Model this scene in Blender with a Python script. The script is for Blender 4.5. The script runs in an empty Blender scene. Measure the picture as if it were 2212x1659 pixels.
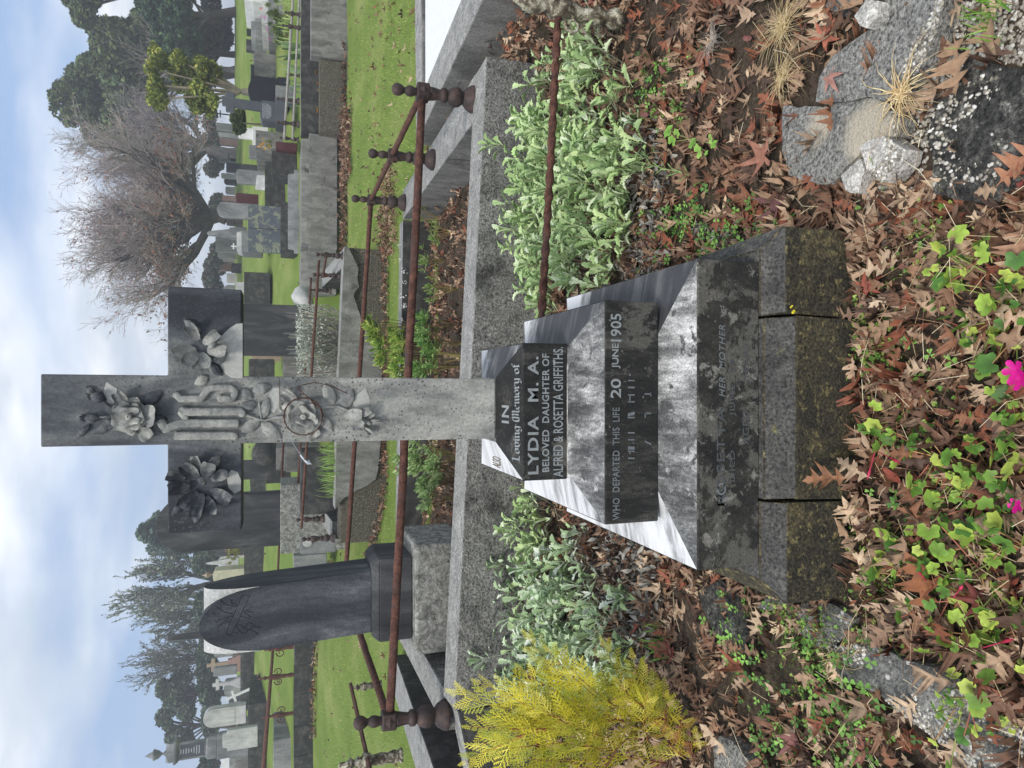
import bpy, bmesh, math, random
import numpy as np
from mathutils import Vector, Matrix, noise as mnoise
PI = math.pi
R = math.radians
rnd = random.Random(7)
nrg = np.random.default_rng(11)
scene = bpy.context.scene
COL = scene.collection

# ------------------------------------------------------------------ camera
FPX = 1480.0                # focal length for a 2212 px wide picture
PITCH = R(18.46)
CP, SP = math.cos(PITCH), math.sin(PITCH)
EYE = 1.5
cam_d = bpy.data.cameras.new('Camera')
cam = bpy.data.objects.new('Camera', cam_d)
COL.objects.link(cam)
cam_d.sensor_fit = 'HORIZONTAL'
cam_d.sensor_width = 36
cam_d.lens = FPX/2212*36
cam_d.clip_start = 0.05
cam_d.clip_end = 2000
# the photographer held the phone level but turned on its side
cam.matrix_world = Matrix(((0, 1, 0, 0), (-SP, 0, -CP, 0), (-CP, 0, SP, EYE), (0, 0, 0, 1)))
scene.camera = cam
scene.render.resolution_x = 1024
scene.render.resolution_y = 768

# ------------------------------------------------------------------ world
def nd(nt, t, **kw):
    n = nt.nodes.new(t)
    for k, v in kw.items():
        if k.startswith('i_'):
            n.inputs[k[2:].replace('_', ' ')].default_value = v
        else:
            setattr(n, k, v)
    return n
def ramp(nt, stops, interp='LINEAR'):
    n = nt.nodes.new('ShaderNodeValToRGB')
    n.color_ramp.interpolation = interp
    e = n.color_ramp.elements
    e[0].position = stops[0][0]; e[0].color = (*stops[0][1], 1)
    e[1].position = stops[-1][0]; e[1].color = (*stops[-1][1], 1)
    for p, c in stops[1:-1]:
        x = e.new(p); x.color = (*c, 1)
    return n
SUN_EL, SUN_AZ = R(52), R(-150)      # azimuth clockwise from +y
w = bpy.data.worlds.new('World'); scene.world = w
w.use_nodes = True
nt = w.node_tree
for n in list(nt.nodes): nt.nodes.remove(n)
sky = nd(nt, 'ShaderNodeTexSky', sky_type='NISHITA', sun_disc=False, sun_elevation=SUN_EL, sun_rotation=SUN_AZ)
sky.air_density = 1.0; sky.dust_density = 2.0
tc = nd(nt, 'ShaderNodeTexCoord')
sep = nd(nt, 'ShaderNodeSeparateXYZ'); nt.links.new(tc.outputs['Generated'], sep.inputs[0])
zz = nd(nt, 'ShaderNodeMath', operation='MAXIMUM'); nt.links.new(sep.outputs['Z'], zz.inputs[0]); zz.inputs[1].default_value = 0
zc = nd(nt, 'ShaderNodeMath', operation='ADD'); nt.links.new(zz.outputs[0], zc.inputs[0]); zc.inputs[1].default_value = 0.22
dx = nd(nt, 'ShaderNodeMath', operation='DIVIDE'); nt.links.new(sep.outputs['X'], dx.inputs[0]); nt.links.new(zc.outputs[0], dx.inputs[1])
dy = nd(nt, 'ShaderNodeMath', operation='DIVIDE'); nt.links.new(sep.outputs['Y'], dy.inputs[0]); nt.links.new(zc.outputs[0], dy.inputs[1])
cb = nd(nt, 'ShaderNodeCombineXYZ'); nt.links.new(dx.outputs[0], cb.inputs[0]); nt.links.new(dy.outputs[0], cb.inputs[1])
mp = nd(nt, 'ShaderNodeMapping'); nt.links.new(cb.outputs[0], mp.inputs[0])
mp.inputs['Location'].default_value = (3.1, 0.6, 0); mp.inputs['Scale'].default_value = (0.8, 1.0, 1)
n1 = nd(nt, 'ShaderNodeTexNoise'); nt.links.new(mp.outputs[0], n1.inputs['Vector'])
n1.inputs['Scale'].default_value = 1.1; n1.inputs['Detail'].default_value = 7; n1.inputs['Roughness'].default_value = 0.48
n1.inputs['Distortion'].default_value = 0.25
cov = ramp(nt, [(0.38, (.05, .05, .05)), (0.55, (1, 1, 1))])
nt.links.new(n1.outputs['Fac'], cov.inputs[0])
mp2 = nd(nt, 'ShaderNodeMapping'); nt.links.new(cb.outputs[0], mp2.inputs[0]); mp2.inputs['Location'].default_value = (7, 2, 0)
n2 = nd(nt, 'ShaderNodeTexNoise'); nt.links.new(mp2.outputs[0], n2.inputs['Vector'])
n2.inputs['Scale'].default_value = 1.9; n2.inputs['Detail'].default_value = 6; n2.inputs['Roughness'].default_value = 0.5
ccol = ramp(nt, [(0.30, (3.6, 4.2, 5.1)), (0.46, (4.8, 5.3, 6.0)), (0.60, (7.3, 7.5, 7.8))])
nt.links.new(n2.outputs['Fac'], ccol.inputs[0])
mixc = nd(nt, 'ShaderNodeMix', data_type='RGBA')
skm = nd(nt, 'ShaderNodeMix', data_type='RGBA', blend_type='MIX'); skm.inputs[0].default_value = 0.55
nt.links.new(sky.outputs[0], skm.inputs[6]); skm.inputs[7].default_value = (2.2, 3.4, 5.8, 1)
nt.links.new(cov.outputs[0], mixc.inputs[0]); nt.links.new(skm.outputs[2], mixc.inputs[6]); nt.links.new(ccol.outputs[0], mixc.inputs[7])
bg = nd(nt, 'ShaderNodeBackground'); bg.inputs[1].default_value = 0.085
nt.links.new(mixc.outputs[2], bg.inputs[0])
out = nd(nt, 'ShaderNodeOutputWorld'); nt.links.new(bg.outputs[0], out.inputs[0])
# ------------------------------------------------------------------ sun (veiled by cloud)
sd = bpy.data.lights.new('Sun', 'SUN'); sd.energy = 1.5; sd.angle = R(14); sd.color = (1, 0.96, 0.9)
so = bpy.data.objects.new('Sun', sd); COL.objects.link(so)
sdir = Vector((math.sin(SUN_AZ)*math.cos(SUN_EL), math.cos(SUN_AZ)*math.cos(SUN_EL), math.sin(SUN_EL)))
so.rotation_euler = sdir.to_track_quat('Z', 'Y').to_euler()
so.location = sdir*30
vs = scene.view_settings
vs.view_transform = 'Standard'; vs.look = 'None'; vs.gamma = 1; vs.exposure = 1.0; vs.use_curve_mapping = False
scene.render.engine = 'CYCLES'
scene.cycles.max_bounces = 5

# ------------------------------------------------------------------ measuring helpers
# (X, Y) is a place on the 2212 x 1659 print, y a distance ahead in metres
def ray(X, Y):
    a = (829.5-Y)/FPX; b = (1106-X)/FPX
    return Vector((a, CP+b*SP, -SP+b*CP))
def P(X, Y, y):
    d = ray(X, Y); t = y/d.y
    return Vector((d.x*t, y, EYE+d.z*t))
def PZ(X, Y, z):
    d = ray(X, Y); t = (z-EYE)/d.z
    return Vector((d.x*t, d.y*t, z))
def pxm(X, y):          # metres per px at that row and distance
    d = ray(X, 829.5); return (y/d.y)/FPX
def lin(h):
    h = h.lstrip('#'); o = []
    for i in (0, 2, 4):
        c = int(h[i:i+2], 16)/255
        o.append(c/12.92 if c <= .04045 else ((c+.055)/1.055)**2.4)
    return tuple(o)
def ss(a, b, x):
    t = min(1, max(0, (x-a)/(b-a))); return t*t*(3-2*t)
LP = [(-5, 0), (3.0, .02), (4, .16), (7, .33), (12, .5), (17.2, .75), (18.0, 1.3), (25, 2.2), (32, 3.05), (45, 4.2), (80, 6), (400, 9)]
RP = [(-5, 0), (7, 0), (9, -.03), (11, -.08), (14, -.05), (17.6, .05), (18.4, .95), (21, 1.45), (30, 2.6), (45, 4.3), (80, 6.5), (400, 9)]
def itp(tb, x):
    return float(np.interp(x, [p[0] for p in tb], [p[1] for p in tb]))
def g(x, y):
    s = x/max(y, 1.5); wl = ss(0.0, 1.0, (-s-.12)/.3)
    z = itp(LP, y)*wl + itp(RP, y)*(1-wl)
    a = 0.012 if y < 4 else 0.03
    return z + a*(mnoise.noise(Vector((x*.9, y*.9, 0)))) * min(1, .4+y/10)
def PG(X, Y, y0=.8, y1=150):
    d = ray(X, Y); t = y0
    while t < y1:
        p = Vector((d.x*t/d.y, t, EYE+d.z*t/d.y))
        if p.z <= g(p.x, p.y): return p
        t *= 1.01
    return p

# ------------------------------------------------------------------ materials
MATS = {}
def newmat(name):
    m = bpy.data.materials.new(name); m.use_nodes = True
    nt = m.node_tree; b = nt.nodes['Principled BSDF']
    MATS[name] = m
    return m, nt, b
def coords(nt, sc=(1, 1, 1), obj=False, rot=(0, 0, 0)):
    if obj:
        t = nt.nodes.new('ShaderNodeTexCoord').outputs['Object']
    else:
        t = nt.nodes.new('ShaderNodeNewGeometry').outputs['Position']
    mp = nt.nodes.new('ShaderNodeMapping'); nt.links.new(t, mp.inputs[0]); mp.inputs['Scale'].default_value = sc
    mp.inputs['Rotation'].default_value = rot
    return mp.outputs[0]
def noise(nt, vec, s, d=5, r=.6, dist=0):
    n = nt.nodes.new('ShaderNodeTexNoise'); nt.links.new(vec, n.inputs['Vector'])
    n.inputs['Scale'].default_value = s; n.inputs['Detail'].default_value = d
    n.inputs['Roughness'].default_value = r; n.inputs['Distortion'].default_value = dist
    return n.outputs['Fac']
def mixc_(nt, fac, a, b, mode='MIX'):
    m = nt.nodes.new('ShaderNodeMix'); m.data_type = 'RGBA'; m.blend_type = mode
    for k, v in ((0, fac), (6, a), (7, b)):
        if hasattr(v, 'links') or hasattr(v, 'is_linked'): nt.links.new(v, m.inputs[k])
        elif k == 0: m.inputs[0].default_value = v
        else: m.inputs[k].default_value = (*v, 1)
    return m.outputs[2]
def bump(nt, b, h, strength=.4, dist=.01):
    bn = nt.nodes.new('ShaderNodeBump'); nt.links.new(h, bn.inputs['Height'])
    bn.inputs['Strength'].default_value = strength; bn.inputs['Distance'].default_value = dist
    nt.links.new(bn.outputs[0], b.inputs['Normal'])
def stone(name, stops, scale=3, streak=(1, 1, 1), speck=None, spots=None, rough=.85, fine=120, fstr=.35, bmp=.5, bd=.004, r=.65, dist=.6, rot=(0, 0, 0), blend=None):
    """stained stone: large blotches (stops), fine grain, optional lichen spots"""
    m, nt, b = newmat(name)
    v = coords(nt, streak, rot=rot); v0 = coords(nt)
    big = noise(nt, v, scale, 8, r, dist)
    cr = ramp(nt, stops); nt.links.new(big, cr.inputs[0]); c = cr.outputs[0]
    if blend:       # second set of blotches of another colour: (scale, lo, hi, colour)
        for sc_, lo, hi, cc in blend:
            q = noise(nt, v0, sc_, 7, .7, .4); rr = ramp(nt, [(lo, (0, 0, 0)), (hi, (1, 1, 1))]); nt.links.new(q, rr.inputs[0])
            c = mixc_(nt, rr.outputs[0], c, cc)
    f = noise(nt, v0, fine, 3, .7)
    fr = ramp(nt, [(.3, (1-fstr,)*3), (.7, (1+fstr,)*3)]); nt.links.new(f, fr.inputs[0])
    c = mixc_(nt, 1.0, c, fr.outputs[0], 'MULTIPLY')
    if spots:
        for sc_, th, cc in spots:
            vo = nt.nodes.new('ShaderNodeTexVoronoi'); nt.links.new(v0, vo.inputs['Vector']); vo.inputs['Scale'].default_value = sc_
            q = noise(nt, v0, sc_*2.2, 3, .6)
            ad = nt.nodes.new('ShaderNodeMath'); ad.operation = 'MULTIPLY_ADD'; nt.links.new(q, ad.inputs[0]); ad.inputs[1].default_value = .35
            nt.links.new(vo.outputs['Distance'], ad.inputs[2])
            rr = ramp(nt, [(th, (1, 1, 1)), (th+.05, (0, 0, 0))]); nt.links.new(ad.outputs[0], rr.inputs[0])
            c = mixc_(nt, rr.outputs[0], c, cc)
    nt.links.new(c, b.inputs['Base Color'])
    b.inputs['Roughness'].default_value = rough
    b.inputs['Specular IOR Level'].default_value = .3
    h = nt.nodes.new('ShaderNodeMath'); h.operation = 'MULTIPLY_ADD'
    nt.links.new(big, h.inputs[0]); h.inputs[1].default_value = .5; nt.links.new(f, h.inputs[2])
    bump(nt, b, h.outputs[0], bmp, bd)
    return m
G = lambda v: (v, v, v)
# white marble gone black: front faces are nearly black with bare patches, tops pale with black runs
stone('marble_black_front', [(.25, (.009, .009, .009)), (.50, (.016, .016, .015)), (.58, (.040, .039, .035)), (.72, (.11, .105, .092))], 9, (1.6, 1, .35), fine=260, fstr=.45, rough=.75, r=.78, dist=.1,
      blend=[(5, .55, .585, (.085, .082, .072)), (26, .58, .63, (.028, .027, .025)), (60, .64, .68, (.2, .195, .17))])
stone('marble_black_front_worn', [(.25, (.011, .011, .011)), (.47, (.020, .020, .019)), (.60, (.048, .046, .040)), (.75, (.13, .125, .11))], 9, (1, 1, .7), fine=260, fstr=.45, rough=.75, r=.78, dist=.1,
      blend=[(6, .50, .54, (.10, .097, .085)), (14, .58, .62, (.20, .195, .175)), (30, .56, .61, (.030, .029, .027)), (70, .64, .68, (.26, .25, .22))])
stone('marble_top', [(.34, (.030, .031, .032)), (.44, (.08, .08, .079)), (.51, (.17, .17, .166)), (.57, (.32, .316, .305)), (.66, (.60, .595, .58))], 5.5, (1.6, .5, 1), fine=190, fstr=.5, rough=.6, r=.8, dist=.15, bd=.003,
      blend=[(16, .57, .62, (.07, .07, .07)), (5, .58, .66, (.52, .515, .50)), (30, .62, .66, (.38, .375, .36))], spots=[(70, .10, (.05, .05, .05))])
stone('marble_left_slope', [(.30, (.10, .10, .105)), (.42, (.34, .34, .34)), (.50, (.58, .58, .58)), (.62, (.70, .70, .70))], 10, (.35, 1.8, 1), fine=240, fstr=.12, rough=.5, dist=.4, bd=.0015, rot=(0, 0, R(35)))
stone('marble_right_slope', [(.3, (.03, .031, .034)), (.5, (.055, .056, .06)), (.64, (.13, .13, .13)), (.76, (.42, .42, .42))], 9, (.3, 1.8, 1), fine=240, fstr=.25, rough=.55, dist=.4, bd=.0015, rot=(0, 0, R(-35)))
def back_white(name, y0, y1, col):
    # rain-washed strip along the back of the sloping tops
    m = MATS[name]; nt = m.node_tree; b = nt.nodes['Principled BSDF']; c = b.inputs['Base Color'].links[0].from_socket
    v = coords(nt); sp = nt.nodes.new('ShaderNodeSeparateXYZ'); nt.links.new(v, sp.inputs[0]); nz = noise(nt, coords(nt, (.5, 1.6, 1)), 12, 7, .75)
    ad = nt.nodes.new('ShaderNodeMath'); ad.operation = 'MULTIPLY_ADD'; nt.links.new(nz, ad.inputs[0]); ad.inputs[1].default_value = .35; nt.links.new(sp.outputs['Y'], ad.inputs[2])
    mr = nt.nodes.new('ShaderNodeMapRange'); nt.links.new(ad.outputs[0], mr.inputs[0]); mr.inputs[1].default_value = y0+.17; mr.inputs[2].default_value = y1+.17
    nt.links.new(mixc_(nt, mr.outputs[0], c, col), b.inputs['Base Color'])
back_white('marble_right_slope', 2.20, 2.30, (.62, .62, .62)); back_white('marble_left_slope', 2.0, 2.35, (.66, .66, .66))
def cross_mat():
    m, nt, b = newmat('marble_cross')
    v = coords(nt, (1, 1, .35)); v0 = coords(nt)
    big = noise(nt, v, 5, 8, .65, .8)
    sepn = nt.nodes.new('ShaderNodeSeparateXYZ'); nt.links.new(v0, sepn.inputs[0])
    # algae grows on the upper reach and on the arm ends, the sheltered foot stays bare
    mr = nt.nodes.new('ShaderNodeMapRange'); nt.links.new(sepn.outputs['Z'], mr.inputs[0])
    mr.inputs[1].default_value = 1.35; mr.inputs[2].default_value = 2.05; mr.inputs[3].default_value = .13; mr.inputs[4].default_value = -.20
    ab = nt.nodes.new('ShaderNodeMath'); ab.operation = 'ABSOLUTE'
    sx = nt.nodes.new('ShaderNodeMath'); sx.operation = 'ADD'; nt.links.new(sepn.outputs['X'], sx.inputs[0]); sx.inputs[1].default_value = .078
    nt.links.new(sx.outputs[0], ab.inputs[0])
    mr2 = nt.nodes.new('ShaderNodeMapRange'); nt.links.new(ab.outputs[0], mr2.inputs[0])
    mr2.inputs[1].default_value = .10; mr2.inputs[2].default_value = .31; mr2.inputs[3].default_value = 0; mr2.inputs[4].default_value = -.24
    a1 = nt.nodes.new('ShaderNodeMath'); nt.links.new(big, a1.inputs[0]); nt.links.new(mr.outputs[0], a1.inputs[1])
    a2 = nt.nodes.new('ShaderNodeMath'); nt.links.new(a1.outputs[0], a2.inputs[0]); nt.links.new(mr2.outputs[0], a2.inputs[1])
    cr = ramp(nt, [(.22, (.022, .025, .031)), (.36, (.070, .078, .088)), (.48, (.165, .172, .165)), (.60, (.30, .30, .272)), (.78, (.46, .455, .41))])
    nt.links.new(a2.outputs[0], cr.inputs[0]); c = cr.outputs[0]
    f = noise(nt, v0, 120, 4, .8); fr = ramp(nt, [(.3, G(.66)), (.7, G(1.28))]); nt.links.new(f, fr.inputs[0])
    c = mixc_(nt, 1.0, c, fr.outputs[0], 'MULTIPLY')
    md = noise(nt, v, 34, 5, .7); md2 = ramp(nt, [(.35, G(.72)), (.62, G(1.1))]); nt.links.new(md, md2.inputs[0])
    c = mixc_(nt, 1.0, c, md2.outputs[0], 'MULTIPLY')
    vo = nt.nodes.new('ShaderNodeTexVoronoi'); nt.links.new(v0, vo.inputs['Vector']); vo.inputs['Scale'].default_value = 85
    gn = noise(nt, v0, 9, 4, .6); ga = nt.nodes.new('ShaderNodeMath'); ga.operation = 'MULTIPLY_ADD'; nt.links.new(gn, ga.inputs[0]); ga.inputs[1].default_value = -.7; nt.links.new(vo.outputs['Distance'], ga.inputs[2])
    rr = ramp(nt, [(0, (1, 1, 1)), (.03, (1, 1, 1)), (.10, (0, 0, 0))]); sh_ = nt.nodes.new('ShaderNodeMath'); sh_.operation = 'ADD'; sh_.inputs[1].default_value = .22; nt.links.new(ga.outputs[0], sh_.inputs[0]); nt.links.new(sh_.outputs[0], rr.inputs[0])
    c = mixc_(nt, rr.outputs[0], c, (.06, .06, .058))
    nt.links.new(c, b.inputs['Base Color']); b.inputs['Roughness'].default_value = .75
    bump(nt, b, f, .35, .002)
cross_mat()
stone('marble_relief', [(.28, (.09, .095, .098)), (.42, (.19, .195, .185)), (.55, (.33, .33, .30)), (.75, (.47, .465, .42))], 9, fine=170, fstr=.22, rough=.75, bd=.002)
stone('marble_relief_dark', [(.3, (.028, .03, .034)), (.5, (.065, .07, .078)), (.62, (.20, .205, .19)), (.75, (.42, .42, .38))], 12, fine=170, fstr=.22, rough=.75, bd=.002)
stone('marble_clean', [(.3, (.34, .345, .32)), (.7, (.48, .48, .44))], 14, fine=120, fstr=.12, rough=.7, bd=.001)
stone('plinth_concrete', [(.3, (.018, .017, .014)), (.46, (.040, .036, .026)), (.60, (.078, .067, .038)), (.78, (.16, .13, .055))], 9, (1, 1, 1), fine=120, fstr=.8, bd=.008, r=.8, bmp=.8,
      blend=[(45, .56, .62, (.16, .135, .06)), (70, .62, .66, (.012, .012, .010))], spots=[(48, .10, (.35, .33, .27))])
stone('plinth_concrete_grey', [(.3, (.03, .029, .028)), (.5, (.068, .066, .062)), (.7, (.13, .125, .112))], 10, fine=120, fstr=.8, bd=.008, r=.8, bmp=.8,
      spots=[(60, .14, (.4, .39, .33))], blend=[(14, .62, .7, (.17, .16, .07))])
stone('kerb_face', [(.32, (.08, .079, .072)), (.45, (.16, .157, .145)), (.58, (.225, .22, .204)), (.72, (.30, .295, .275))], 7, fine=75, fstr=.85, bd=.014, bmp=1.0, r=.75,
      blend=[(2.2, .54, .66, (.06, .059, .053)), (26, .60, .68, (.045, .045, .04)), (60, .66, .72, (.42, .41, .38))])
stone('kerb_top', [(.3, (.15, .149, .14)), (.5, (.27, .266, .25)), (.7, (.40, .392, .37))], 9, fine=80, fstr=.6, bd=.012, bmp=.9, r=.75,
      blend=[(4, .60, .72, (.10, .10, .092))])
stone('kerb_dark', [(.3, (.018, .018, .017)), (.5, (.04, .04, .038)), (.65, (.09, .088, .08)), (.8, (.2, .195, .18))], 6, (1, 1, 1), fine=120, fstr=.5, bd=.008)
stone('kerb_mid', [(.3, (.09, .09, .083)), (.5, (.175, .172, .16)), (.7, (.28, .274, .255))], 6, (1, 1, .4), fine=70, fstr=.4, bd=.008,
      blend=[(3, .58, .68, (.04, .04, .036))], spots=[(16, .13, (.5, .5, .44))])
stone('gravelly', [(.3, (.045, .042, .03)), (.5, (.11, .10, .075)), (.7, (.22, .20, .15))], 30, fine=60, fstr=.8, bd=.03, bmp=1.0)
stone('headstone_black', [(.3, (.018, .020, .025)), (.5, (.04, .044, .052)), (.62, (.085, .09, .10)), (.75, (.22, .225, .23))], 3.5, (1, 1, .35), fine=110, fstr=.35, bd=.003)
stone('headstone_streaky', [(.3, (.02, .021, .023)), (.5, (.045, .046, .049)), (.66, (.10, .10, .10)), (.8, (.25, .25, .25))], 4, (1, 1, .25), fine=90, fstr=.35, bd=.003,
      spots=[(14, .12, (.55, .55, .5))])
stone('lichen_base', [(.32, (.05, .05, .045)), (.45, (.14, .14, .125)), (.55, (.27, .27, .245)), (.7, (.44, .435, .40))], 16, r=.8, fine=60, fstr=.4, bd=.008,
      blend=[(13, .60, .66, (.04, .04, .036))])
stone('stone_grey', [(.3, (.11, .115, .115)), (.5, (.19, .195, .195)), (.7, (.30, .30, .29))], 4, (1, 1, .4), fine=50, fstr=.3)
stone('stone_pale', [(.3, (.26, .27, .26)), (.5, (.40, .40, .385)), (.7, (.55, .54, .52))], 4, (1, 1, .4), fine=50, fstr=.25)
stone('stone_white', [(.3, (.55, .55, .54)), (.7, (.74, .74, .73))], 4, fine=50, fstr=.12)
stone('stone_cream', [(.3, (.36, .34, .24)), (.7, (.52, .49, .36))], 4, fine=50, fstr=.15)
stone('granite_black', [(.3, (.008, .009, .012)), (.7, (.014, .015, .019))], 4, fine=200, fstr=.2, rough=.22, bmp=.02)
stone('granite_grey', [(.3, (.055, .06, .07)), (.7, (.085, .092, .105))], 4, fine=120, fstr=.3, rough=.3, bmp=.03)
stone('granite_maroon', [(.3, (.055, .018, .02)), (.7, (.085, .028, .03))], 4, fine=120, fstr=.3, rough=.3, bmp=.03)
stone('granite_pink', [(.3, (.22, .14, .12)), (.7, (.32, .21, .18))], 4, fine=60, fstr=.3, rough=.6, bmp=.1)
stone('granite_brown', [(.3, (.26, .19, .13)), (.7, (.34, .26, .19))], 4, fine=120, fstr=.2, rough=.35, bmp=.03)
stone('granite_lichen', [(.3, (.07, .085, .10)), (.7, (.10, .115, .13))], 4, fine=60, fstr=.35, rough=.45, bmp=.2,
      blend=[(5.5, .52, .55, (.22, .24, .17))])
stone('iron_rust', [(.3, (.04, .017, .013)), (.5, (.095, .040, .028)), (.7, (.17, .078, .052))], 26, fine=150, fstr=.7, rough=.85, bd=.006, bmp=.9,
      blend=[(7, .55, .7, (.055, .042, .042))])
stone('iron_post', [(.3, (.022, .016, .016)), (.5, (.046, .031, .028)), (.7, (.085, .052, .042))], 14, fine=200, fstr=.35, rough=.6, bd=.002,
      spots=[(42, .07, (.55, .5, .45))], blend=[(6, .6, .72, (.16, .07, .035))])
stone('iron_lichen', [(.35, (.035, .025, .018)), (.48, (.12, .10, .07)), (.58, (.38, .36, .27)), (.72, (.6, .58, .5))], 26, fine=160, fstr=.4, bd=.004)
stone('slab_concrete', [(.3, (.10, .098, .09)), (.5, (.23, .225, .208)), (.7, (.42, .41, .38))], 9, fine=95, fstr=.9, bd=.014, bmp=1.0, r=.8,
      blend=[(2.6, .60, .70, (.46, .41, .31)), (6, .60, .70, (.07, .069, .062)), (55, .63, .70, (.6, .59, .55)), (48, .30, .36, (.23, .225, .208))])
stone('slab_pale', [(.3, (.25, .24, .22)), (.5, (.48, .46, .42)), (.7, (.66, .64, .6))], 14, fine=120, fstr=.6, bd=.008, bmp=.9)
stone('slab_pebbled', [(.3, (.018, .018, .017)), (.48, (.032, .031, .029)), (.58, (.10, .097, .085)), (.68, (.30, .29, .26))], 16, r=.85, fine=90, fstr=.9, bd=.01, bmp=.9,
      spots=[(22, .2, (.6, .58, .54))])
stone('slab_aggregate', [(.3, (.07, .07, .065)), (.5, (.15, .15, .14)), (.7, (.28, .27, .25))], 8, fine=120, fstr=.7, bd=.01, bmp=.9,
      spots=[(34, .33, (.52, .5, .46))])
stone('pebble', [(.3, (.32, .31, .28)), (.7, (.68, .66, .62))], 30, fine=200, fstr=.2, bmp=.1)
stone('wood_grey', [(.3, (.2, .19, .18)), (.7, (.4, .38, .35))], 8, fine=60, fstr=.3)
stone('bark', [(.3, (.03, .026, .024)), (.6, (.07, .06, .055)), (.8, (.13, .12, .11))], 4, (1, 1, .3), fine=30, fstr=.4)
stone('bark_grey', [(.3, (.10, .095, .095)), (.7, (.20, .185, .18))], 4, fine=30, fstr=.3)
stone('bark_pale', [(.3, (.26, .22, .18)), (.7, (.42, .37, .31))], 4, fine=30, fstr=.3)
stone('wire_rust', [(.3, (.05, .022, .016)), (.7, (.11, .05, .035))], 60, fine=300, fstr=.3)
def simple(name, c, rough=.5, metal=0, spec=.5):
    m, nt, b = newmat(name); b.inputs['Base Color'].default_value = (*c, 1); b.inputs['Roughness'].default_value = rough; b.inputs['Metallic'].default_value = metal
    v = coords(nt); f = noise(nt, v, 60, 3, .6); fr = ramp(nt, [(.3, tuple(x*.8 for x in c)), (.7, tuple(min(1, x*1.15) for x in c))]); nt.links.new(f, fr.inputs[0]); nt.links.new(fr.outputs[0], b.inputs['Base Color'])
    return m
simple('lead_letter', (.25, .27, .275), .45)
simple('lead_letter_bright', (.47, .50, .50), .45)
simple('lead_letter_faded', (.075, .08, .085), .6)
simple('lead_letter_mid', (.15, .165, .175), .5)
simple('letter_brown', (.16, .12, .09), .8)
simple('letter_white', (.45, .46, .48), .6)
simple('zinc', (.42, .45, .47), .35, .6)
simple('crack_dark', (.008, .008, .008), .9)
def leafmat(name, rough=.55, trans=.22, ns=30, amp=.25, spec=.35):
    m, nt, b = newmat(name)
    at = nt.nodes.new('ShaderNodeAttribute'); at.attribute_name = 'Col'
    f = noise(nt, coords(nt), ns, 3, .6); fr = ramp(nt, [(.3, G(1-amp)), (.7, G(1+amp))]); nt.links.new(f, fr.inputs[0])
    c = mixc_(nt, 1.0, at.outputs['Color'], fr.outputs[0], 'MULTIPLY')
    if name == 'dead_leaf': c = mixc_(nt, 1.0, c, (.92, .93, .90), 'MULTIPLY')
    nt.links.new(c, b.inputs['Base Color']); b.inputs['Roughness'].default_value = rough; b.inputs['Specular IOR Level'].default_value = spec
    if trans:
        tr = nt.nodes.new('ShaderNodeBsdfTranslucent'); nt.links.new(c, tr.inputs[0])
        mx = nt.nodes.new('ShaderNodeMixShader'); mx.inputs[0].default_value = trans
        nt.links.new(b.outputs[0], mx.inputs[1]); nt.links.new(tr.outputs[0], mx.inputs[2])
        nt.links.new(mx.outputs[0], nt.nodes['Material Output'].inputs[0])
    return m
leafmat('dead_leaf', .6, .12, 45, .3, .3)
leafmat('green_leaf', .5, .3, 40, .18)
leafmat('silver_leaf', .8, .2, 50, .12, .15)
leafmat('tree_leaf', .7, .15, 2, .35, .15)
leafmat('twig', .8, 0, 8, .25, .1)
def ground_mat():
    m, nt, b = newmat('ground')
    at = nt.nodes.new('ShaderNodeAttribute'); at.attribute_name = 'Col'
    v = coords(nt)
    so_ = noise(nt, v, 45, 8, .85); sr = ramp(nt, [(.3, (.025, .019, .014)), (.5, (.075, .057, .041)), (.7, (.17, .135, .10))]); nt.links.new(so_, sr.inputs[0])
    g1 = noise(nt, coords(nt, (1, .5, 1)), .9, 6, .6); gr = ramp(nt, [(.3, (.125, .195, .036)), (.5, (.175, .245, .052)), (.7, (.27, .31, .10))]); nt.links.new(g1, gr.inputs[0])
    g2 = noise(nt, v, 55, 4, .8); g2r = ramp(nt, [(.3, G(.55)), (.7, G(1.35))]); nt.links.new(g2, g2r.inputs[0])
    gc = mixc_(nt, 1.0, gr.outputs[0], g2r.outputs[0], 'MULTIPLY')
    c = mixc_(nt, at.outputs['Fac'], sr.outputs[0], gc)
    nt.links.new(c, b.inputs['Base Color']); b.inputs['Roughness'].default_value = .95; b.inputs['Specular IOR Level'].default_value = .1
    bump(nt, b, g2, .8, .03)
ground_mat()
leafmat('grass', .7, .25, 3, .25, .15)

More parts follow.
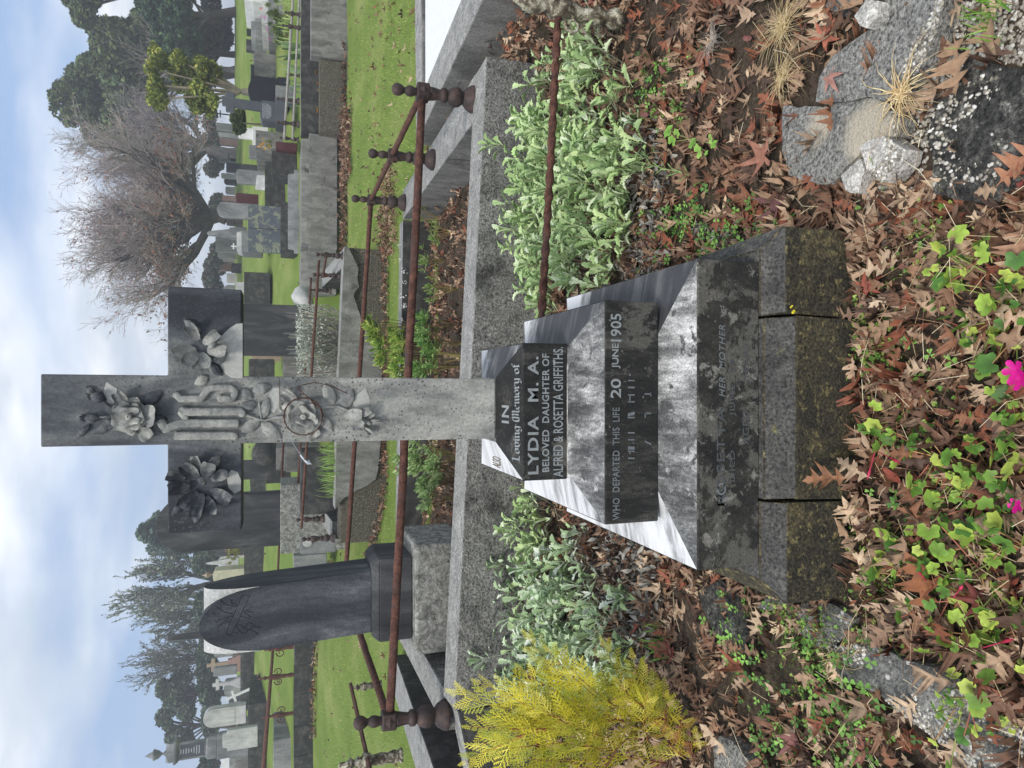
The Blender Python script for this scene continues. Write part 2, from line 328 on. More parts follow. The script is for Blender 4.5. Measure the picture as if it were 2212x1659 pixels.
# ------------------------------------------------------------------ mesh building
def meta(o, label=None, cat=None, group=None, kind=None):
    if label: o['label'] = label
    if cat: o['category'] = cat
    if group: o['group'] = group
    if kind: o['kind'] = kind
    return o
def thing(name, label, cat, loc, group=None, rz=0):
    o = bpy.data.objects.new(name, None); COL.objects.link(o); o.location = loc
    o.rotation_euler = (0, 0, rz); o.empty_display_size = .1
    return meta(o, label, cat, group)
class M:
    """collects polygons (with a material slot each), links them as one mesh object"""
    def __init__(s): s.v = []; s.f = []; s.m = []
    def add(s, vs, fs, mi=0):
        n = len(s.v); s.v += [Vector(v) for v in vs]; s.f += [[i+n for i in f] for f in fs]
        s.m += ([mi]*len(fs) if isinstance(mi, int) else list(mi))
        return s
    def hexa(s, b, t, mi=0):    # bottom 4 and top 4 corners, same winding (counter-clockwise from above)
        mis = mi if isinstance(mi, (list, tuple)) else [mi]*6
        s.add(list(b)+list(t), [[3, 2, 1, 0], [4, 5, 6, 7], [0, 1, 5, 4], [1, 2, 6, 5], [2, 3, 7, 6], [3, 0, 4, 7]], mis)
        return s
    def box(s, x0, x1, y0, y1, z0, z1, mi=0, tx=0, ty=0):   # tx, ty: top is inset by that
        b = [(x0, y0, z0), (x1, y0, z0), (x1, y1, z0), (x0, y1, z0)]
        t = [(x0+tx, y0+ty, z1), (x1-tx, y0+ty, z1), (x1-tx, y1-ty, z1), (x0+tx, y1-ty, z1)]
        return s.hexa(b, t, mi)
    def prism(s, pts, off, mi=0, mtop=None):    # pts loop of xyz, extruded by off (loop faces away from off)
        n = len(pts); off = Vector(off); a = [Vector(p) for p in pts]; b = [p+off for p in a]
        fs = [list(range(n))] + [[n+i for i in range(n)][::-1]] + [[(i+1) % n, i, n+i, n+(i+1) % n] for i in range(n)]
        s.add(a+b, fs, [mi, mi if mtop is None else mtop]+[mi]*n); return s
    def lathe(s, prof, c=(0, 0, 0), seg=12, mi=0, axis='z', sq=False):
        vs = []; fs = []; c = Vector(c)
        for r, z in prof:
            for k in range(seg):
                a = 2*PI*(k+.5)/seg
                p = Vector((r*math.cos(a), r*math.sin(a), z))
                if axis == 'y': p = Vector((p.x, -p.z, p.y))
                if axis == 'x': p = Vector((p.z, p.x, p.y))
                vs.append(c+p)
        for i in range(len(prof)-1):
            for k in range(seg):
                k2 = (k+1) % seg
                fs.append([i*seg+k, i*seg+k2, (i+1)*seg+k2, (i+1)*seg+k])
        fs.append(list(range(seg))[::-1]); fs.append([(len(prof)-1)*seg+k for k in range(seg)])
        return s.add(vs, fs, mi)
    def tube(s, pts, r, seg=6, mi=0, flat=None, twist=0):
        pts = [Vector(p) for p in pts]; n = len(pts)
        rs = r if isinstance(r, (list, tuple)) else [r]*n
        vs = []; fs = []; prev = None
        for i, p in enumerate(pts):
            t = (pts[min(i+1, n-1)]-pts[max(i-1, 0)]).normalized()
            if prev is None:
                prev = t.orthogonal().normalized() if abs(t.z) > .9 else Vector((0, 0, 1))
            u = (prev - t*prev.dot(t)).normalized(); prev = u; q = t.cross(u)
            for k in range(seg):
                a = 2*PI*k/seg + twist*i
                rr = rs[i]*(flat(k, seg) if flat else 1)
                vs.append(p+u*math.cos(a)*rr+q*math.sin(a)*rr)
        for i in range(n-1):
            for k in range(seg):
                k2 = (k+1) % seg
                fs.append([i*seg+k, i*seg+k2, (i+1)*seg+k2, (i+1)*seg+k])
        fs.append(list(range(seg))[::-1]); fs.append([(n-1)*seg+k for k in range(seg)])
        return s.add(vs, fs, mi)
    def grid(s, fn, nu, nv, mi=0):
        vs = [fn(i/nu, j/nv) for i in range(nu+1) for j in range(nv+1)]
        fs = [[i*(nv+1)+j, (i+1)*(nv+1)+j, (i+1)*(nv+1)+j+1, i*(nv+1)+j+1] for i in range(nu) for j in range(nv)]
        return s.add(vs, fs, mi)
    def rough(s, amp, freq):
        s.v = [v + Vector((mnoise.noise(v*freq), mnoise.noise(v*freq+Vector((9, 3, 1))), mnoise.noise(v*freq+Vector((1, 7, 5)))))*amp for v in s.v]
        return s
    def build(s, name, mats, parent=None, origin=None, smooth=False, bev=0, fix=True, label=None):
        me = bpy.data.meshes.new(name)
        org = Vector(origin) if origin is not None else (Vector((0, 0, 0)))
        me.from_pydata([tuple(v-org) for v in s.v], [], s.f)
        for mm in (mats if isinstance(mats, (list, tuple)) else [mats]): me.materials.append(MATS[mm])
        me.polygons.foreach_set('material_index', s.m)
        if smooth: me.polygons.foreach_set('use_smooth', [True]*len(s.f))
        if fix or bev:
            bm = bmesh.new(); bm.from_mesh(me)
            if fix: bmesh.ops.recalc_face_normals(bm, faces=bm.faces)
            if bev: bmesh.ops.bevel(bm, geom=[e for e in bm.edges if e.is_manifold and e.calc_face_angle(0) > .5], offset=bev, segments=2, affect='EDGES', profile=.5, clamp_overlap=True)
            bm.to_mesh(me); bm.free()
        me.update()
        o = bpy.data.objects.new(name, me); COL.objects.link(o)
        if parent is not None:
            o.parent = parent
        elif origin is not None:
            o.location = org
        if label: o['label'] = label
        return o
def wb(m, name, mats, parent, **kw):
    """world-space mesh under an unrotated thing"""
    return m.build(name, mats, parent=parent, origin=parent.location if parent.type == 'EMPTY' else parent['org'], **kw)
def noisy_box(m, x0, x1, y0, y1, z0, z1, n=0): m.box(x0, x1, y0, y1, z0, z1)

class Sc:
    """numpy scatterer: many small copies of templates in one mesh with a colour per copy"""
    def __init__(s): s.V = []; s.loops = []; s.tot = []; s.C = []; s.n = 0
    def put(s, tv, tf, mats, pos, cols, shade=None):
        tv = np.asarray(tv, float); m = len(pos); k = len(tv)
        if shade is None: shade = SHADE.get((k, len(tf)))
        if m == 0: return
        V = np.einsum('mij,kj->mki', mats, tv) + np.asarray(pos)[:, None, :]
        s.V.append(V.reshape(-1, 3))
        c = np.repeat(np.asarray(cols)[:, None, :], k, axis=1)
        if shade is not None: c = c*np.asarray(shade)[None, :, None]
        s.C.append(c.reshape(-1, 3))
        base = s.n + np.arange(m)*k
        for ln in set(len(f) for f in tf):
            F = np.array([f for f in tf if len(f) == ln])
            L = (base[:, None, None] + F[None]).reshape(-1)
            s.loops.append(L); s.tot.append(np.full(m*len(F), ln))
        s.n += m*k
    def prisms(s, p0, p1, r0, r1, cols, seg=4):
        p0 = np.asarray(p0); p1 = np.asarray(p1); r0 = np.asarray(r0)[:, None, None]; r1 = np.asarray(r1)[:, None, None]
        d = p1-p0; d = d/np.maximum(np.linalg.norm(d, axis=1, keepdims=True), 1e-9)
        up = np.where(np.abs(d[:, 2:3]) > .9, np.array([[1., 0, 0]]), np.array([[0, 0, 1.]]))
        u = np.cross(up, d); u /= np.maximum(np.linalg.norm(u, axis=1, keepdims=True), 1e-9); q = np.cross(d, u)
        a = 2*PI*np.arange(seg)/seg
        ring = u[:, None, :]*np.cos(a)[None, :, None] + q[:, None, :]*np.sin(a)[None, :, None]
        V = np.concatenate([p0[:, None]+ring*r0, p1[:, None]+ring*r1], axis=1)
        m = len(p0); s.V.append(V.reshape(-1, 3)); s.C.append(np.repeat(np.asarray(cols)[:, None, :], 2*seg, axis=1).reshape(-1, 3))
        F = np.array([[k, (k+1) % seg, seg+(k+1) % seg, seg+k] for k in range(seg)])
        base = s.n+np.arange(m)*2*seg
        s.loops.append((base[:, None, None]+F[None]).reshape(-1)); s.tot.append(np.full(m*seg, 4)); s.n += m*2*seg
    def build(s, name, mat, parent=None, origin=(0, 0, 0), smooth=False):
        V = np.concatenate(s.V)-np.array(origin)[None]; L = np.concatenate(s.loops); T = np.concatenate(s.tot); C_ = np.concatenate(s.C)
        me = bpy.data.meshes.new(name)
        me.vertices.add(len(V)); me.vertices.foreach_set('co', V.astype(np.float32).ravel())
        me.loops.add(len(L)); me.loops.foreach_set('vertex_index', L.astype(np.int32))
        me.polygons.add(len(T)); st = np.concatenate([[0], np.cumsum(T)[:-1]])
        me.polygons.foreach_set('loop_start', st.astype(np.int32))
        try: me.polygons.foreach_set('loop_total', T.astype(np.int32))
        except Exception: pass
        if smooth: me.polygons.foreach_set('use_smooth', np.ones(len(T), bool))
        ca = me.color_attributes.new('Col', 'FLOAT_COLOR', 'POINT')
        ca.data.foreach_set('color', np.concatenate([np.clip(C_, 0, 1), np.ones((len(C_), 1))], axis=1).astype(np.float32).ravel())
        me.materials.append(MATS[mat]); me.update(calc_edges=True); me.validate()
        o = bpy.data.objects.new(name, me); COL.objects.link(o)
        if parent is not None: o.parent = parent
        else: o.location = origin
        return o
def rots(yaw, tilt, roll, scale):
    """stack of matrices: roll about own axis, tilt up, then yaw; scale"""
    yaw, tilt, roll, scale = [np.broadcast_to(np.asarray(a, float), np.shape(yaw)) for a in (yaw, tilt, roll, scale)]
    c, s_ = np.cos, np.sin; o = np.zeros_like(yaw); l = np.ones_like(yaw)
    Rz = np.stack([np.stack([c(yaw), -s_(yaw), o], -1), np.stack([s_(yaw), c(yaw), o], -1), np.stack([o, o, l], -1)], -2)
    Ry = np.stack([np.stack([c(tilt), o, -s_(tilt)], -1), np.stack([o, l, o], -1), np.stack([s_(tilt), o, c(tilt)], -1)], -2)
    Rx = np.stack([np.stack([l, o, o], -1), np.stack([o, c(roll), -s_(roll)], -1), np.stack([o, s_(roll), c(roll)], -1)], -2)
    return (Rz@Ry@Rx)*scale[:, None, None]
def pal(cols, n, var=.15):
    c = np.array([lin(h) for h in cols])[nrg.integers(0, len(cols), n)]
    return c*(1+nrg.uniform(-var, var, (n, 1)))

# leaf templates: along +x, length 1, lying in xy; midribs and margins have their own tint
SHADE = {}
def outline_leaf(up, curl=0, cup=0, fold=0, wav=0, seed=0, bow=0):
    r = random.Random(seed); vs = []; fs = []; n = len(up)
    def sh(x, y):
        z = curl*(x-.4)**2 + cup*y*y*4 + fold*abs(y) + wav*math.sin(x*9+seed)*y*2
        z += wav*.5*math.sin(y*14+seed*2)
        return (x-abs(curl)*.2*(x-.4)**2, y*(1-abs(cup)*.25) + bow*(x-.5)**2, z)
    for x, y in up: vs.append(sh(x, 0))
    for x, y in up: vs.append(sh(x, y*(1+r.uniform(-.15, .15))))
    for x, y in up: vs.append(sh(x, -y*(1+r.uniform(-.15, .15))))
    for i in range(n-1):
        fs.append([i, i+1, n+i+1, n+i]); fs.append([i, 2*n+i, 2*n+i+1, i+1])
    return vs, fs
OAK = [(0, .010), (.11, .02), (.15, .06), (.20, .27), (.25, .20), (.28, .06), (.35, .05), (.42, .37), (.46, .27), (.51, .40), (.55, .11), (.62, .06), (.70, .31), (.75, .20), (.79, .07), (.87, .11), (.92, .05), (1, .008)]
oak_t = [outline_leaf(OAK, curl=c, cup=k, fold=fo, wav=.06, seed=i, bow=b_) for i, (c, k, fo, b_) in enumerate(
    [(.3, .3, 0, .1), (-.3, .5, .1, -.1), (.5, -.4, 0, .25), (-.5, -.3, .2, 0), (.15, .9, 0, .15), (.8, .3, -.2, -.25), (-.7, .8, .15, .1), (.2, -.8, .1, -.2)])]
OAKS = [(0, .02), (.2, .22), (.33, .06), (.48, .34), (.6, .07), (.75, .22), (1, .01)]
oaks_t = [outline_leaf(OAKS, curl=c, cup=k, seed=i) for i, (c, k) in enumerate([(.6, .8), (-.7, .6), (1, -.6), (.3, 1.2)])]
def star_leaf(seed, cup=.2):
    r = random.Random(seed); vs = [(0, 0, 0)]; fs = []; n = 0
    for k in range(5):
        a = (k-2)*R(58); L = [.62, .85, 1, .85, .62][k]
        for da, rr in ((-.36, .34), (-.16, .62), (0, 1), (.16, .62)):
            q = L*rr; x = math.cos(a+da)*q; y = math.sin(a+da)*q
            vs.append((x, y, cup*(q*q)+r.uniform(-.05, .05)))
    for i in range(1, len(vs)-1): fs.append([0, i, i+1])
    vs2 = vs+[(-.02, .012, 0), (-.5, .01, .05), (-.5, -.01, .05), (-.02, -.012, 0)]
    fs.append([len(vs), len(vs)+1, len(vs)+2, len(vs)+3])
    return vs2, fs
star_t = [star_leaf(1, .25), star_leaf(2, -.3), star_leaf(3, .6)]
PLAIN = [(0, .02), (.2, .17), (.45, .24), (.7, .17), (1, .005)]
plain_t = [outline_leaf(PLAIN, curl=c, cup=k, seed=i) for i, (c, k) in enumerate([(.4, .6), (-.5, .6), (.8, 1.2)])]
SILV = [(0, .02), (.28, .035), (.42, .09), (.46, .06), (.56, .145), (.60, .10), (.70, .19), (.74, .14), (.84, .19), (.88, .13), (.96, .11), (1, .02)]
silv_t = [outline_leaf(SILV, curl=c, cup=.7, fold=.35, wav=.07, seed=i) for i, c in enumerate([-.5, -.2, -.9, .1])]
def round_leaf(seed, lobes=5, cup=.35):
    r = random.Random(seed); vs = [(0, 0, 0)]; fs = []; N = lobes*4
    for k in range(N+1):
        a = -R(152)+R(304)*k/N
        q = .5*(1+.13*math.cos(lobes*2*PI*k/N+PI))*(1+r.uniform(-.03, .03))
        vs.append((math.cos(a)*q+.12, math.sin(a)*q, cup*q*q+.04*math.cos(lobes*2*PI*k/N)))
    for i in range(1, N+1): fs.append([0, i, i+1])
    return vs, fs
ger_t = [round_leaf(i, 5, c) for i, c in enumerate([.6, 1.1, .35, -.5])]
def clover():
    vs = []; fs = []
    for k in range(3):
        a = 2*PI*k/3; b = len(vs)
        pts = [(0.02, 0), (.3, .2), (.5, .27), (.62, .18), (.56, 0), (.62, -.18), (.5, -.27), (.3, -.2)]
        for x, y in pts:
            vs.append((x*math.cos(a)-y*math.sin(a), x*math.sin(a)+y*math.cos(a), .12*x+abs(y)*.25))
        fs.append([b, b+1, b+2, b+3, b+4]); fs.append([b, b+4, b+5, b+6, b+7])
    return vs, fs
clov_t = clover()
for L_, mid, edge in ((OAK, 1.12, .94), (SILV, .80, 1.10)): SHADE[(3*len(L_), 2*(len(L_)-1))] = [mid]*len(L_)+[edge]*(2*len(L_))
SHADE[(len(ger_t[0][0]), len(ger_t[0][1]))] = [.62]+[1.08]*(len(ger_t[0][0])-1)
DEAD = ['#8d705c', '#9d8069', '#7b5c4b', '#b0957e', '#5f473a', '#c4aa90', '#805843', '#866a59', '#4c3a31', '#a2866f', '#93705a', '#6d5040', '#8a5440']
DEADR = ['#8d4b3c', '#a2604c', '#7a3c35', '#9a6358', '#7e5350']

# ------------------------------------------------------------------ writing
def text_mesh(body, X0, X1, Y0, Y1, plane_pt, xdir, zdir, mat, parent, spacing=1, off=.02, name='inscription', ext=.0012, shear=0, fill=None):
    """letters lying on a stone face: Y0..Y1 left/right ends and X0..X1 top/bottom on the print"""
    cu = bpy.data.curves.new(name, 'FONT'); cu.body = body; cu.extrude = .5*ext; cu.offset = off
    cu.space_character = spacing; cu.size = 1; cu.shear = shear; cu.resolution_u = 3
    ob = bpy.data.objects.new(name, cu); COL.objects.link(ob)
    dg = bpy.context.evaluated_depsgraph_get(); me = bpy.data.meshes.new_from_object(ob.evaluated_get(dg))
    bpy.data.objects.remove(ob)
    co = np.zeros(len(me.vertices)*3, np.float32); me.vertices.foreach_get('co', co); co = co.reshape(-1, 3)
    mn, mx_ = co.min(0), co.max(0)
    n = Vector(xdir).cross(Vector(zdir)).normalized()      # outward normal
    def hit(X, Y):
        d = ray(X, Y); o = Vector((0, 0, EYE)); t = (Vector(plane_pt)-o).dot(n)/d.dot(n); return o+d*t
    a = hit(X1, Y0); b_ = hit(X1, Y1); c = hit(X0, (Y0+Y1)/2); mid = (a+b_)/2
    W = (b_-a); H = Vector(zdir).normalized()*(c-mid).dot(Vector(zdir).normalized())
    u = (co[:, 0]-mn[0])/(mx_[0]-mn[0]); v = (co[:, 1]-mn[1])/(mx_[1]-mn[1]); d = (co[:, 2]-mn[2])*1.0
    W_, H_, A, N_ = [np.array(tuple(q)) for q in (W, H, a, n)]
    out_ = A[None]+u[:, None]*W_+v[:, None]*H_+N_*(d[:, None]+.0006)
    org = np.array(tuple(parent['org'] if 'org' in parent.keys() else parent.location))
    me.vertices.foreach_set('co', (out_-org).astype(np.float32).ravel()); me.materials.clear(); me.materials.append(MATS[mat]); me.update()
    o = bpy.data.objects.new(name, me); COL.objects.link(o); o.parent = parent
    return o
BL = {  # blackletter strokes in a unit box, drawn with a slanted broad nib
 'L': [[(.1, .95), (.3, 1), (.3, .05), (.12, 0)], [(.3, .08), (.6, .0), (.75, .12)], [(.3, .55), (.5, .7)]],
 'o': [[(.25, .6), (.08, .48), (.08, .12), (.25, 0)], [(.25, .6), (.42, .48), (.42, .12), (.25, 0)]],
 'v': [[(.05, .62), (.12, .5), (.12, .12), (.28, 0)], [(.28, .62), (.45, .48), (.42, .12), (.28, 0)]],
 'i': [[(.02, .6), (.12, .5), (.12, .1), (.22, 0)], [(.10, .80), (.14, .76)]],
 'n': [[(.02, .6), (.12, .5), (.12, .1), (.2, 0)], [(.14, .48), (.32, .6), (.42, .48), (.42, .1), (.52, 0)]],
 'g': [[(.25, .6), (.08, .48), (.08, .12), (.25, 0)], [(.25, .6), (.42, .52), (.42, -.15), (.25, -.3), (.06, -.2)]],
 'M': [[(.15, .9), (.05, .6), (.08, .15), (.22, 0)], [(.3, 1), (.36, .8), (.36, 0)], [(.36, .85), (.55, 1), (.62, .8), (.62, .08)], [(.62, .85), (.8, 1), (.88, .8), (.86, .12), (.98, 0)]],
 'e': [[(.3, .6), (.08, .45), (.08, .12), (.25, 0), (.4, .1)], [(.3, .6), (.4, .45), (.12, .3)]],
 'm': [[(.02, .6), (.1, .5), (.1, .1), (.17, 0)], [(.12, .48), (.28, .6), (.36, .48), (.36, .1), (.43, 0)], [(.38, .48), (.54, .6), (.62, .48), (.62, .1), (.7, 0)]],
 'r': [[(.02, .6), (.12, .5), (.12, .1), (.2, 0)], [(.14, .46), (.28, .6), (.36, .54)]],
 'y': [[(.05, .62), (.12, .5), (.12, .12), (.26, 0)], [(.36, .62), (.42, .5), (.40, -.15), (.25, -.3), (.08, -.22)]],
 'f': [[(.3, .98), (.14, .85), (.14, .08), (.22, 0)], [(.02, .56), (.3, .6)], [(.28, .98), (.36, .92)]],
 ' ': []}
BW = {'L': .78, 'o': .52, 'v': .54, 'i': .26, 'n': .56, 'g': .54, 'M': 1.04, 'e': .5, 'm': .74, 'r': .44, 'y': .54, 'f': .42, ' ': .3}
def blackletter(body, X0, X1, Y0, Y1, plane_pt, xdir, zdir, mat, parent):
    tot = sum(BW[c] for c in body); m = M(); x = 0
    n = Vector(xdir).cross(Vector(zdir)).normalized(); zd = Vector(zdir).normalized()
    def hit(X, Y):
        d = ray(X, Y); o = Vector((0, 0, EYE)); return o+d*((Vector(plane_pt)-o).dot(n)/d.dot(n))
    a = hit(X1, Y0); b_ = hit(X1, Y1); c_ = hit(X0, (Y0+Y1)/2); H = zd*(c_-(a+b_)/2).dot(zd); W = b_-a
    k = 0
    for ch in body:
        for st in BL[ch]:
            for (p, q) in zip(st[:-1], st[1:]):
                nx, nz = .065, .05; k += 1
                pts = []
                for (px_, pz_) in ((p[0]-nx, p[1]-nz), (p[0]+nx, p[1]+nz), (q[0]+nx, q[1]+nz), (q[0]-nx, q[1]-nz)):
                    pts.append(a+W*((x+px_)/tot)+H*pz_+n*(.0010+.00002*k))
                m.add(pts, [[0, 1, 2, 3]])
        x += BW[ch]
    return wb(m, 'inscription', mat, parent, fix=False)

# ================================================================== THE SETTING: ground
def soilness(x, y):
    # bare soil under the near plots, mown grass elsewhere
    e = mnoise.noise(Vector((x*2, y*2, 4)))*.12
    v = 1 - ss(3.9, 4.15, y+e)
    if -1.9 < x < 1.85 and 3.9 <= y < 7.0: v = 1
    if 1.85 < x < 4.2 and y < 6.4: v = 1
    if x < -2 and y < 6.0: v = 1
    return v
def grid_axis(segs):
    o = []
    for a, b_, n in segs: o += list(np.linspace(a, b_, n, endpoint=False))
    o.append(segs[-1][1]); return o
xs = grid_axis([(-260, -40, 12), (-40, -8, 40), (-8, -3, 30), (-3, 3, 100), (3, 8, 30), (8, 40, 40), (40, 260, 12)])
ys = grid_axis([(-3, .5, 8), (.5, 4.4, 70), (4.4, 12, 70), (12, 17.4, 30), (17.4, 18.6, 14), (18.6, 30, 40), (30, 60, 40), (60, 140, 20), (140, 400, 10)])
gv = [(x, y, g(x, y)) for y in ys for x in xs]; nx_ = len(xs)
gf = [[j*nx_+i, j*nx_+i+1, (j+1)*nx_+i+1, (j+1)*nx_+i] for j in range(len(ys)-1) for i in range(nx_-1)]
me = bpy.data.meshes.new('ground'); me.from_pydata(gv, [], gf)
ca = me.color_attributes.new('Col', 'FLOAT_COLOR', 'POINT')
ca.data.foreach_set('color', [c for (x, y, z) in gv for c in ((1-soilness(x, y),)*3+(1,))])
me.polygons.foreach_set('use_smooth', [True]*len(gf)); me.materials.append(MATS['ground']); me.update()
go = bpy.data.objects.new('ground', me); COL.objects.link(go); meta(go, kind='structure')

# ================================================================== THE MONUMENT
CX = -.080
def hip_top(m, x0, x1, y0, y1, z0, ix, iy0, iy1, z1, mats):
    """sloping top: front, right, back, left slopes and a flat seat"""
    b = [(x0, y0, z0), (x1, y0, z0), (x1, y1, z0), (x0, y1, z0)]
    t = [(x0+ix, y0+iy0, z1), (x1-ix, y0+iy0, z1), (x1-ix, y1-iy1, z1), (x0+ix, y1-iy1, z1)]
    m.hexa(b, t, mats)
mon = thing('cross_monument', 'stained marble cross carved with roses on three stepped blocks over a cracked concrete plinth', 'gravestone', (CX, 2.0, 0))
# plinth: three pieces of concrete with gaps between
pf, pb = 1.49, 2.60
pieces = [(-.586, -.318, .232, 1.552, .012), (-.312, .178, .214, 1.535, -.012), (.184, .420, .236, 1.552, .006)]
for i, (x0, x1, zc_, yt, sk) in enumerate(pieces):
    m = M(); ztop = .272
    xo = .055
    xl = x0+(xo if i == 0 else 0); xr = x1-(xo if i == 2 else 0)
    yf = pf+(.006 if i != 1 else -.006)
    N = 7
    def bx_(t, s_):   # curved joint
        return s_*.008*math.sin(t*PI)
    rows = [(yf-.004, -.12), (yf, zc_-.004), (yf+.006, zc_), (yt, ztop)]
    lw = [x0, x0, x0+.002, xl]; rw = [x1, x1, x1-.002, xr]
    vs = []
    for (yy, z_), a, b_ in zip(rows, lw, rw): vs += [(a+bx_(z_/.27, 1 if i else 0), yy, z_), (b_+bx_(z_/.27, 1 if i < 2 else 0), yy, z_)]
    n = len(vs)
    fs = [[2*k, 2*k+1, 2*k+3, 2*k+2] for k in range(3)]
    vs += [(xr, pb-.05, ztop), (xl, pb-.05, ztop), (x1, pb, zc_), (x0, pb, zc_), (x1, pb, -.12), (x0, pb, -.12)]
    fs += [[6, 7, n, n+1], [n+1, n, n+2, n+3], [n+3, n+2, n+4, n+5], [1, n+4, n+2, n, 7, 5, 3], [0, 2, 4, 6, n+1, n+3, n+5], [0, n+5, n+4, 1]]
    m.add(vs, fs, [0, 1, 1, 1, 1, 0, 1 if i else 0, 0, 0])
    wb(m, 'plinth', ['plinth_concrete', 'plinth_concrete_grey'], mon, bev=.003)
z1, z2, z3 = .466, .668, .837
yA, yB, yC, yD = 1.555, 1.690, 1.883, 2.069
def tier(name, x0, x1, y0, y1, z0, z_, ix, iy0, iy1, zt, front, bev=.0035, fs_=1):
    m = M()
    # a body whose top edge joins a hipped top
    v = [(x0, y0, z0), (x1, y0, z0), (x1, y1, z0), (x0, y1, z0), (x0, y0, z_), (x1, y0, z_), (x1, y1, z_), (x0, y1, z_),
         (x0+ix, y0+iy0, zt), (x1-ix, y0+iy0, zt), (x1-ix, y1-iy1, zt), (x0+ix, y1-iy1, zt)]
    f = [[3, 2, 1, 0], [0, 1, 5, 4], [1, 2, 6, 5], [2, 3, 7, 6], [3, 0, 4, 7], [4, 5, 9, 8], [5, 6, 10, 9], [6, 7, 11, 10], [7, 4, 8, 11], [8, 9, 10, 11]]
    m.add(v, f, [0, 0, 2, 2, 3, fs_, 2, 1, 3, 1])
    return wb(m, name, [front, 'marble_top', 'marble_right_slope', 'marble_left_slope'], mon, bev=bev)
t1 = tier('lower_block', -.492, .331, yA, 2.434, .2725, z1, .19, .135, .12, .504, 'marble_black_front_worn')
t2 = tier('middle_block', -.384, .229, yB, 2.352, .5035, z2, .12, .19, .10, .698, 'marble_black_front')
t3 = tier('upper_block', -.283, .120, yC, 2.325, .6975, z3, .10, .186, .10, .864, 'marble_black_front', fs_=0)
# mortar bead showing under the upper block
m = M(); m.box(-.279, .06, yC-.004, yC+.02, .6925, .699); m.rough(.002, 90); wb(m, 'mortar', 'slab_pale', mon)
# the cross shaft, one piece
hw = .0945; zT = 2.096; zA1, zA0 = 1.799, 1.611; ax = .338; yF, yK = yD, yD+.105; zb = .8645
m = M()
ol = [(-hw, zb), (hw, zb), (hw, zA0), (ax, zA0), (ax, zA1), (hw, zA1), (hw, zT), (-hw, zT), (-hw, zA1), (-ax, zA1), (-ax, zA0), (-hw, zA0)]
m.prism([(CX+x+(z-zb)*.0075+.002, yF+(z-zb)*.0, z) for x, z in ol], (0, yK-yF, 0))
shaft = wb(m, 'cross', 'marble_cross', mon, bev=.0035)
F_PT = (0, yF, 0); XD, ZD = (1, 0, 0), (0, 0, 1)
def F(X, Y, lift=0): 
    p = P(X, Y, yF); p.y -= lift; return p
def relief_leaf(m, tip, base, wid, h=.007, mi=0):
    a = F(*base); b_ = F(*tip); ax_ = (b_-a); L = ax_.length; ax_.normalize(); sd_ = Vector((ax_.z, 0, -ax_.x))
    ww = wid
    def fn(u, v):
        q = (v-.5)*2; prof = (math.sin(PI*min(1, u**.85))**.75)*ww/2*(1+.06*math.sin(u*26))
        lift = h*(.45+.75*math.sin(PI*u))*(1-.25*abs(q)) + (.0022*(abs(q)) if abs(q) < .3 else 0)
        if abs(q) > .99: lift = -.002
        return a+ax_*L*u+sd_*prof*q+Vector((0, -lift, 0))
    m.grid(fn, 12, 10, mi)
def relief_petal(m, c, ang, length, wid, h0=.004, h1=.02, curl=.008, mi=0, inner=.0):
    """cupped petal growing from c (a world point on the face) in direction ang, tip lifted off the face"""
    dx_, dz_ = math.cos(ang), math.sin(ang)
    def fn(u, v):
        q = (v-.5)*2; w_ = wid/2*(math.sin(PI*(u*.72+.04))**.6)
        lift = h0+(h1-h0)*u**1.3+curl*q*q*(u) - .006*max(0, u-.8)*8*(.5)
        edge = .0025*math.sin(q*5+ang*3)*u
        return Vector((c.x+dx_*(inner+length*u)-dz_*w_*q, c.y-lift-edge, c.z+dz_*(inner+length*u)+dx_*w_*q))
    def fb(u, v):
        p = fn(u, v); return Vector((p.x, min(c.y+.001, p.y+.010*(1-.55*u)), p.z))
    m.grid(fn, 9, 8, mi)
    m.grid(fb, 9, 8, mi)
    for e in ((0, 0), (0, 1)):
        pass
    n = 8
    vs = []; fs = []
    path = [(u/8, 0) for u in range(9)]+[(1, v/8) for v in range(1, 9)]+[(1-u/8, 1) for u in range(1, 9)]
    for (u, v) in path: vs += [fn(u, v), fb(u, v)]
    for i in range(len(path)-1): fs.append([2*i, 2*i+1, 2*i+3, 2*i+2])
    m.add(vs, fs, mi)
def rose(X, Y, rad, seed, mat, name='carved_rose'):
    r = random.Random(seed); c = F(X, Y); m = M()
    for ring, (n, L, w_, h0, h1, inn) in enumerate([(5, 1.05, 1.5, .004, .020, 0), (3, .80, 1.45, .014, .036, 0), (2, .52, 1.25, .026, .046, 0)]):
        a0 = r.uniform(0, 2*PI)
        for k in range(n):
            relief_petal(m, c, a0+2*PI*k/n+r.uniform(-.2, .2), rad*L*r.uniform(.88, 1.1), rad*w_, h0, h1*rad/.045, .006*rad/.045, 0, rad*.08)
    m.lathe([(.001, .0), (rad*.2, .022), (rad*.22, .036), (rad*.1, .044*rad/.045+.004), (.0015, .045*rad/.045)], tuple(c), 10, 0, 'y')
    m.rough(.0035, 45); m.rough(.0012, 160)
    wb(m, name, mat, shaft_p, smooth=True, fix=False)
def stem(m, pts, r, lift=.006):
    n = []
    for i in range(len(pts)-1):
        for k in range(5):
            t = k/5; n.append((pts[i][0]+(pts[i+1][0]-pts[i][0])*t, pts[i][1]+(pts[i+1][1]-pts[i][1])*t))
    n.append(pts[-1])
    m.tube([F(x, y, lift) for x, y in n], r, 7)
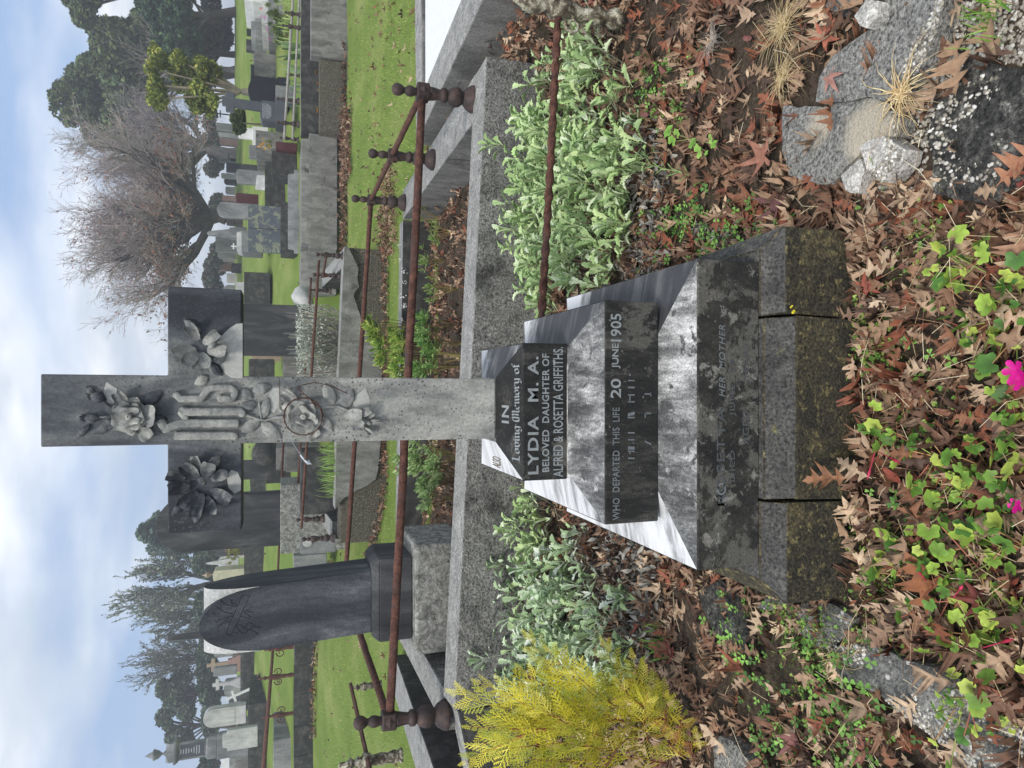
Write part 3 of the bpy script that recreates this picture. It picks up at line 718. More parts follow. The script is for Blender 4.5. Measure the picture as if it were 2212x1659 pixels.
def bud(X, Y, a, L, w_, mat, tail=None, name='carved_bud'):
    c = F(X, Y); m = M()
    prof = [(0.1, -1), (.42, -.8), (.85, -.45), (1, 0), (.8, .45), (.45, .8), (.1, 1)]
    vs = []; seg = 10; dx_, dz_ = math.cos(a), math.sin(a)
    for r_, t in prof:
        for k in range(seg):
            b_ = 2*PI*k/seg; s_ = math.cos(b_)*r_*w_/2; d_ = math.sin(b_)*r_*w_/2*.9
            vs.append(Vector((c.x+dx_*t*L/2-dz_*s_, c.y-.010-d_, c.z+dz_*t*L/2+dx_*s_)))
    fs = [[i*seg+k, i*seg+(k+1) % seg, (i+1)*seg+(k+1) % seg, (i+1)*seg+k] for i in range(len(prof)-1) for k in range(seg)]
    m.add(vs, fs)
    for da in (-.5, 0, .5):   # sepals
        relief_petal(m, Vector((c.x+dx_*L*.3, c.y, c.z+dz_*L*.3)), a+da, L*.5, w_*.35, .008, .014, .002)
    if tail: stem(m, [(X, Y), tail], .0035, .008)
    wb(m, name, mat, shaft_p, smooth=True, fix=False)
shaft_p = mon
def carved(name, mat, fn, label=None):
    m = M(); fn(m); m.rough(.0026, 50); m.rough(.001, 160); return wb(m, name, mat, mon, smooth=True, fix=False, label=label)
# upper roses
rose(283, 899, .040, 3, 'marble_relief'); 
def f_(m):
    relief_petal(m, F(306, 896), -PI/2-.1, .036, .062, .006, .034, .010)
    relief_petal(m, F(276, 880), .5, .045, .03, .008, .03, .006)
    relief_petal(m, F(300, 925), -2.3, .04, .036, .006, .026, .006)
carved('carved_petals', 'marble_relief', f_)
bud(200, 903, PI/2, .034, .027, 'marble_relief_dark', (250, 898)); bud(214, 858, PI/2-.2, .036, .032, 'marble_relief_dark', (256, 890))
for tip, base, w_ in (((203, 938), (252, 905), .03), ((352, 846), (308, 872), .034), ((238, 914), (278, 905), .030), ((166, 946), (196, 915), .020), ((362, 905), (325, 900), .02), ((170, 900), (192, 905), .012), ((185, 835), (206, 850), .016)):
    carved('carved_leaf', 'marble_relief_dark', lambda m: relief_leaf(m, tip, base, w_, .009))
# the letters I H S
def glyph(pts, wd, lift=.014, seed=0):
    m = M(); n = []
    for i in range(len(pts)-1):
        k_ = max(2, int(math.dist(pts[i], pts[i+1])/4))
        for k in range(k_): t = k/k_; n.append((pts[i][0]+(pts[i+1][0]-pts[i][0])*t, pts[i][1]+(pts[i+1][1]-pts[i][1])*t))
    n.append(pts[-1]); vs = []; fs = []
    for i, (x, y) in enumerate(n):
        a = n[max(0, i-1)]; b_ = n[min(len(n)-1, i+1)]; t = (F(*b_)-F(*a)).normalized(); s_ = Vector((t.z, 0, -t.x))
        w_ = wd/2*(1+.10*mnoise.noise(Vector((x*.3, y*.3, seed))))
        if i == 0 or i == len(n)-1: w_ *= .45
        c = F(x, y)
        for q, l in ((-1, -.003), (-.96, .86), (-.55, 1.0), (.55, 1.0), (.96, .86), (1, -.003)):
            jj = 1+.16*mnoise.noise(Vector((x*.2, y*.2, q*2)))
            vs.append(c+s_*w_*q+Vector((0, -(lift*l*jj if l > 0 else l), 0)))
    for i in range(len(n)-1):
        for k in range(5): fs.append([i*6+k, i*6+k+1, (i+1)*6+k+1, (i+1)*6+k])
    fs.append([0, 1, 2, 3, 4, 5]); fs.append([(len(n)-1)*6+k for k in range(6)])
    m.add(vs, fs); m.rough(.0009, 90); wb(m, 'carved_letter', 'marble_relief', mon, smooth=True, fix=False)
GW = .0225
glyph([(375, 941), (388, 941), (505, 941), (514, 945)], GW, seed=1)
glyph([(347, 906), (358, 927), (372, 921), (392, 914), (420, 914), (518, 914)], GW, seed=2)
glyph([(386, 886), (405, 890), (518, 888), (530, 897)], GW, seed=2)
glyph([(388, 886), (398, 900), (408, 905)], GW*.7, seed=3)
glyph([(377, 848), (391, 862), (436, 861), (449, 843), (458, 838), (498, 837), (510, 846), (503, 862), (478, 862), (472, 853)], GW*.85, seed=4)
# left arm bloom (flower with curling petals), right arm lily
def f_(m):
    c = F(437, 1050)
    for a, L, w_, h1, off in ((2.4, .055, .04, .04, (-10, 10)), (1.6, .05, .036, .045, (-25, 0)), (.7, .06, .034, .04, (-6, -15)), (3.4, .05, .045, .035, (8, 22)), (4.2, .055, .036, .04, (22, 8)), (5.2, .05, .03, .045, (20, -14)), (5.9, .045, .04, .035, (5, -20)), (2.9, .06, .03, .05, (0, 14)), (.1, .05, .03, .03, (-12, -28)), (1.2, .045, .03, .035, (-36, -16))):
        relief_petal(m, F(437+off[0], 1050+off[1]), a, L, w_, .008, h1, .010)
    m.tube([F(445, 1040, .03), F(440, 1034, .05), F(436, 1026, .052)], [.007, .009, .007], 8)
carved('carved_flower', 'marble_relief_dark', f_)
for tip, base, w_ in (((420, 1130), (440, 1085), .034), ((385, 1085), (415, 1080), .026), ((492, 1080), (455, 1055), .032), ((400, 1010), (432, 1030), .028), ((478, 985), (450, 1010), .03), ((372, 1110), (392, 1092), .02)):
    carved('carved_leaf', 'marble_relief_dark', lambda m: relief_leaf(m, tip, base, w_, .009))
def f_(m):
    for a, L, w_, h1, off in ((1.9, .055, .045, .040, (-6, 4)), (3.3, .045, .05, .034, (4, 10)), (4.6, .05, .035, .036, (18, 4)), (2.5, .045, .035, .045, (-2, 8)), (5.4, .05, .03, .03, (10, -8)), (.6, .045, .03, .026, (0, -18))):
        relief_petal(m, F(430+off[0], 752+off[1]), a, L, w_, .006, h1, .010)
    m.tube([F(455, 752, .02), F(463, 746, .036), F(470, 740, .036)], [.006, .009, .006], 8)
carved('carved_lily', 'marble_relief', f_)
for tip, base, w_, mm in (((398, 690), (432, 722), .03, 'marble_relief_dark'), ((492, 762), (462, 783), .03, 'marble_relief'), ((415, 798), (440, 778), .034, 'marble_relief_dark'), ((480, 812), (452, 785), .032, 'marble_relief_dark'), ((420, 830), (450, 815), .03, 'marble_relief')):
    carved('carved_leaf', mm, lambda m: relief_leaf(m, tip, base, w_, .009))
# bare clean patches where lichen never took
def patch(pts):
    m = M(); c = sum((F(*p) for p in pts), Vector())/len(pts); n = len(pts)
    m.add([F(*p, .0012) for p in pts], [list(range(n))]); wb(m, 'clean_patch', 'marble_clean', mon)
t2_ = lambda a, b_: (a/3, 553+b_/3)
patch([t2_(*q) for q in [(1572, 436), (1530, 440), (1482, 472), (1432, 522), (1400, 560), (1400, 610), (1440, 620), (1424, 700), (1460, 765), (1500, 790), (1572, 795)]])
patch([t2_(*q) for q in [(1500, 1385), (1540, 1400), (1562, 1450), (1560, 1520), (1520, 1540), (1480, 1500), (1470, 1430)]])
patch([t2_(*q) for q in [(690, 815), (760, 860), (740, 960), (700, 950), (670, 880)]])
patch([(603, 838), (606, 872), (592, 892), (578, 884), (582, 850), (592, 838)])
patch([(790, 838), (800, 866), (790, 900), (768, 884), (760, 862)])
# the lower rose with leaves, stem and a hanging lily
for tip, base, w_, mm in (((587, 836), (546, 842), .036, 'marble_relief'), ((520, 838), (545, 862), .03, 'marble_relief'), ((580, 858), (566, 905), .034, 'marble_relief'), ((520, 936), (562, 905), .036, 'marble_relief'), ((608, 950), (566, 912), .042, 'marble_relief'), ((512, 880), (556, 872), .03, 'marble_relief'),
                          ((762, 838), (740, 882), .045, 'marble_relief'), ((700, 828), (722, 872), .04, 'marble_relief'), ((718, 934), (696, 902), .03, 'marble_relief')):
    carved('carved_leaf', mm, lambda m: relief_leaf(m, tip, base, w_, .008))
rose(655, 899, .043, 8, 'marble_relief'); bud(622, 878, PI/2+.2, .034, .03, 'marble_relief')
def f_(m):
    relief_petal(m, F(640, 868), .9, .045, .03, .006, .026, .006); relief_petal(m, F(665, 930), 3.9, .03, .045, .004, .02, .006)
carved('carved_petals', 'marble_relief', f_)
def f_(m):
    stem(m, [(528, 893), (556, 905), (574, 908), (592, 902), (614, 900)], .0042); stem(m, [(560, 868), (565, 905)], .003)
    stem(m, [(700, 880), (730, 878), (752, 886)], .0045)
carved('carved_stem', 'marble_relief', f_)
def f_(m):
    for a, L, w_, h1, off in ((-1.6, .05, .038, .03, (0, 0)), (-1.2, .055, .026, .03, (18, 4)), (-1.9, .045, .03, .026, (10, 14)), (-1.5, .05, .018, .02, (40, 18)), (-.9, .03, .016, .02, (46, 10)), (-2.3, .03, .014, .02, (42, 26))):
        relief_petal(m, F(752+off[0]-10, 896+off[1]), a, L, w_, .006, h1, .008)
    stem(m, [(758, 890), (775, 903), (800, 915)], .007, .012)
carved('carved_lily', 'marble_relief', f_)
# inscriptions
PF3, PF2, PF1 = (0, yC, 0), (0, yB, 0), (0, yA, 0)
sl3 = Vector((0, .186, .027))
text_mesh('IN', 1085, 1100, 915, 876, (0, yC, z3), XD, sl3, 'lead_letter', mon, 1.15, .02)
blackletter('Loving Memory of', 1107, 1123, 1001, 784, (0, yC, z3), XD, sl3, 'lead_letter', mon)
text_mesh('LYDIA  M. A.', 1140, 1163, 1024, 770, PF3, XD, ZD, 'lead_letter', mon, 1.12, .02)
text_mesh('BELOVED  DAUGHTER OF', 1171, 1186, 1019, 764, PF3, XD, ZD, 'lead_letter', mon, 1.05, .018)
text_mesh('ALFRED & ROSETTA GRIFFITHS.', 1195, 1216, 1030, 750, PF3, XD, ZD, 'lead_letter', mon, 1.0, .008)
text_mesh('WHO  DEPARTED  THIS  LIFE', 1323, 1338, 1123, 880, PF2, XD, ZD, 'lead_letter_mid', mon, 1.02, .012)
text_mesh('20', 1319, 1341, 860, 818, PF2, XD, ZD, 'lead_letter', mon, 1.0, .012)
text_mesh('TH', 1320, 1327, 814, 798, PF2, XD, ZD, 'lead_letter_faded', mon, 1.0, .01)
text_mesh('JUNE', 1322, 1340, 796, 742, PF2, XD, ZD, 'lead_letter', mon, 1.0, .012)
text_mesh('1905', 1319, 1342, 738, 678, PF2, XD, ZD, 'lead_letter', mon, 1.0, .012)
def fragments(rows, pf, mat):
    m = M()
    for X0, X1, Ys in rows:
        for (Y, w_, dx_) in Ys:
            m.prism([P(X1, Y+w_/2, pf[1]-.0016), P(X1, Y-w_/2, pf[1]-.0016), P(X0, Y-w_/2+dx_, pf[1]-.0016), P(X0, Y+w_/2+dx_, pf[1]-.0016)], (0, .0012, 0))
    wb(m, 'inscription', mat, mon)
fragments([(1357, 1371, [(990, 3.5, 0), (975, 3, 0), (968, 7, 0), (950, 3, 0), (935, 3, 0), (902, 3.4, 0), (893, 7, 3), (868, 3.2, 0), (853, 3, 0), (837, 4, 0), (822, 3, 0)]),
           (1360, 1362, [(862, 14, 0), (975, 12, 0), (810, 5, 0)]), (1393, 1407, [(960, 3.5, -7), (893, 3, 0), (851, 3, 0)]), (1393, 1395, [(897, 10, 0)]), (1405, 1407, [(852, 8, 0)])], PF2, 'lead_letter_mid')
text_mesh('ROSETTA,', 1548, 1568, 1091, 870, PF1, XD, ZD, 'lead_letter_faded', mon, 1.1, .01)
text_mesh('RO', 1548, 1568, 1091, 1042, PF1, XD, ZD, 'lead_letter_mid', mon, 1.1, .012)
text_mesh('HER  MOTHER', 1553, 1566, 857, 702, PF1, XD, ZD, 'lead_letter_mid', mon, 1.1, .006, shear=.25)
text_mesh('DIED        JUNE  191', 1576, 1590, 1040, 766, PF1, XD, ZD, 'lead_letter_faded', mon, 1.05, .006)
text_mesh('AGED        YEARS', 1604, 1617, 960, 745, PF1, XD, ZD, 'lead_letter_faded', mon, 1.05, .006)
sl3l = Vector((.10, 0, .027))
text_mesh('ALSO', 1066, 1082, 1012, 990, (-.283, 0, z3), sl3l, Vector((0, 1, 0)), 'letter_brown', mon, 1, .0)
# rusty wire looped round the lower rose, with a galvanised bolt
wire = thing('wire_loop', 'rusty wire looped round the carved rose on the cross, with a zinc bolt', 'wire', F(654, 898))
m = M()
def W_(X, Y, l): p = P(X, Y, yF); p.y -= l; return p
m.tube([W_(654+41*math.cos(a*.35)*(1+.03*math.sin(a*3)), 898+40*math.sin(a*.35), .045+.008*math.sin(a)) for a in range(0, 37)], .0016, 5)
m.tube([W_(642, 838, .05), W_(650, 832, .046), (W_(680, 826, .02)), W_(718, 834, .012), W_(745, 848, .01), W_(764, 857, .004)], .0012, 5)
m.tube([W_(642, 838, .05), W_(665, 858, .055), W_(682, 876, .052)], .0016, 5)
m.tube([W_(603, 817, .002), W_(604, 845, .02), W_(604, 876, .03)], .0008, 4)
wb(m, 'wire', 'wire_rust', wire, smooth=True, fix=False)
m = M(); m.tube([W_(610, 889, .04), W_(620, 905, .05), W_(627, 935, .045), W_(632, 955, .03), W_(645, 975, .02), W_(658, 990, .015)], .0011, 5); wb(m, 'wire', 'zinc', wire, smooth=True, fix=False)
m = M(); m.tube([W_(649, 981, .02), W_(663, 998, .02)], .0035, 8); m.lathe([(.0001, -.003), (.007, -.003), (.007, .003), (.0001, .003)], W_(665, 997, .02), 6, 0, 'y'); m.tube([W_(655, 990, .024), W_(672, 1000, .03)], .002, 5)
wb(m, 'bolt', 'zinc', wire, fix=True)

# ================================================================== PLOT KERBS, RAILS AND POSTS NEAR THE CROSS
def beam(m, a, b_, w_, h, mi=0, lift=0, mtop=None):
    """kerb whose top near edge runs a->b; w_ is a vector across the top, h its height"""
    a = Vector(a); b_ = Vector(b_); w_ = Vector(w_); d = Vector((0, 0, -h))
    mis = [mi]*6 if mtop is None else [mi, mtop, mi, mi, mi, mi]
    return m.hexa([a+d, b_+d, b_+w_+d, a+w_+d], [a, b_, b_+w_, a+w_], mis)
def split_beam(m, a, b_, w_, h, n, mi=0, mtop=1, amp=.004):
    a = Vector(a); b_ = Vector(b_)
    for i in range(n):
        p = a.lerp(b_, i/n); q = a.lerp(b_, (i+1)/n-.0015); o = Vector((0, rnd.uniform(-amp, amp), rnd.uniform(-amp, amp)))
        beam(m, p+o, q+o, w_, h, mi, mtop=mtop)
def solo(m, name, mats, label, cat, group=None, bev=0, kind=None, smooth=False, rough=None):
    if rough: m.rough(*rough)
    c = sum(m.v, Vector())/len(m.v); c.z = min(v.z for v in m.v)
    o = m.build(name, mats, origin=c, bev=bev, smooth=smooth); return meta(o, label, cat, group, kind)
kL = Vector((-1.86, 3.80, .575)); kR = Vector((2.02, 4.05, .312)); kM = kL.lerp(kR, .36); kN = kL.lerp(kR, .30)
m = M()
for p, q in ((kL, kR),):
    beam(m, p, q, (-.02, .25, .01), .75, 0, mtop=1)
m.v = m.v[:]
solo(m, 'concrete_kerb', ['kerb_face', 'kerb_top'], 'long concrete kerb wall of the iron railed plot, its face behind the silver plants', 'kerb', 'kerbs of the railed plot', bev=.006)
# left return of the kerb (runs away) and its dark outer corner
m = M(); a = Vector((-1.86, 4.06, .57)); b_ = Vector((-1.86, 7.0, .62))
beam(m, b_, a, (-.24, 0, 0), .7, 0, mtop=1)
solo(m, 'concrete_kerb', ['kerb_face', 'kerb_top'], 'concrete kerb running away from the left corner post beside the pointed headstone', 'kerb', 'kerbs of the railed plot', bev=.006)
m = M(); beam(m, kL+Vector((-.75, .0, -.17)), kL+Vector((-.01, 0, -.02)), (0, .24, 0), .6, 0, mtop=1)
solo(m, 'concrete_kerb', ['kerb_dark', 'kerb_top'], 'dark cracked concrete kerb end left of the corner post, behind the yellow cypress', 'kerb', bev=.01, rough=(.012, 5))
# right return
m = M(); a = Vector((1.72, 4.30, .315)); b_ = Vector((1.72, 7.15, .315))
beam(m, a, b_, (.30, 0, 0), .6, 0, mtop=1)
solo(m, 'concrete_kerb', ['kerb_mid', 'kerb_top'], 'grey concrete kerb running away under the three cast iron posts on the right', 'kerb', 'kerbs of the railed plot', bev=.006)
m = M(); beam(m, (-1.85, 7.16, .36), (1.719, 7.16, .312), (0, .22, 0), .4, 0, mtop=1)
solo(m, 'concrete_kerb', ['kerb_dark', 'kerb_top'], 'narrow kerb at the back of the railed plot, in front of the strip of lawn', 'kerb', 'kerbs of the railed plot', bev=.005)
# post
POST = [(.088, 0), (.090, .012), (.085, .03), (.072, .048), (.070, .056), (.052, .072), (.040, .08), (.045, .088), (.062, .105), (.067, .125), (.064, .15), (.050, .172), (.037, .182), (.035, .19), (.046, .196), (.048, .212), (.046, .226), (.036, .232), (.034, .24), (.038, .26), (.043, .285), (.044, .300), (.046, .308)]
POST2 = [(.026, .395), (.024, .402), (.030, .412), (.036, .43), (.034, .45), (.022, .465), (.019, .472), (.024, .480), (.035, .495), (.040, .515), (.036, .535), (.022, .549), (.004, .554)]
def iron_post(loc, label, rz=0, sc=1.0, lean=(0, 0), mat='iron_post', group='cast iron posts of the near railing', name='iron_post'):
    t = thing(name, label, 'fence post', loc, group, rz); t.scale = (sc,)*3; t.rotation_euler = (lean[0], lean[1], rz)
    def flute(mm, zlo, zhi, n=12, d=.07):
        for v in mm.v:
            if zlo < v.z < zhi:
                a = math.atan2(v.y, v.x); k = 1-d*abs(math.sin(a*n/2))*math.sin(PI*(v.z-zlo)/(zhi-zlo)); v.x *= k; v.y *= k
        return mm
    m = M().lathe(POST, (0, 0, 0), 36); flute(m, .088, .18); flute(m, .235, .306, 8, .1); m.build('shaft', mat, t, smooth=True)
    m = M(); h = .048; m.box(-h, h, -h, h, .309, .394); m.build('socket_block', mat, t, bev=.010)
    m = M()
    for a in range(4):
        c, s_ = math.cos(a*PI/2), math.sin(a*PI/2)
        def q(x, y, z): return (c*y-s_*x, s_*y+c*x, z)
        m.add([q(-.03, h+.001, .35), q(0, h+.001, .32), q(.03, h+.001, .35), q(0, h+.001, .38), q(0, h+.014, .35)], [[0, 1, 4], [1, 2, 4], [2, 3, 4], [3, 0, 4]])
    m.build('boss', mat, t)
    m = M().lathe(POST2, (0, 0, 0), 24); flute(m, .404, .464, 10, .1); m.build('finial', mat, t, smooth=True)
    return t
pR1 = Vector((1.86, 4.33, .315)); pL1 = Vector((-1.985, 4.03, .565)); pR2 = Vector((1.86, 5.6, .315)); pR3 = Vector((1.86, 7.02, .315)); pLb = Vector((-1.93, 6.1, .60))
t0 = iron_post(pL1, 'rusty cast iron corner post with round finial beside the yellow cypress', .1, 1.0, (0, R(3)))
t1_ = iron_post(pR1, 'rusty cast iron corner post on the right end of the kerb, nearest on that side', .2, .97)
t2_ = iron_post(pR2, 'rusty cast iron post in the middle of the three on the right kerb', 0, .97)
t3_ = iron_post(pR3, 'rusty cast iron post at the far back right corner of the railed plot', 0, .97)
t4_ = iron_post(pLb, 'rusty cast iron post mostly hidden behind the pointed headstone', 0, .97)
def rail(a, b_, r, label, mat='iron_rust', seg=10, sag=0, group=None, name='iron_rail', wob=.002):
    m = M(); n = 14; a = Vector(a); b_ = Vector(b_)
    m.tube([a.lerp(b_, i/n)+Vector((0, rnd.uniform(-wob, wob), -sag*math.sin(PI*i/n)+rnd.uniform(-wob, wob))) for i in range(n+1)], r, seg)
    o = m.build(name, mat, origin=(a+b_)/2, smooth=True); return meta(o, label, 'rail', group)
HB = Vector((0, 0, .345))
rail(pL1+HB+Vector((.05, 0, 0)), pR1+HB+Vector((-.05, 0, 0)), .0255, 'thick rusty rail across the front of the railed plot, passing behind the cross', sag=.004)
rail(pR1+HB+Vector((0, .05, 0)), pR2+HB-Vector((0, .05, 0)), .022, 'rusty rail between the first and second posts on the right', sag=0)
rail(pR2+HB+Vector((0, .05, 0)), pR3+HB-Vector((0, .05, 0)), .022, 'rusty rail between the second and third posts on the right')
pBL = Vector((-1.93, 7.02, .565))
rail(pR3+HB-Vector((.05, 0, 0)), pBL+HB, .0235, 'rusty rail across the back of the railed plot, in front of the rough stone wall', sag=0)
rail(pL1+HB+Vector((0, .05, 0)), pLb+HB-Vector((0, .05, 0)), .025, 'grey brown rail running away from the left corner post to the pointed headstone')
# twisted rail just behind the monument and its ornate socket
ta = P(1205.5, 28, 2.78); tb = P(1166, 740, 2.80)
m = M(); n = 260
pts = [ta.lerp(tb, i/n)+Vector((0, 0, -.004*math.sin(PI*i/n))) for i in range(n+1)]
m.tube(pts, [.0165+.0012*mnoise.noise(Vector((i*.15, 0, 0))) for i in range(n+1)], 12, flat=lambda k, sg: 1+.20*math.cos(2*2*PI*k/sg), twist=.22)
o = m.build('twisted_rail', 'iron_rust', origin=(ta+tb)/2, smooth=True); meta(o, 'rusty twisted iron rail low over the silver plants, running into the side of the monument', 'rail')
tp = thing('ornate_iron_post', 'ornate iron post crusted with white lichen at the right end of the twisted rail', 'fence post', (ta.x+.02, ta.y, ta.z-.24), None, 0)
m = M(); m.lathe([(.05, -.06), (.045, -.02), (.03, .0), (.028, .02), (.040, .04), (.042, .06), (.028, .08), (.026, .14), (.034, .16), (.036, .2), (.044, .21), (.046, .27), (.036, .28), (.024, .3), (.034, .33), (.04, .36), (.034, .4), (.012, .43), (.006, .45)], (0, 0, 0), 14); m.rough(.006, 30); m.build('shaft', 'iron_lichen', tp, smooth=True)
def scroll(c, r, a0, turns, w_, mat, parent, flip=1, name='scroll', plane='xz', tube=.006):
    m = M(); pts = []
    for i in range(26):
        t = i/25; a = a0+flip*t*turns*2*PI; q = r*(1-.78*t)
        x, z = math.cos(a)*q, math.sin(a)*q
        pts.append(Vector(c)+(Vector((x, 0, z)) if plane == 'xz' else Vector((0, x, z))))
    m.tube(pts, [tube*(1-.3*i/25) for i in range(26)], 6); return m.build(name, mat, parent, smooth=True, fix=False)
scroll((-.06, 0, .17), .045, 0, 1.4, 0, 'iron_lichen', tp, tube=.009); scroll((-.05, 0, .10), .035, PI, 1.3, 0, 'iron_lichen', tp, -1, tube=.008); scroll((-.06, 0, .03), .035, 1, 1.3, 0, 'iron_lichen', tp, tube=.008)
# second ornate rail fence far left by the lawn
def ornate_post(loc, h, label, mat, group=None, sc=1.0, name='ornate_iron_post', scrolls=True):
    t = thing(name, label, 'fence post', loc, group); k = h
    prof = [(.03, -.04), (.03, .0), (.022, .03), (.028, .1), (.02, .2), (.025, .3), (.02, .45), (.032, .5), (.034, .6), (.02, .63), (.026, .68), (.012, .74), (.018, .78), (.026, .80), (.012, .86), (.012, .97), (.003, 1.0)]
    m = M(); m.lathe([(r_*sc, z*k) for r_, z in prof], (0, 0, 0), 10); m.build('shaft', mat, t, smooth=True)
    if scrolls:
        for sx in (-1, 1):
            scroll((sx*.055*sc, 0, .44*k), .05*sc, PI/2, 1.2*sx, 0, mat, t, -1, tube=.007*sc)
    return t
aN = P(864, 1632, 4.9); 
op1 = ornate_post((aN.x, 4.9, aN.z), .43, 'ornate spiked iron post scabbed with lichen at the far left edge, beyond the corner post', 'iron_lichen', sc=1.7, scrolls=False)
bN = P(822, 1478, 6.3)
op2 = ornate_post((bN.x, 6.3, bN.z), .26, 'short twisted iron post with grey lichen, standing before the left lawn', 'iron_lichen', sc=1.2, scrolls=False)
sa = P(757, 1477, 6.3); sb_ = P(800, 1659, 4.75); sb_ = P(803, 1680, 4.6)
m = M(); m.tube([sa, sa.lerp(sb_, .5), sb_], .016, 4); o = m.build('iron_strap', 'iron_rust', origin=(sa+sb_)/2); meta(o, 'thin rusty iron strap sloping from the short twisted post out of the picture', 'rail')
# far left dark kerbs beyond that
m = M(); a = P(853, 1415, 7.0); b_ = P(940, 1668, 4.3); beam(m, (b_.x, 4.3, b_.z), (a.x, 7.0, a.z), (-.42, 0, 0), .8, 0, mtop=1)
solo(m, 'grave_kerb', ['kerb_dark', 'kerb_top'], 'dark stained concrete kerb left of the corner post, running back to the lawn', 'kerb', bev=.01)

# pointed headstone on the left, inside the railed plot
hs = thing('pointed_headstone', 'tall black headstone with pointed gothic gables and engraved leaves on two blocks', 'gravestone', (-1.50, 4.72, .30))
HX, HY = hs.location.x, hs.location.y
m = M(); x0 = P(935, 1410, 4.52).x; x1 = P(935, 1172, 4.52).x; m.box(x0, x1, 4.50, 5.12, .30, P(897, 1290, 4.5).z); m.rough(.006, 7)
wb(m, 'base', 'lichen_base', hs, bev=.02)
m = M(); x0 = P(850, 1382, 4.62); x1 = P(850, 1204, 4.62); zb0 = P(897, 1290, 4.5).z+.002; zb1 = P(803, 1290, 4.62).z
m.box(x0.x, x1.x, 4.60, 5.06, zb0, zb1-.05); m.box(x0.x, x1.x, 4.60, 5.06, zb1-.049, zb1, tx=.04, ty=.03)
wb(m, 'plinth', 'headstone_streaky', hs, bev=.006)
sx0 = P(800, 1364, 4.66).x; sx1 = P(800, 1232, 4.66).x; yf_, yb_ = 4.64, 5.00; zs = P(560, 1290, 4.66).z; zt_ = P(430, 1330, 4.66).z
ln = -.055    # leans left at the top
def leanx(z): return ln*(z-zb1)/(zt_-zb1)*1.0
def arch(n=9):   # unit pointed arch from (-1,0) over (0,1) to (1,0)
    o = []
    for i in range(n+1):
        t = i/n; x = -1+t; o.append((x, math.sin(math.acos(min(1, max(-1, -x*.86)))*1)/1.0*0+ (1-(abs(x))**2.1)**.62))
    return o
left = arch(); arc = left+[(-x, z) for x, z in left[::-1][1:]]
m = M(); cx_ = (sx0+sx1)/2; hw_ = (sx1-sx0)/2
cap = [(sx0, zb1+.001)]+[(sx0, zs-.35+.05*k) for k in range(7)]+[(cx_+x*hw_, zs+.0005+z*(zt_-zs)) for x, z in arc]+[(sx1, zs-.05-.05*k) for k in range(7)]+[(sx1, zb1+.001)]
m.prism([(x, yf_, z) for x, z in cap], (0, yb_-yf_, 0))
capy = [((yf_+yb_)/2+x*(yb_-yf_)/2, zs+.0005+z*(zt_-zs-.012)) for x, z in arc]
m2 = M(); m2.prism([(sx0+.001, y, z) for y, z in capy], (sx1-sx0-.002, 0, 0)); m2.m = [0, 0]+[1]*(len(m2.f)-2)
for mm in (m, m2):
    for v in mm.v: v.x += leanx(v.z)
wb(m, 'shaft', 'headstone_black', hs, bev=.004)
wb(m2, 'cross_gable', ['headstone_black', 'stone_pale'], hs)
# engraved lily and ribbon
m = M()
def EG(X, Y): p = P(X, Y, yf_); p.y -= .0008; return p
for ln_ in ([(625, 1383), (672, 1290)], [(642, 1386), (700, 1292)], [(625, 1383), (642, 1386)], [(672, 1290), (700, 1292)],
            ):
    pass
Z6 = lambda a, b_: (329+.1736*a, 1097+.1736*b_)
lines = [[(915, 1555), (1115, 1090)], [(985, 1575), (1215, 1085)], [(915, 1555), (930, 1578), (985, 1575)], [(1115, 1090), (1215, 1085)], [(1010, 1325), (880, 1290), (800, 1235)], [(1010, 1345), (900, 1370), (810, 1400)], [(985, 1340), (870, 1430), (805, 1500)],
         [(960, 1400), (850, 1460)], [(1050, 1225), (930, 1210), (845, 1160), (850, 1130), (870, 1180)], [(1000, 1150), (975, 1140), (985, 1190), (1050, 1200)], [(1090, 1350), (1160, 1365), (1225, 1355), (1190, 1330), (1140, 1300)],
         [(1130, 1290), (1200, 1260), (1250, 1220)], [(1040, 1465), (1090, 1455), (1190, 1520), (1140, 1570), (1090, 1540), (1040, 1465)], [(1150, 1475), (1190, 1430), (1230, 1435), (1290, 1480), (1355, 1485), (1310, 1510)], [(1190, 1520), (1260, 1470)], [(1215, 1515), (1290, 1550), (1310, 1580)], [(1140, 1570), (1215, 1515)], [(770, 1400), (800, 1420), (830, 1380)], [(740, 1300), (780, 1330), (840, 1310)], [(1160, 1285), (1265, 1300)], [(1010, 1560), (1070, 1545)]]
for L_ in lines:
    pts = []
    for i in range(len(L_)-1):
        for k in range(4): t = k/4; pts.append(EG(*Z6(L_[i][0]*(1-t)+L_[i+1][0]*t, L_[i][1]*(1-t)+L_[i+1][1]*t)))
    pts.append(EG(*Z6(*L_[-1]))); m.tube(pts, .0016, 4)
wb(m, 'engraving', 'crack_dark', hs, fix=False)

# tomb on the right with white pebble panel
tb_ = thing('ledger_tomb', 'long low concrete tomb with a white pebbled panel in its top, at the right edge', 'grave', (2.9, 4.6, 0))
m = M()
y0, y1 = 3.2, 6.25; zt0 = .365
beam(m, (2.36, y0, zt0), (2.20, y1, zt0-.02), (.32, 0, 0), .6, 0, mtop=1)
beam(m, (2.52+.001, y1-.3, zt0-.022), (4.2, y1-.2, zt0-.022), (0, .3, 0), .6, 0, mtop=1)
beam(m, (2.9, y0, zt0-.05), (2.9, y1-.31, zt0-.05), (1.2, 0, 0), .4, 0)
m.v = [v for v in m.v]
wb(m, 'kerb', ['kerb_mid', 'kerb_top'], tb_, bev=.008)
m = M(); m.add([(2.70, y0, zt0-.045), (4.1, y0, zt0-.045), (4.1, y1-.32, zt0-.045), (2.56, y1-.32, zt0-.045)], [[0, 1, 2, 3]])
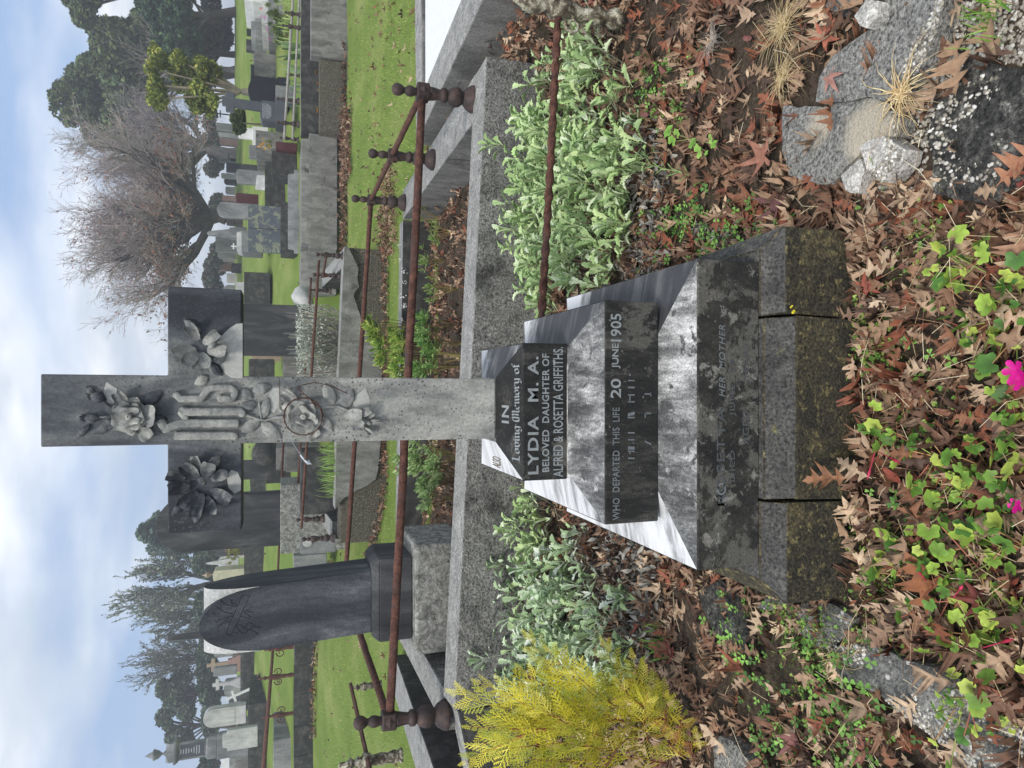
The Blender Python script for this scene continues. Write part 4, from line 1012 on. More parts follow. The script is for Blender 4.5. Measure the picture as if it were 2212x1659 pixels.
def tile_mat():
    m_, nt, b = newmat('white_panel'); v = coords(nt, (1, 1, 1))
    br = nt.nodes.new('ShaderNodeTexBrick'); nt.links.new(v, br.inputs[0]); br.inputs['Scale'].default_value = 14; br.inputs['Mortar Size'].default_value = .012
    br.inputs[1].default_value = (.66, .66, .67, 1); br.inputs[2].default_value = (.74, .74, .75, 1); br.inputs[3].default_value = (.45, .45, .46, 1)
    nt.links.new(br.outputs[0], b.inputs['Base Color']); b.inputs['Roughness'].default_value = .6
tile_mat()
wb(m, 'white_panel', 'white_panel', tb_, fix=False)

# ================================================================== THE SECOND RAILED PLOT (rough stone wall)
Yw = 11.0
def PW(X, Y, y=Yw): return P(X, Y, y)
wt = thing('retaining_wall', 'broken concrete retaining wall with rough gravelly face behind the railed plot', 'wall', (0, Yw, -.1))
a = PW(744, 532); b_ = PW(729, 860); c = PW(722, 1180)
m = M()
m.hexa([(c.x, Yw+.10, -.3), (a.x, Yw+.10, -.3), (a.x-.05, Yw+.6, -.3), (c.x+.05, Yw+.6, -.3)], [(c.x, Yw+.10, c.z-.09), (a.x, Yw+.10, a.z-.07), (a.x-.05, Yw+.6, a.z-.07), (c.x+.05, Yw+.6, c.z-.09)])
m.rough(.02, 2); wb(m, 'core', 'gravelly', wt, bev=.02)
# render still clinging on: an uneven sheet
low = [(532, 752), (560, 766), (580, 775), (600, 772), (620, 776), (632, 766), (640, 764), (655, 770), (680, 778), (700, 783), (712, 790), (735, 812), (780, 822), (830, 828), (900, 826), (960, 822), (1010, 818), (1036, 812), (1052, 790), (1060, 770), (1068, 760), (1075, 745), (1090, 732), (1100, 726)]
m = M(); top = []
zt = lambda Y: float(np.interp(Y, [532, 860, 1180], [PW(744, 532).z, PW(729, 860).z, PW(722, 1180).z]))
fr = [PW(X, Y) for Y, X in low]
n = len(fr)
vs = []
for p in fr:
    Y = 829.5-(p.x/(Yw/ray(744, 829.5).y))*FPX
    zz_ = zt(Y); vs += [(p.x, Yw+.02, p.z), (p.x, Yw, zz_), (p.x, Yw+.42, zz_+.005)]
fs = []
for i in range(n-1): fs += [[3*i, 3*i+3, 3*i+4, 3*i+1], [3*i+1, 3*i+4, 3*i+5, 3*i+2]]
vs2 = [(v[0], Yw+.098, v[2]) for v in vs[::3]]; k0 = len(vs)
for i in range(n-1): fs.append([3*i, k0+i, k0+i+1, 3*i+3])
m.add([Vector(v) for v in vs+vs2], fs, [1 if (i % 2) and i < 2*(n-1) else 0 for i in range(len(fs))])
wb(m, 'render_coat', ['kerb_mid', 'kerb_top'], wt, fix=False)
# kerbs going back on either side
for (X, Y, nm, y1) in ((744, 545, 'right', 14.2), (722, 1163, 'left', 14.2)):
    p = PW(X, Y); m = M(); beam(m, (p.x-.15, Yw+.62, p.z-.01), (p.x-.15, y1, p.z+.18), (.3, 0, 0), .5, 0, mtop=1)
    solo(m, 'concrete_kerb', ['kerb_dark', 'kerb_top'], 'kerb going back along the %s side of the second railed plot' % nm, 'kerb', bev=.01)
G2 = 'cast iron posts of the second railing'
def post2(X, Y, y, label, sc):
    p = P(X, Y, y); return iron_post(p, label, 0, sc, group=G2)
q1 = post2(744, 553, 11.2, 'small iron post on the right front corner of the rough stone wall', .80)
q2 = post2(736, 596, 12.4, 'small iron post behind the right corner of the rough stone wall', .86)
q3 = post2(716, 628, 13.6, 'small iron post farthest back on the right of the second railing', .74)
q4 = post2(722, 1161, 11.2, 'small iron post on the left front corner of the rough stone wall', .90)
q5 = post2(700, 1120, 12.6, 'small iron post behind the round flower of lichen on the left', .86)
q6 = post2(694, 1092, 13.8, 'small iron post farthest back on the left of the second railing', .72)
h2 = lambda q: q.location+Vector((0, 0, .345*q.scale[0]))
def rail2(a, b_, label, r=.021): return rail(a, b_, r, label, group='rails of the second railing')
rail2(P(689, 562, 11.2), P(651, 1142, 11.2), 'rusty rail along the front of the second railed plot, passing behind the cross')
rail2(P(672, 600, 13.4), P(640, 1100, 13.0), 'farther rusty rail of the second railed plot, seen left of the cross', .02)
rail2(h2(q1), h2(q2), 'short rusty rail joining the first two posts on the right of the second railing', .018)
# thin rails farther back
rail(P(598, 1300, 15), P(612, 955, 15), .022, 'thin rusty rail in front of the round topped black headstone', name='iron_rail')

# ================================================================== STONES AND TOMBS BEHIND
def outline(kind, w_, h, n=12):
    """front outline, counter-clockwise from bottom left, local x z"""
    hw = w_/2
    if kind == 'round': return [(-hw, 0), (hw, 0)]+[(hw*math.cos(a), h-hw+hw*math.sin(a)) for a in [PI*i/n for i in range(n+1)]]
    if kind == 'low_round': return [(-hw, 0), (hw, 0)]+[(hw*math.cos(a), h-.3*hw+.3*hw*math.sin(a)) for a in [PI*i/n for i in range(n+1)]]
    if kind == 'gothic': return [(-hw, 0), (hw, 0)]+[(hw*x, h-1.1*hw+1.1*hw*z) for x, z in arc[::-1]]
    if kind == 'serp':
        return [(-hw, 0), (hw, 0), (hw, h*.86)]+[(hw*(1-2*i/n), h*(.86+.14*(math.sin(PI*i/n)**1.6))) for i in range(1, n)]+[(-hw, h*.86)]
    if kind == 'shoulder': return [(-hw, 0), (hw, 0), (hw, h*.82), (hw*.72, h*.82), (hw*.6, h), (-hw*.6, h), (-hw*.72, h*.82), (-hw, h*.82)]
    if kind == 'peak': return [(-hw, 0), (hw, 0), (hw, h*.86), (0, h), (-hw, h*.86)]
    if kind == 'cut': return [(-hw, 0), (hw, 0), (hw, h*.88), (hw*.75, h), (-hw*.75, h), (-hw, h*.88)]
    if kind == 'curve': return [(-hw, 0), (hw, 0), (hw, h)]+[(hw*(1-2*i/n), h-h*.1*math.sin(PI*i/n)) for i in range(1, n)]+[(-hw, h)]
    return [(-hw, 0), (hw, 0), (hw, h), (-hw, h)]
def place(X, Y, y): return P(X, Y, y)
def headstone(X0, X1, Y0, Y1, y, kind, mat, label, d=.14, rz=0, lean=(0, 0), base=None, base_mat=None, group=None, lines=False, name='headstone', cat='gravestone', below=.25, tablet=None):
    """X0 top, X1 foot, Y0..Y1 sides on the print, y metres ahead"""
    b_ = P(X1, (Y0+Y1)/2, y); tz = P(X0, (Y0+Y1)/2, y).z; w_ = abs(Y1-Y0)*pxm(X1, y); h = tz-b_.z
    t = thing(name, label, cat, b_, group); t.rotation_euler = (lean[0], lean[1], rz)
    bh = 0
    if base:
        bw, bd, bh = base; bw *= w_; m = M(); m.box(-bw/2, bw/2, -bd/2, bd/2, -below, bh, tx=.012, ty=.012); m.build('base', base_mat or mat, t, bev=.008)
    m = M(); ol = outline(kind, w_, h-bh); z0 = bh if base else -below
    pts = [(x, -d/2, (z+bh+.001) if (z > 0 or base) else z0) for x, z in ol]
    m.prism(pts, (0, d, 0)); m.build('slab', mat, t, bev=.008)
    if tablet:
        m = M(); pts = [(x*.78, -d/2-.012, (h-bh)*.08+z*.84+bh) for x, z in ol]; m.prism(pts, (0, .0115, 0)); m.build('tablet', tablet, t, bev=.004)
    if lines:
        m = M(); r_ = random.Random(len(label)); n = int(lines if lines is not True else 7)
        for i in range(n):
            zz_ = bh+(h-bh)*(.82-.62*i/n); ww = w_*r_.uniform(.25, .38); x = -ww
            while x < ww:
                l = r_.uniform(.03, .09)*w_; m.prism([(x, -d/2-.0015-(.012 if tablet else 0), zz_), (min(ww, x+l), -d/2-.0015-(.012 if tablet else 0), zz_), (min(ww, x+l), -d/2-.0015-(.012 if tablet else 0), zz_+h*.028), (x, -d/2-.0015-(.012 if tablet else 0), zz_+h*.028)], (0, .0012, 0)); x += l+.02*w_
        o = m.build('inscription', 'letter_white', t)
    return t
def block(X0, X1, Y0, Y1, y, d, mat, label, cat='grave', name='grave_kerb', top=None, kind='kerb', group=None, below=.4, inner='gravelly', rough=.008):
    b_ = P(X1, (Y0+Y1)/2, y); tz = P(X0, (Y0+Y1)/2, y).z; w_ = abs(Y1-Y0)*pxm(X1, y); h = tz-b_.z
    t = thing(name, label, cat, b_, group); hw = w_/2; k = min(.18, hw*.3); mats = [mat, top or mat]
    if kind == 'kerb':
        m = M()
        beam(m, (-hw, 0, h), (hw, 0, h), (0, k, 0), h+below, 0, mtop=1); beam(m, (-hw, d-k, h), (hw, d-k, h), (0, k, 0), h+below, 0, mtop=1)
        beam(m, (-hw, k+.001, h), (-hw, d-k-.001, h), (k, 0, 0), h+below, 0, mtop=1); beam(m, (hw-k, k+.001, h), (hw-k, d-k-.001, h), (k, 0, 0), h+below, 0, mtop=1)
        m.v = [Vector((v.x, v.y, v.z)) for v in m.v]
        m.build('kerb', mats, t, bev=.01)
        m = M(); m.box(-hw+k, hw-k, k, d-k, -below+.1, h-.05); m.build('bed', inner, t)
    elif kind == 'ledger':
        m = M(); m.box(-hw, hw, 0, d, -below, h*.6); m.build('base', mat, t, bev=.01)
        m = M(); m.box(-hw*.92, hw*.92, .05, d-.05, h*.6+.001, h, tx=.03, ty=.03); m.build('ledger_slab', top or mat, t, bev=.008)
    else:
        m = M(); m.box(-hw, hw, 0, d, -below, h, mi=[0, 1, 0, 0, 0, 0], tx=.01, ty=.01); m.rough(rough, 6); m.build('block', mats, t, bev=.015)
    return t
def cross_stone(X0, X1, Y0, Y1, y, mat, label, arm=.3, base=None, base_mat=None, rz=0, lean=(0, 0), bw=None, tw=None, celtic=False, d=None, cat='gravestone', X_base=None):
    b_ = P(X1, (Y0+Y1)/2, y); h = P(X0, (Y0+Y1)/2, y).z-b_.z; w_ = abs(Y1-Y0)*pxm((X0+X1)/2, y)
    t = thing('cross_headstone', label, cat, b_); t.rotation_euler = (lean[0], lean[1], rz)
    k = (tw or .26)*w_; d = d or k*.7; hb = 0
    if base:
        hb = base*h; m = M(); bw_ = (bw or 1.0)*w_/2; n = 3
        for i in range(n):
            q = bw_*(1-.25*i); m.box(-q, q, -q*.6, q*.6, (-.3 if i == 0 else hb*i/n+.0005*i), hb*(i+1)/n, tx=.01, ty=.01)
        m.build('base', base_mat or mat, t, bev=.006)
    za = hb+(h-hb)*(1-arm); k2 = k/2
    m = M(); m.prism([(x, -d/2, z) for x, z in [(-k2*1.15, hb+.001 if base else -.2), (k2*1.15, hb+.001 if base else -.2), (k2, za-k2), (w_/2, za-k2), (w_/2, za+k2), (k2, za+k2), (k2, h), (-k2, h), (-k2, za+k2), (-w_/2, za+k2), (-w_/2, za-k2), (-k2, za-k2)]], (0, d, 0))
    m.build('cross', mat, t, bev=.01)
    if celtic:
        m = M(); rr_ = w_*.36; m.tube([(rr_*math.cos(a*PI/12), 0, za+rr_*math.sin(a*PI/12)) for a in range(25)], d*.32, 6); m.build('ring', mat, t, smooth=True)
    return t
def obelisk(X0, X1, Y0, Y1, y, mat, label, shaft_frac=.7, taper=.55, steps=2, rz=.3, urn=False, lean=0):
    b_ = P(X1, (Y0+Y1)/2, y); h = P(X0, (Y0+Y1)/2, y).z-b_.z; w_ = abs(Y1-Y0)*pxm(X1, y)
    t = thing('obelisk', label, 'monument', b_); t.rotation_euler = (0, lean, rz); sb = h*(1-shaft_frac)
    m = M(); q = w_/2
    for i in range(steps):
        m.box(-q, q, -q, q, (-.3 if i == 0 else sb*i/steps+.0005), sb*(i+1)/steps, tx=.02, ty=.02); q *= .74
    m.build('pedestal', mat, t, bev=.01)
    m = M(); s_ = q*.92; s2 = s_*taper; zt2 = h*.95
    m.hexa([(-s_, -s_, sb+.001), (s_, -s_, sb+.001), (s_, s_, sb+.001), (-s_, s_, sb+.001)], [(-s2, -s2, zt2), (s2, -s2, zt2), (s2, s2, zt2), (-s2, s2, zt2)])
    m.add([(-s2, -s2, zt2+.0005), (s2, -s2, zt2+.0005), (s2, s2, zt2+.0005), (-s2, s2, zt2+.0005), (0, 0, h)], [[0, 1, 4], [1, 2, 4], [2, 3, 4], [3, 0, 4]])
    m.build('shaft', mat, t, bev=.006)
    return t
# --- inside the second railed plot
headstone(341, 622, 1061, 1172, 13.4, 'round', 'headstone_streaky', 'big round topped black headstone spotted with lichen behind the left arm of the white cross', d=.42, base=(1.18, .7, .02))
block(606, 700, 1042, 1190, 12.9, 1.1, 'lichen_base', 'pale lichen covered stone block under the big round topped headstone', 'stone block', 'stone_block', kind='block', rough=.03)
headstone(647, 690, 1158, 1194, 11.5, 'low_round', 'stone_grey', 'small grey stone marker with one white disc of lichen by the left iron post', d=.08, rz=.2)
m = M(); p = P(664, 1172, 11.42); m.lathe([(.001, 0), (.075, 0), (.07, .01), (.001, .012)], tuple(p), 12, 0, 'y'); m.rough(.008, 20)
solo(m, 'lichen_disc', 'stone_pale', 'round white disc of lichen on the small grey marker', 'lichen')
headstone(400, 650, 661, 770, 13.8, 'flat', 'headstone_streaky', 'dark plain tall headstone under the right arm of the white cross', d=.2)
block(650, 706, 975, 1112, 12.4, .9, 'kerb_dark', 'black weathered stone block with twigs between the wall and the far rails', 'stone block', 'stone_block', kind='block', rough=.02)
block(611, 700, 764, 822, 14.6, 2.0, 'kerb_mid', 'dark concrete grave kerb behind the silver grey bush', 'grave')
block(596, 650, 963, 1019, 15.2, 2.0, 'kerb_mid', 'square concrete grave block behind the far rails, left of the cross', 'grave', kind='ledger')
m = M(); p = P(590, 980, 17.5); m.lathe([(.1, -.2), (.30, .0), (.36, .22), (.30, .42), (.14, .52), (.02, .54)], tuple(p+Vector((0, 0, -.05))), 18); m.rough(.03, 5)
solo(m, 'stone_urn', 'kerb_dark', 'round black boulder shaped stone urn just left of the cross shaft', 'urn', smooth=True)
headstone(524, 576, 994, 1032, 17.5, 'flat', 'headstone_streaky', 'short dark square pillar beside the round stone urn', d=.4)
headstone(575, 603, 1006, 1041, 16.5, 'flat', 'kerb_dark', 'small black block at the foot of the dark square pillar', d=.4)
m = M(); p = P(660, 646, 13.9); m.lathe([(.02, -.1), (.28, -.05), (.27, .12), (.18, .22), (.03, .27)], tuple(p+Vector((0, 0, -.05))), 10); m.rough(.09, 3)
solo(m, 'boulder', 'stone_pale', 'pale rounded boulder in the leaves behind the second railing', 'stone', smooth=True)
# --- the long raised plot across the middle distance
def seg_wall(X_top, X_bot, Ya, Yb, y, d, mat, label, top='kerb_top', X_top2=None, n=5, rough=(.015, 2), group='retaining walls of the upper plots', name='plot_wall'):
    a = P(X_top2 or X_top, Ya, y); b_ = P(X_top, Yb, y); zb_ = min(P(X_bot, Ya, y).z, P(X_bot, Yb, y).z)-.15
    m = M(); a, b_ = (b_, a) if b_.x < a.x else (a, b_)
    for i in range(n):
        p = a.lerp(b_, i/n); q = a.lerp(b_, (i+1)/n-.0008); beam(m, p, q, (0, d, 0), p.z-zb_, 0, mtop=1)
    return solo(m, name, [mat, top], label, 'wall', group, bev=.012, rough=rough)
seg_wall(650, 688, -60, 282, 17.4, .55, 'kerb_dark', 'dark concrete wall at the upper right, below the four rusty posts')
block(672, 737, -20, 128, 17.0, .38, 'kerb_mid', 'short grey block with a mossy ledge in front of the upper right wall', 'stone block', 'stone_block', kind='block', rough=.03)
block(690, 737, 133, 290, 17.05, .34, 'gravelly', 'cracked rough stone block left of the mossy ledge', 'stone block', 'stone_block', kind='block', rough=.04)
block(651, 692, 290, 538, 17.35, 3.4, 'kerb_mid', 'pale grey concrete wall of the long low tomb in the middle distance', 'grave', kind='ledger', top='kerb_mid')
block(650, 690, 538, 634, 17.36, 3.0, 'kerb_mid', 'left end of the long concrete tomb with a sloping grey slab', 'grave', kind='ledger', top='kerb_mid')
block(622, 655, 368, 548, 19.2, 2.6, 'stone_grey', 'long sloping grey ledger slab on top of the middle tomb', 'ledger slab', 'ledger_slab', kind='ledger', top='stone_grey')
seg_wall(635, 684, 1371, 1700, 17.3, .45, 'kerb_dark', 'cracked black dry stone wall along the far side of the left lawn', rough=(.04, 3))
block(590, 634, 1592, 1690, 18.2, 1.6, 'stone_grey', 'grey box tomb with pale top at the far left edge', 'grave', kind='block', top='kerb_top')
G3 = 'turned iron posts on the upper wall'
for i, (X1, Y, y, sc) in enumerate([(660, 34, 17.6, .9), (657, 62, 17.5, .95), (648, 164, 18.5, .62), (647, 219, 17.9, 1.0), (647, 269, 17.8, .98), (646, 302, 18.0, .85)]):
    p = P(X1, Y, y)
    iron_post(p, 'turned iron post on the upper right wall, %s' % ['nearest the right edge', 'second from the right edge', 'smallest of them, right of the black headstone', 'before the black headstone', 'before the grey granite cross', 'at the end of the pale rails'][i], 0, sc, group=G3)
m = M(); a = P(634, -20, 17.7); b_ = P(614, 300, 17.9); m.tube([a, a.lerp(b_, .5), b_], .03, 8); o = m.build('pipe_rail', 'wood_grey', origin=(a+b_)/2); meta(o, 'pale grey pipe rail along the upper right wall, the higher of two', 'rail')
m = M(); a = P(647, -20, 17.7); b_ = P(632, 300, 17.9); m.tube([a, a.lerp(b_, .5), b_], .026, 8); o = m.build('pipe_rail', 'wood_grey', origin=(a+b_)/2); meta(o, 'pale grey pipe rail along the upper right wall, the lower of two', 'rail')
# ornate thin fence far left with a rail
G4 = 'spiked iron posts of the far left fence'
for i, (X0, X1, Y, lab) in enumerate([(570, 634, 1397, 'nearest the pointed headstone'), (557, 636, 1457, 'with scroll brackets, middle of the three'), (566, 642, 1539, 'nearest the left edge, tangled with weeds')]):
    p = P(X1, Y, 17.45); h = P(X0, Y, 17.45).z-p.z; ornate_post(p, h, 'spiked iron post on the far left stone wall, '+lab, 'iron_rust', G4, sc=2.0)
a = P(592, 1371, 17.45); b_ = P(566, 1700, 17.45); m = M(); m.tube([a, a.lerp(b_, .5), b_], [.03, .045, .06], 8); o = m.build('iron_rail', 'iron_rust', origin=(a+b_)/2, smooth=True); meta(o, 'dark rail through the spiked posts above the far left wall', 'rail')
# --- right hand stones
headstone(536, 604, 173, 239, 20.5, 'serp', 'granite_black', 'large polished black headstone with curved top at the right', d=.2, base=(1.05, .4, .06))
block(595, 616, 185, 222, 19.8, .3, 'stone_grey', 'grey vase block before the large black headstone', 'vase block', 'vase_block', kind='block')
t = cross_stone(480, 597, 216, 257, 19.6, 'granite_grey', 'dark grey granite cross with pierced corners on an inscribed block, right of the bare tree', arm=.15, lean=(0, R(2)), celtic=False, tw=.42)
headstone(563, 596, 227, 271, 19.3, 'cut', 'granite_grey', 'dark granite block with white inscription carrying the granite cross', d=.45, base=(1.2, .7, .02), lines=8)
headstone(532, 551, 88, 115, 26, 'flat', 'headstone_streaky', 'small square dark slate headstone on the lawn below the big dark tree', d=.1)
headstone(541, 552, 142, 173, 25, 'curve', 'granite_black', 'low black headstone with hollow curved top', d=.15)
headstone(533, 537, 66, 75, 30, 'flat', 'granite_black', 'tiny black plaque lying on the bright lawn', d=.3)
block(542, 566, 43, 88, 25, 2.2, 'stone_grey', 'flat grey concrete grave behind the pink flowers', kind='ledger')
block(549, 585, 116, 174, 23, 2.4, 'kerb_mid', 'low pebbled grave right of the large black headstone', inner='stone_grey')
block(565, 600, 0, 60, 21.5, 1.8, 'stone_grey', 'grey stepped grave at the right edge behind the pipe rails', kind='ledger', top='stone_pale')
block(527, 572, -30, 7, 24, 2.0, 'stone_white', 'white edged grave cut by the right edge', kind='ledger')
headstone(514, 546, 279, 302, 24, 'low_round', 'stone_white', 'bright white marble headstone with gently curved top', d=.12)
block(545, 551, 272, 314, 23.7, .3, 'stone_white', 'white marble foot bar under the white headstone', 'footing', 'stone_footing', kind='block')
block(595, 607, 305, 323, 18.8, .3, 'granite_maroon', 'small polished maroon vase block on the wall', 'vase block', 'vase_block', kind='block')
block(586, 607, 324, 376, 19.4, 1.0, 'kerb_dark', 'rough dark grave edge left of the maroon vase block', 'grave', kind='block', rough=.05)
block(552, 592, 285, 332, 21.5, 2.0, 'kerb_mid', 'grey gravel grave between the white headstone and the wall')
headstone(538, 571, 317, 346, 23, 'flat', 'stone_grey', 'square light grey headstone left of the white one', d=.14)
headstone(520, 545, 357, 373, 25, 'round', 'headstone_streaky', 'small dark headstone partly behind the blue grey one', d=.15)
headstone(510, 552, 370, 400, 22.5, 'low_round', 'stone_grey', 'blue grey upright headstone beside the broken leaning slab', d=.14)
headstone(549, 586, 380, 412, 21.5, 'flat', 'stone_pale', 'broken pale slab leaning back among dry grass', d=.08, lean=(-.5, .12))
block(572, 596, 350, 445, 21, 1.6, 'kerb_dark', 'dark grave kerb overgrown with dry grass', inner='gravelly')
headstone(510, 541, 420, 446, 24.5, 'flat', 'granite_maroon', 'square maroon granite headstone under the bare tree', d=.15)
headstone(469, 538, 442, 474, 21.8, 'round', 'stone_grey', 'tall round topped grey headstone behind the lichened double tablet', d=.22)
t = headstone(536, 605, 448, 497, 19.6, 'flat', 'granite_lichen', 'right half of the wide double granite tablet patched with lichen', d=.12, group='halves of the double tablet', lines=0)
t = headstone(536, 605, 498, 548, 19.6, 'flat', 'granite_lichen', 'left half of the wide double granite tablet patched with lichen', d=.12, group='halves of the double tablet', lines=0)
block(606, 622, 436, 552, 19.3, .5, 'kerb_dark', 'dark footing under the double granite tablet', 'footing', 'stone_footing', kind='block')
obelisk(447, 513, 494, 516, 25, 'stone_grey', 'leaning greenish obelisk behind the double tablet', shaft_frac=.75, taper=.5, steps=1, lean=R(-4))
block(511, 538, 498, 545, 24, 1.0, 'stone_grey', 'stepped base block under the leaning obelisk', 'stone block', 'stone_block', kind='ledger', top='stone_pale')
cross_stone(499, 514, 526, 539, 27, 'stone_white', 'tiny bright white cross left of the leaning obelisk', arm=.38, tw=.22)
block(527, 556, 588, 656, 24, 1.6, 'kerb_dark', 'dark concrete grave block right of the cross arm', kind='block')
headstone(510, 532, 611, 632, 26, 'flat', 'stone_pale', 'pale square block against the right end of the cross arm', d=.3)
headstone(543, 590, 762, 781, 22, 'shoulder', 'granite_brown', 'polished brown granite headstone seen beneath the cross arm', d=.2)
headstone(538, 573, 776, 818, 21, 'flat', 'kerb_dark', 'dark concrete headstone beside the brown granite one', d=.4)
# --- the far rows, small in the picture
FAR = [(470, 500, 545, 560, 'stone_grey', 'round'), (466, 482, 510, 545, 'stone_pale', 'flat'), (482, 500, 548, 566, 'kerb_mid', 'flat'), (489, 509, 354, 374, 'granite_black', 'flat'), (496, 507, 330, 350, 'granite_black', 'cut'),
       (474, 492, 338, 352, 'stone_grey', 'flat'), (475, 499, 300, 316, 'granite_pink', 'flat'), (484, 505, 388, 400, 'headstone_streaky', 'round'), (487, 503, 405, 420, 'stone_grey', 'low_round'), (480, 498, 424, 436, 'granite_pink', 'flat'),
       (478, 494, 376, 386, 'stone_pale', 'cut'), (486, 500, 440, 446, 'stone_pale', 'round'), (500, 520, 570, 590, 'kerb_dark', 'flat'), (490, 510, 592, 612, 'stone_pale', 'flat'), (476, 492, 572, 586, 'granite_pink', 'round'), (482, 500, 616, 640, 'stone_grey', 'round'),
       (472, 486, 640, 655, 'stone_pale', 'flat'), (468, 484, 268, 285, 'stone_grey', 'flat'), (472, 490, 286, 298, 'stone_pale', 'round')]
FAR.sort(key=lambda f: -f[2]); ORD = ['first', 'second', 'third', 'fourth', 'fifth', 'sixth', 'seventh', 'eighth', 'ninth', 'tenth', 'eleventh', 'twelfth', 'thirteenth']; nA = sum(1 for f in FAR if f[2] >= 470)
for i, (X0, X1, Y0, Y1, mt, kd) in enumerate(FAR):
    side = 'under the bare tree' if Y0 < 470 else 'by the cross arm'
    col = {'stone_grey': 'grey', 'stone_pale': 'pale', 'kerb_mid': 'dull grey', 'granite_black': 'black', 'granite_pink': 'pinkish', 'headstone_streaky': 'dark', 'kerb_dark': 'black'}[mt]
    shp = {'round': 'round topped', 'flat': 'square', 'cut': 'clipped', 'low_round': 'arched'}[kd]
    headstone(X0, X1, Y0, Y1, 38+(i*7 % 9), kd, mt, '%s %s headstone, %s from the left in the far row %s' % (col, shp, ORD[i if i < nA else i-nA], side), d=.25, group='headstones of the far rows', below=1.2)
cross_stone(468, 494, 240, 256, 33, 'granite_black', 'small black crucifix beyond the granite cross', arm=.3, tw=.16)
# --- left hand stones
obelisk(356, 520, 1352, 1373, 22, 'headstone_streaky', 'tall dark square obelisk rising behind the pointed headstone', shaft_frac=.86, taper=.82, steps=1, rz=.5)
def place_urn(m, c, s): m.lathe([(.10*s, 0), (.12*s, .05*s), (.05*s, .12*s), (.05*s, .18*s), (.16*s, .3*s), (.22*s, .46*s), (.24*s, .5*s), (.13*s, .56*s), (.10*s, .66*s), (.04*s, .76*s), (.01*s, .84*s)], c, 14)
bp = P(535, 1600, 24.5); tz = P(318, 1600, 24.5).z; Hm = tz-bp.z; k = pxm(450, 24.5)
mn_ = thing('urn_monument', 'tall grey green monument with corniced inscribed shaft and draped urn on top at the left', 'monument', bp, None, .35)
zf = lambda X: P(X, 1600, 24.5).z-bp.z
def sq(m, w0, z0, z1_, w1=None): w1 = w0 if w1 is None else w1; m.hexa([(-w0/2, -w0/2, z0), (w0/2, -w0/2, z0), (w0/2, w0/2, z0), (-w0/2, w0/2, z0)], [(-w1/2, -w1/2, z1_), (w1/2, -w1/2, z1_), (w1/2, w1/2, z1_), (-w1/2, w1/2, z1_)])
m = M(); sq(m, 56*k, -.4, zf(500)); sq(m, 50*k, zf(500)+.001, zf(471)); m.build('base', 'stone_grey', mn_, bev=.02)
m = M(); sq(m, 44*k, zf(471)+.001, zf(452)); sq(m, 44*k, zf(452)+.001, zf(446), 36*k); m.build('pedestal', 'stone_grey', mn_, bev=.02)
m = M(); sq(m, 33*k, zf(446)+.001, zf(387)); m.build('shaft', 'stone_grey', mn_, bev=.015)
m = M()
for a in (0, -PI/2):
    c_, s_ = math.cos(a), math.sin(a); q = 33*k/2+.006; w_ = 13*k
    m.add([(c_*x-s_*(-q), s_*x+c_*(-q), z) for x, z in ((-w_, zf(443)), (w_, zf(443)), (w_, zf(391)), (-w_, zf(391)))], [[0, 1, 2, 3]])
m.build('tablet', 'granite_grey', mn_, fix=False)
m = M(); r_ = random.Random(4)
for a in (0, -PI/2):
    c_, s_ = math.cos(a), math.sin(a); q = 33*k/2+.012
    for i in range(8):
        z = zf(394+i*5.6); ww = r_.uniform(.3, .8)*11*k; m.add([(c_*x-s_*(-q), s_*x+c_*(-q), zz_) for x, zz_ in ((-ww, z), (ww, z), (ww, z+.025), (-ww, z+.025))], [[0, 1, 2, 3]])
m.build('inscription', 'letter_white', mn_, fix=False)
m = M(); sq(m, 38*k, zf(387)+.001, zf(383), 44*k); sq(m, 44*k, zf(383)+.001, zf(378), 46*k); m.build('cornice', 'stone_grey', mn_, bev=.01)
m = M(); sq(m, 36*k, zf(378)+.001, zf(368), 36*k)
for a in range(4):
    c_, s_ = math.cos(a*PI/2), math.sin(a*PI/2); q = 18*k
    m.add([(c_*x-s_*y_, s_*x+c_*y_, z) for x, y_, z in ((-q, -q, zf(368)+.001), (q, -q, zf(368)+.001), (0, -q, zf(359)), (0, 0, zf(358)))], [[0, 1, 2], [0, 2, 3], [2, 1, 3]])
m.build('gablets', 'stone_grey', mn_)
m = M(); place_urn(m, (0, 0, zf(360)), 1.12*(zf(318)-zf(360))/.84); m.build('urn', 'stone_grey', mn_, smooth=True)
headstone(481, 537, 1569, 1613, 21.5, 'shoulder', 'stone_pale', 'pale greenish headstone with notched shoulders in front of the urn monument', d=.14)
headstone(440, 514, 1521, 1560, 24, 'round', 'stone_pale', 'rounded pale headstone with moulded arch and wreath at left', d=.30, tablet='stone_pale')
cross_stone(447, 520, 1415, 1443, 33, 'granite_brown', 'red brown granite cross on a pink stepped base', arm=.30, base=.38, base_mat='granite_pink', bw=1.3)
headstone(461, 498, 1437, 1456, 31, 'cut', 'stone_grey', 'blue grey headstone just left of the red brown cross', d=.2)
cross_stone(459, 520, 1460, 1484, 30, 'stone_pale', 'pale grey stone cross on a square pedestal', arm=.28, base=.35, bw=1.0, tw=.3)
cross_stone(487, 528, 1481, 1506, 27.5, 'stone_white', 'white painted cross leaning to one side in the far left rows', arm=.42, tw=.2, lean=(0, R(-18)))
headstone(495, 520, 1508, 1521, 29, 'flat', 'stone_grey', 'grey block between the leaning white cross and the rounded headstone', d=.5)
headstone(484, 500, 1466, 1500, 36, 'low_round', 'stone_grey', 'grey headstone behind the leaning white cross', d=.3, below=1)
headstone(462, 500, 1400, 1416, 36, 'round', 'stone_grey', 'round topped grey headstone right of the red brown cross', d=.2, below=1)
block(503, 524, 1378, 1412, 31, 1.5, 'kerb_dark', 'dark kerb grave right of the red brown cross')
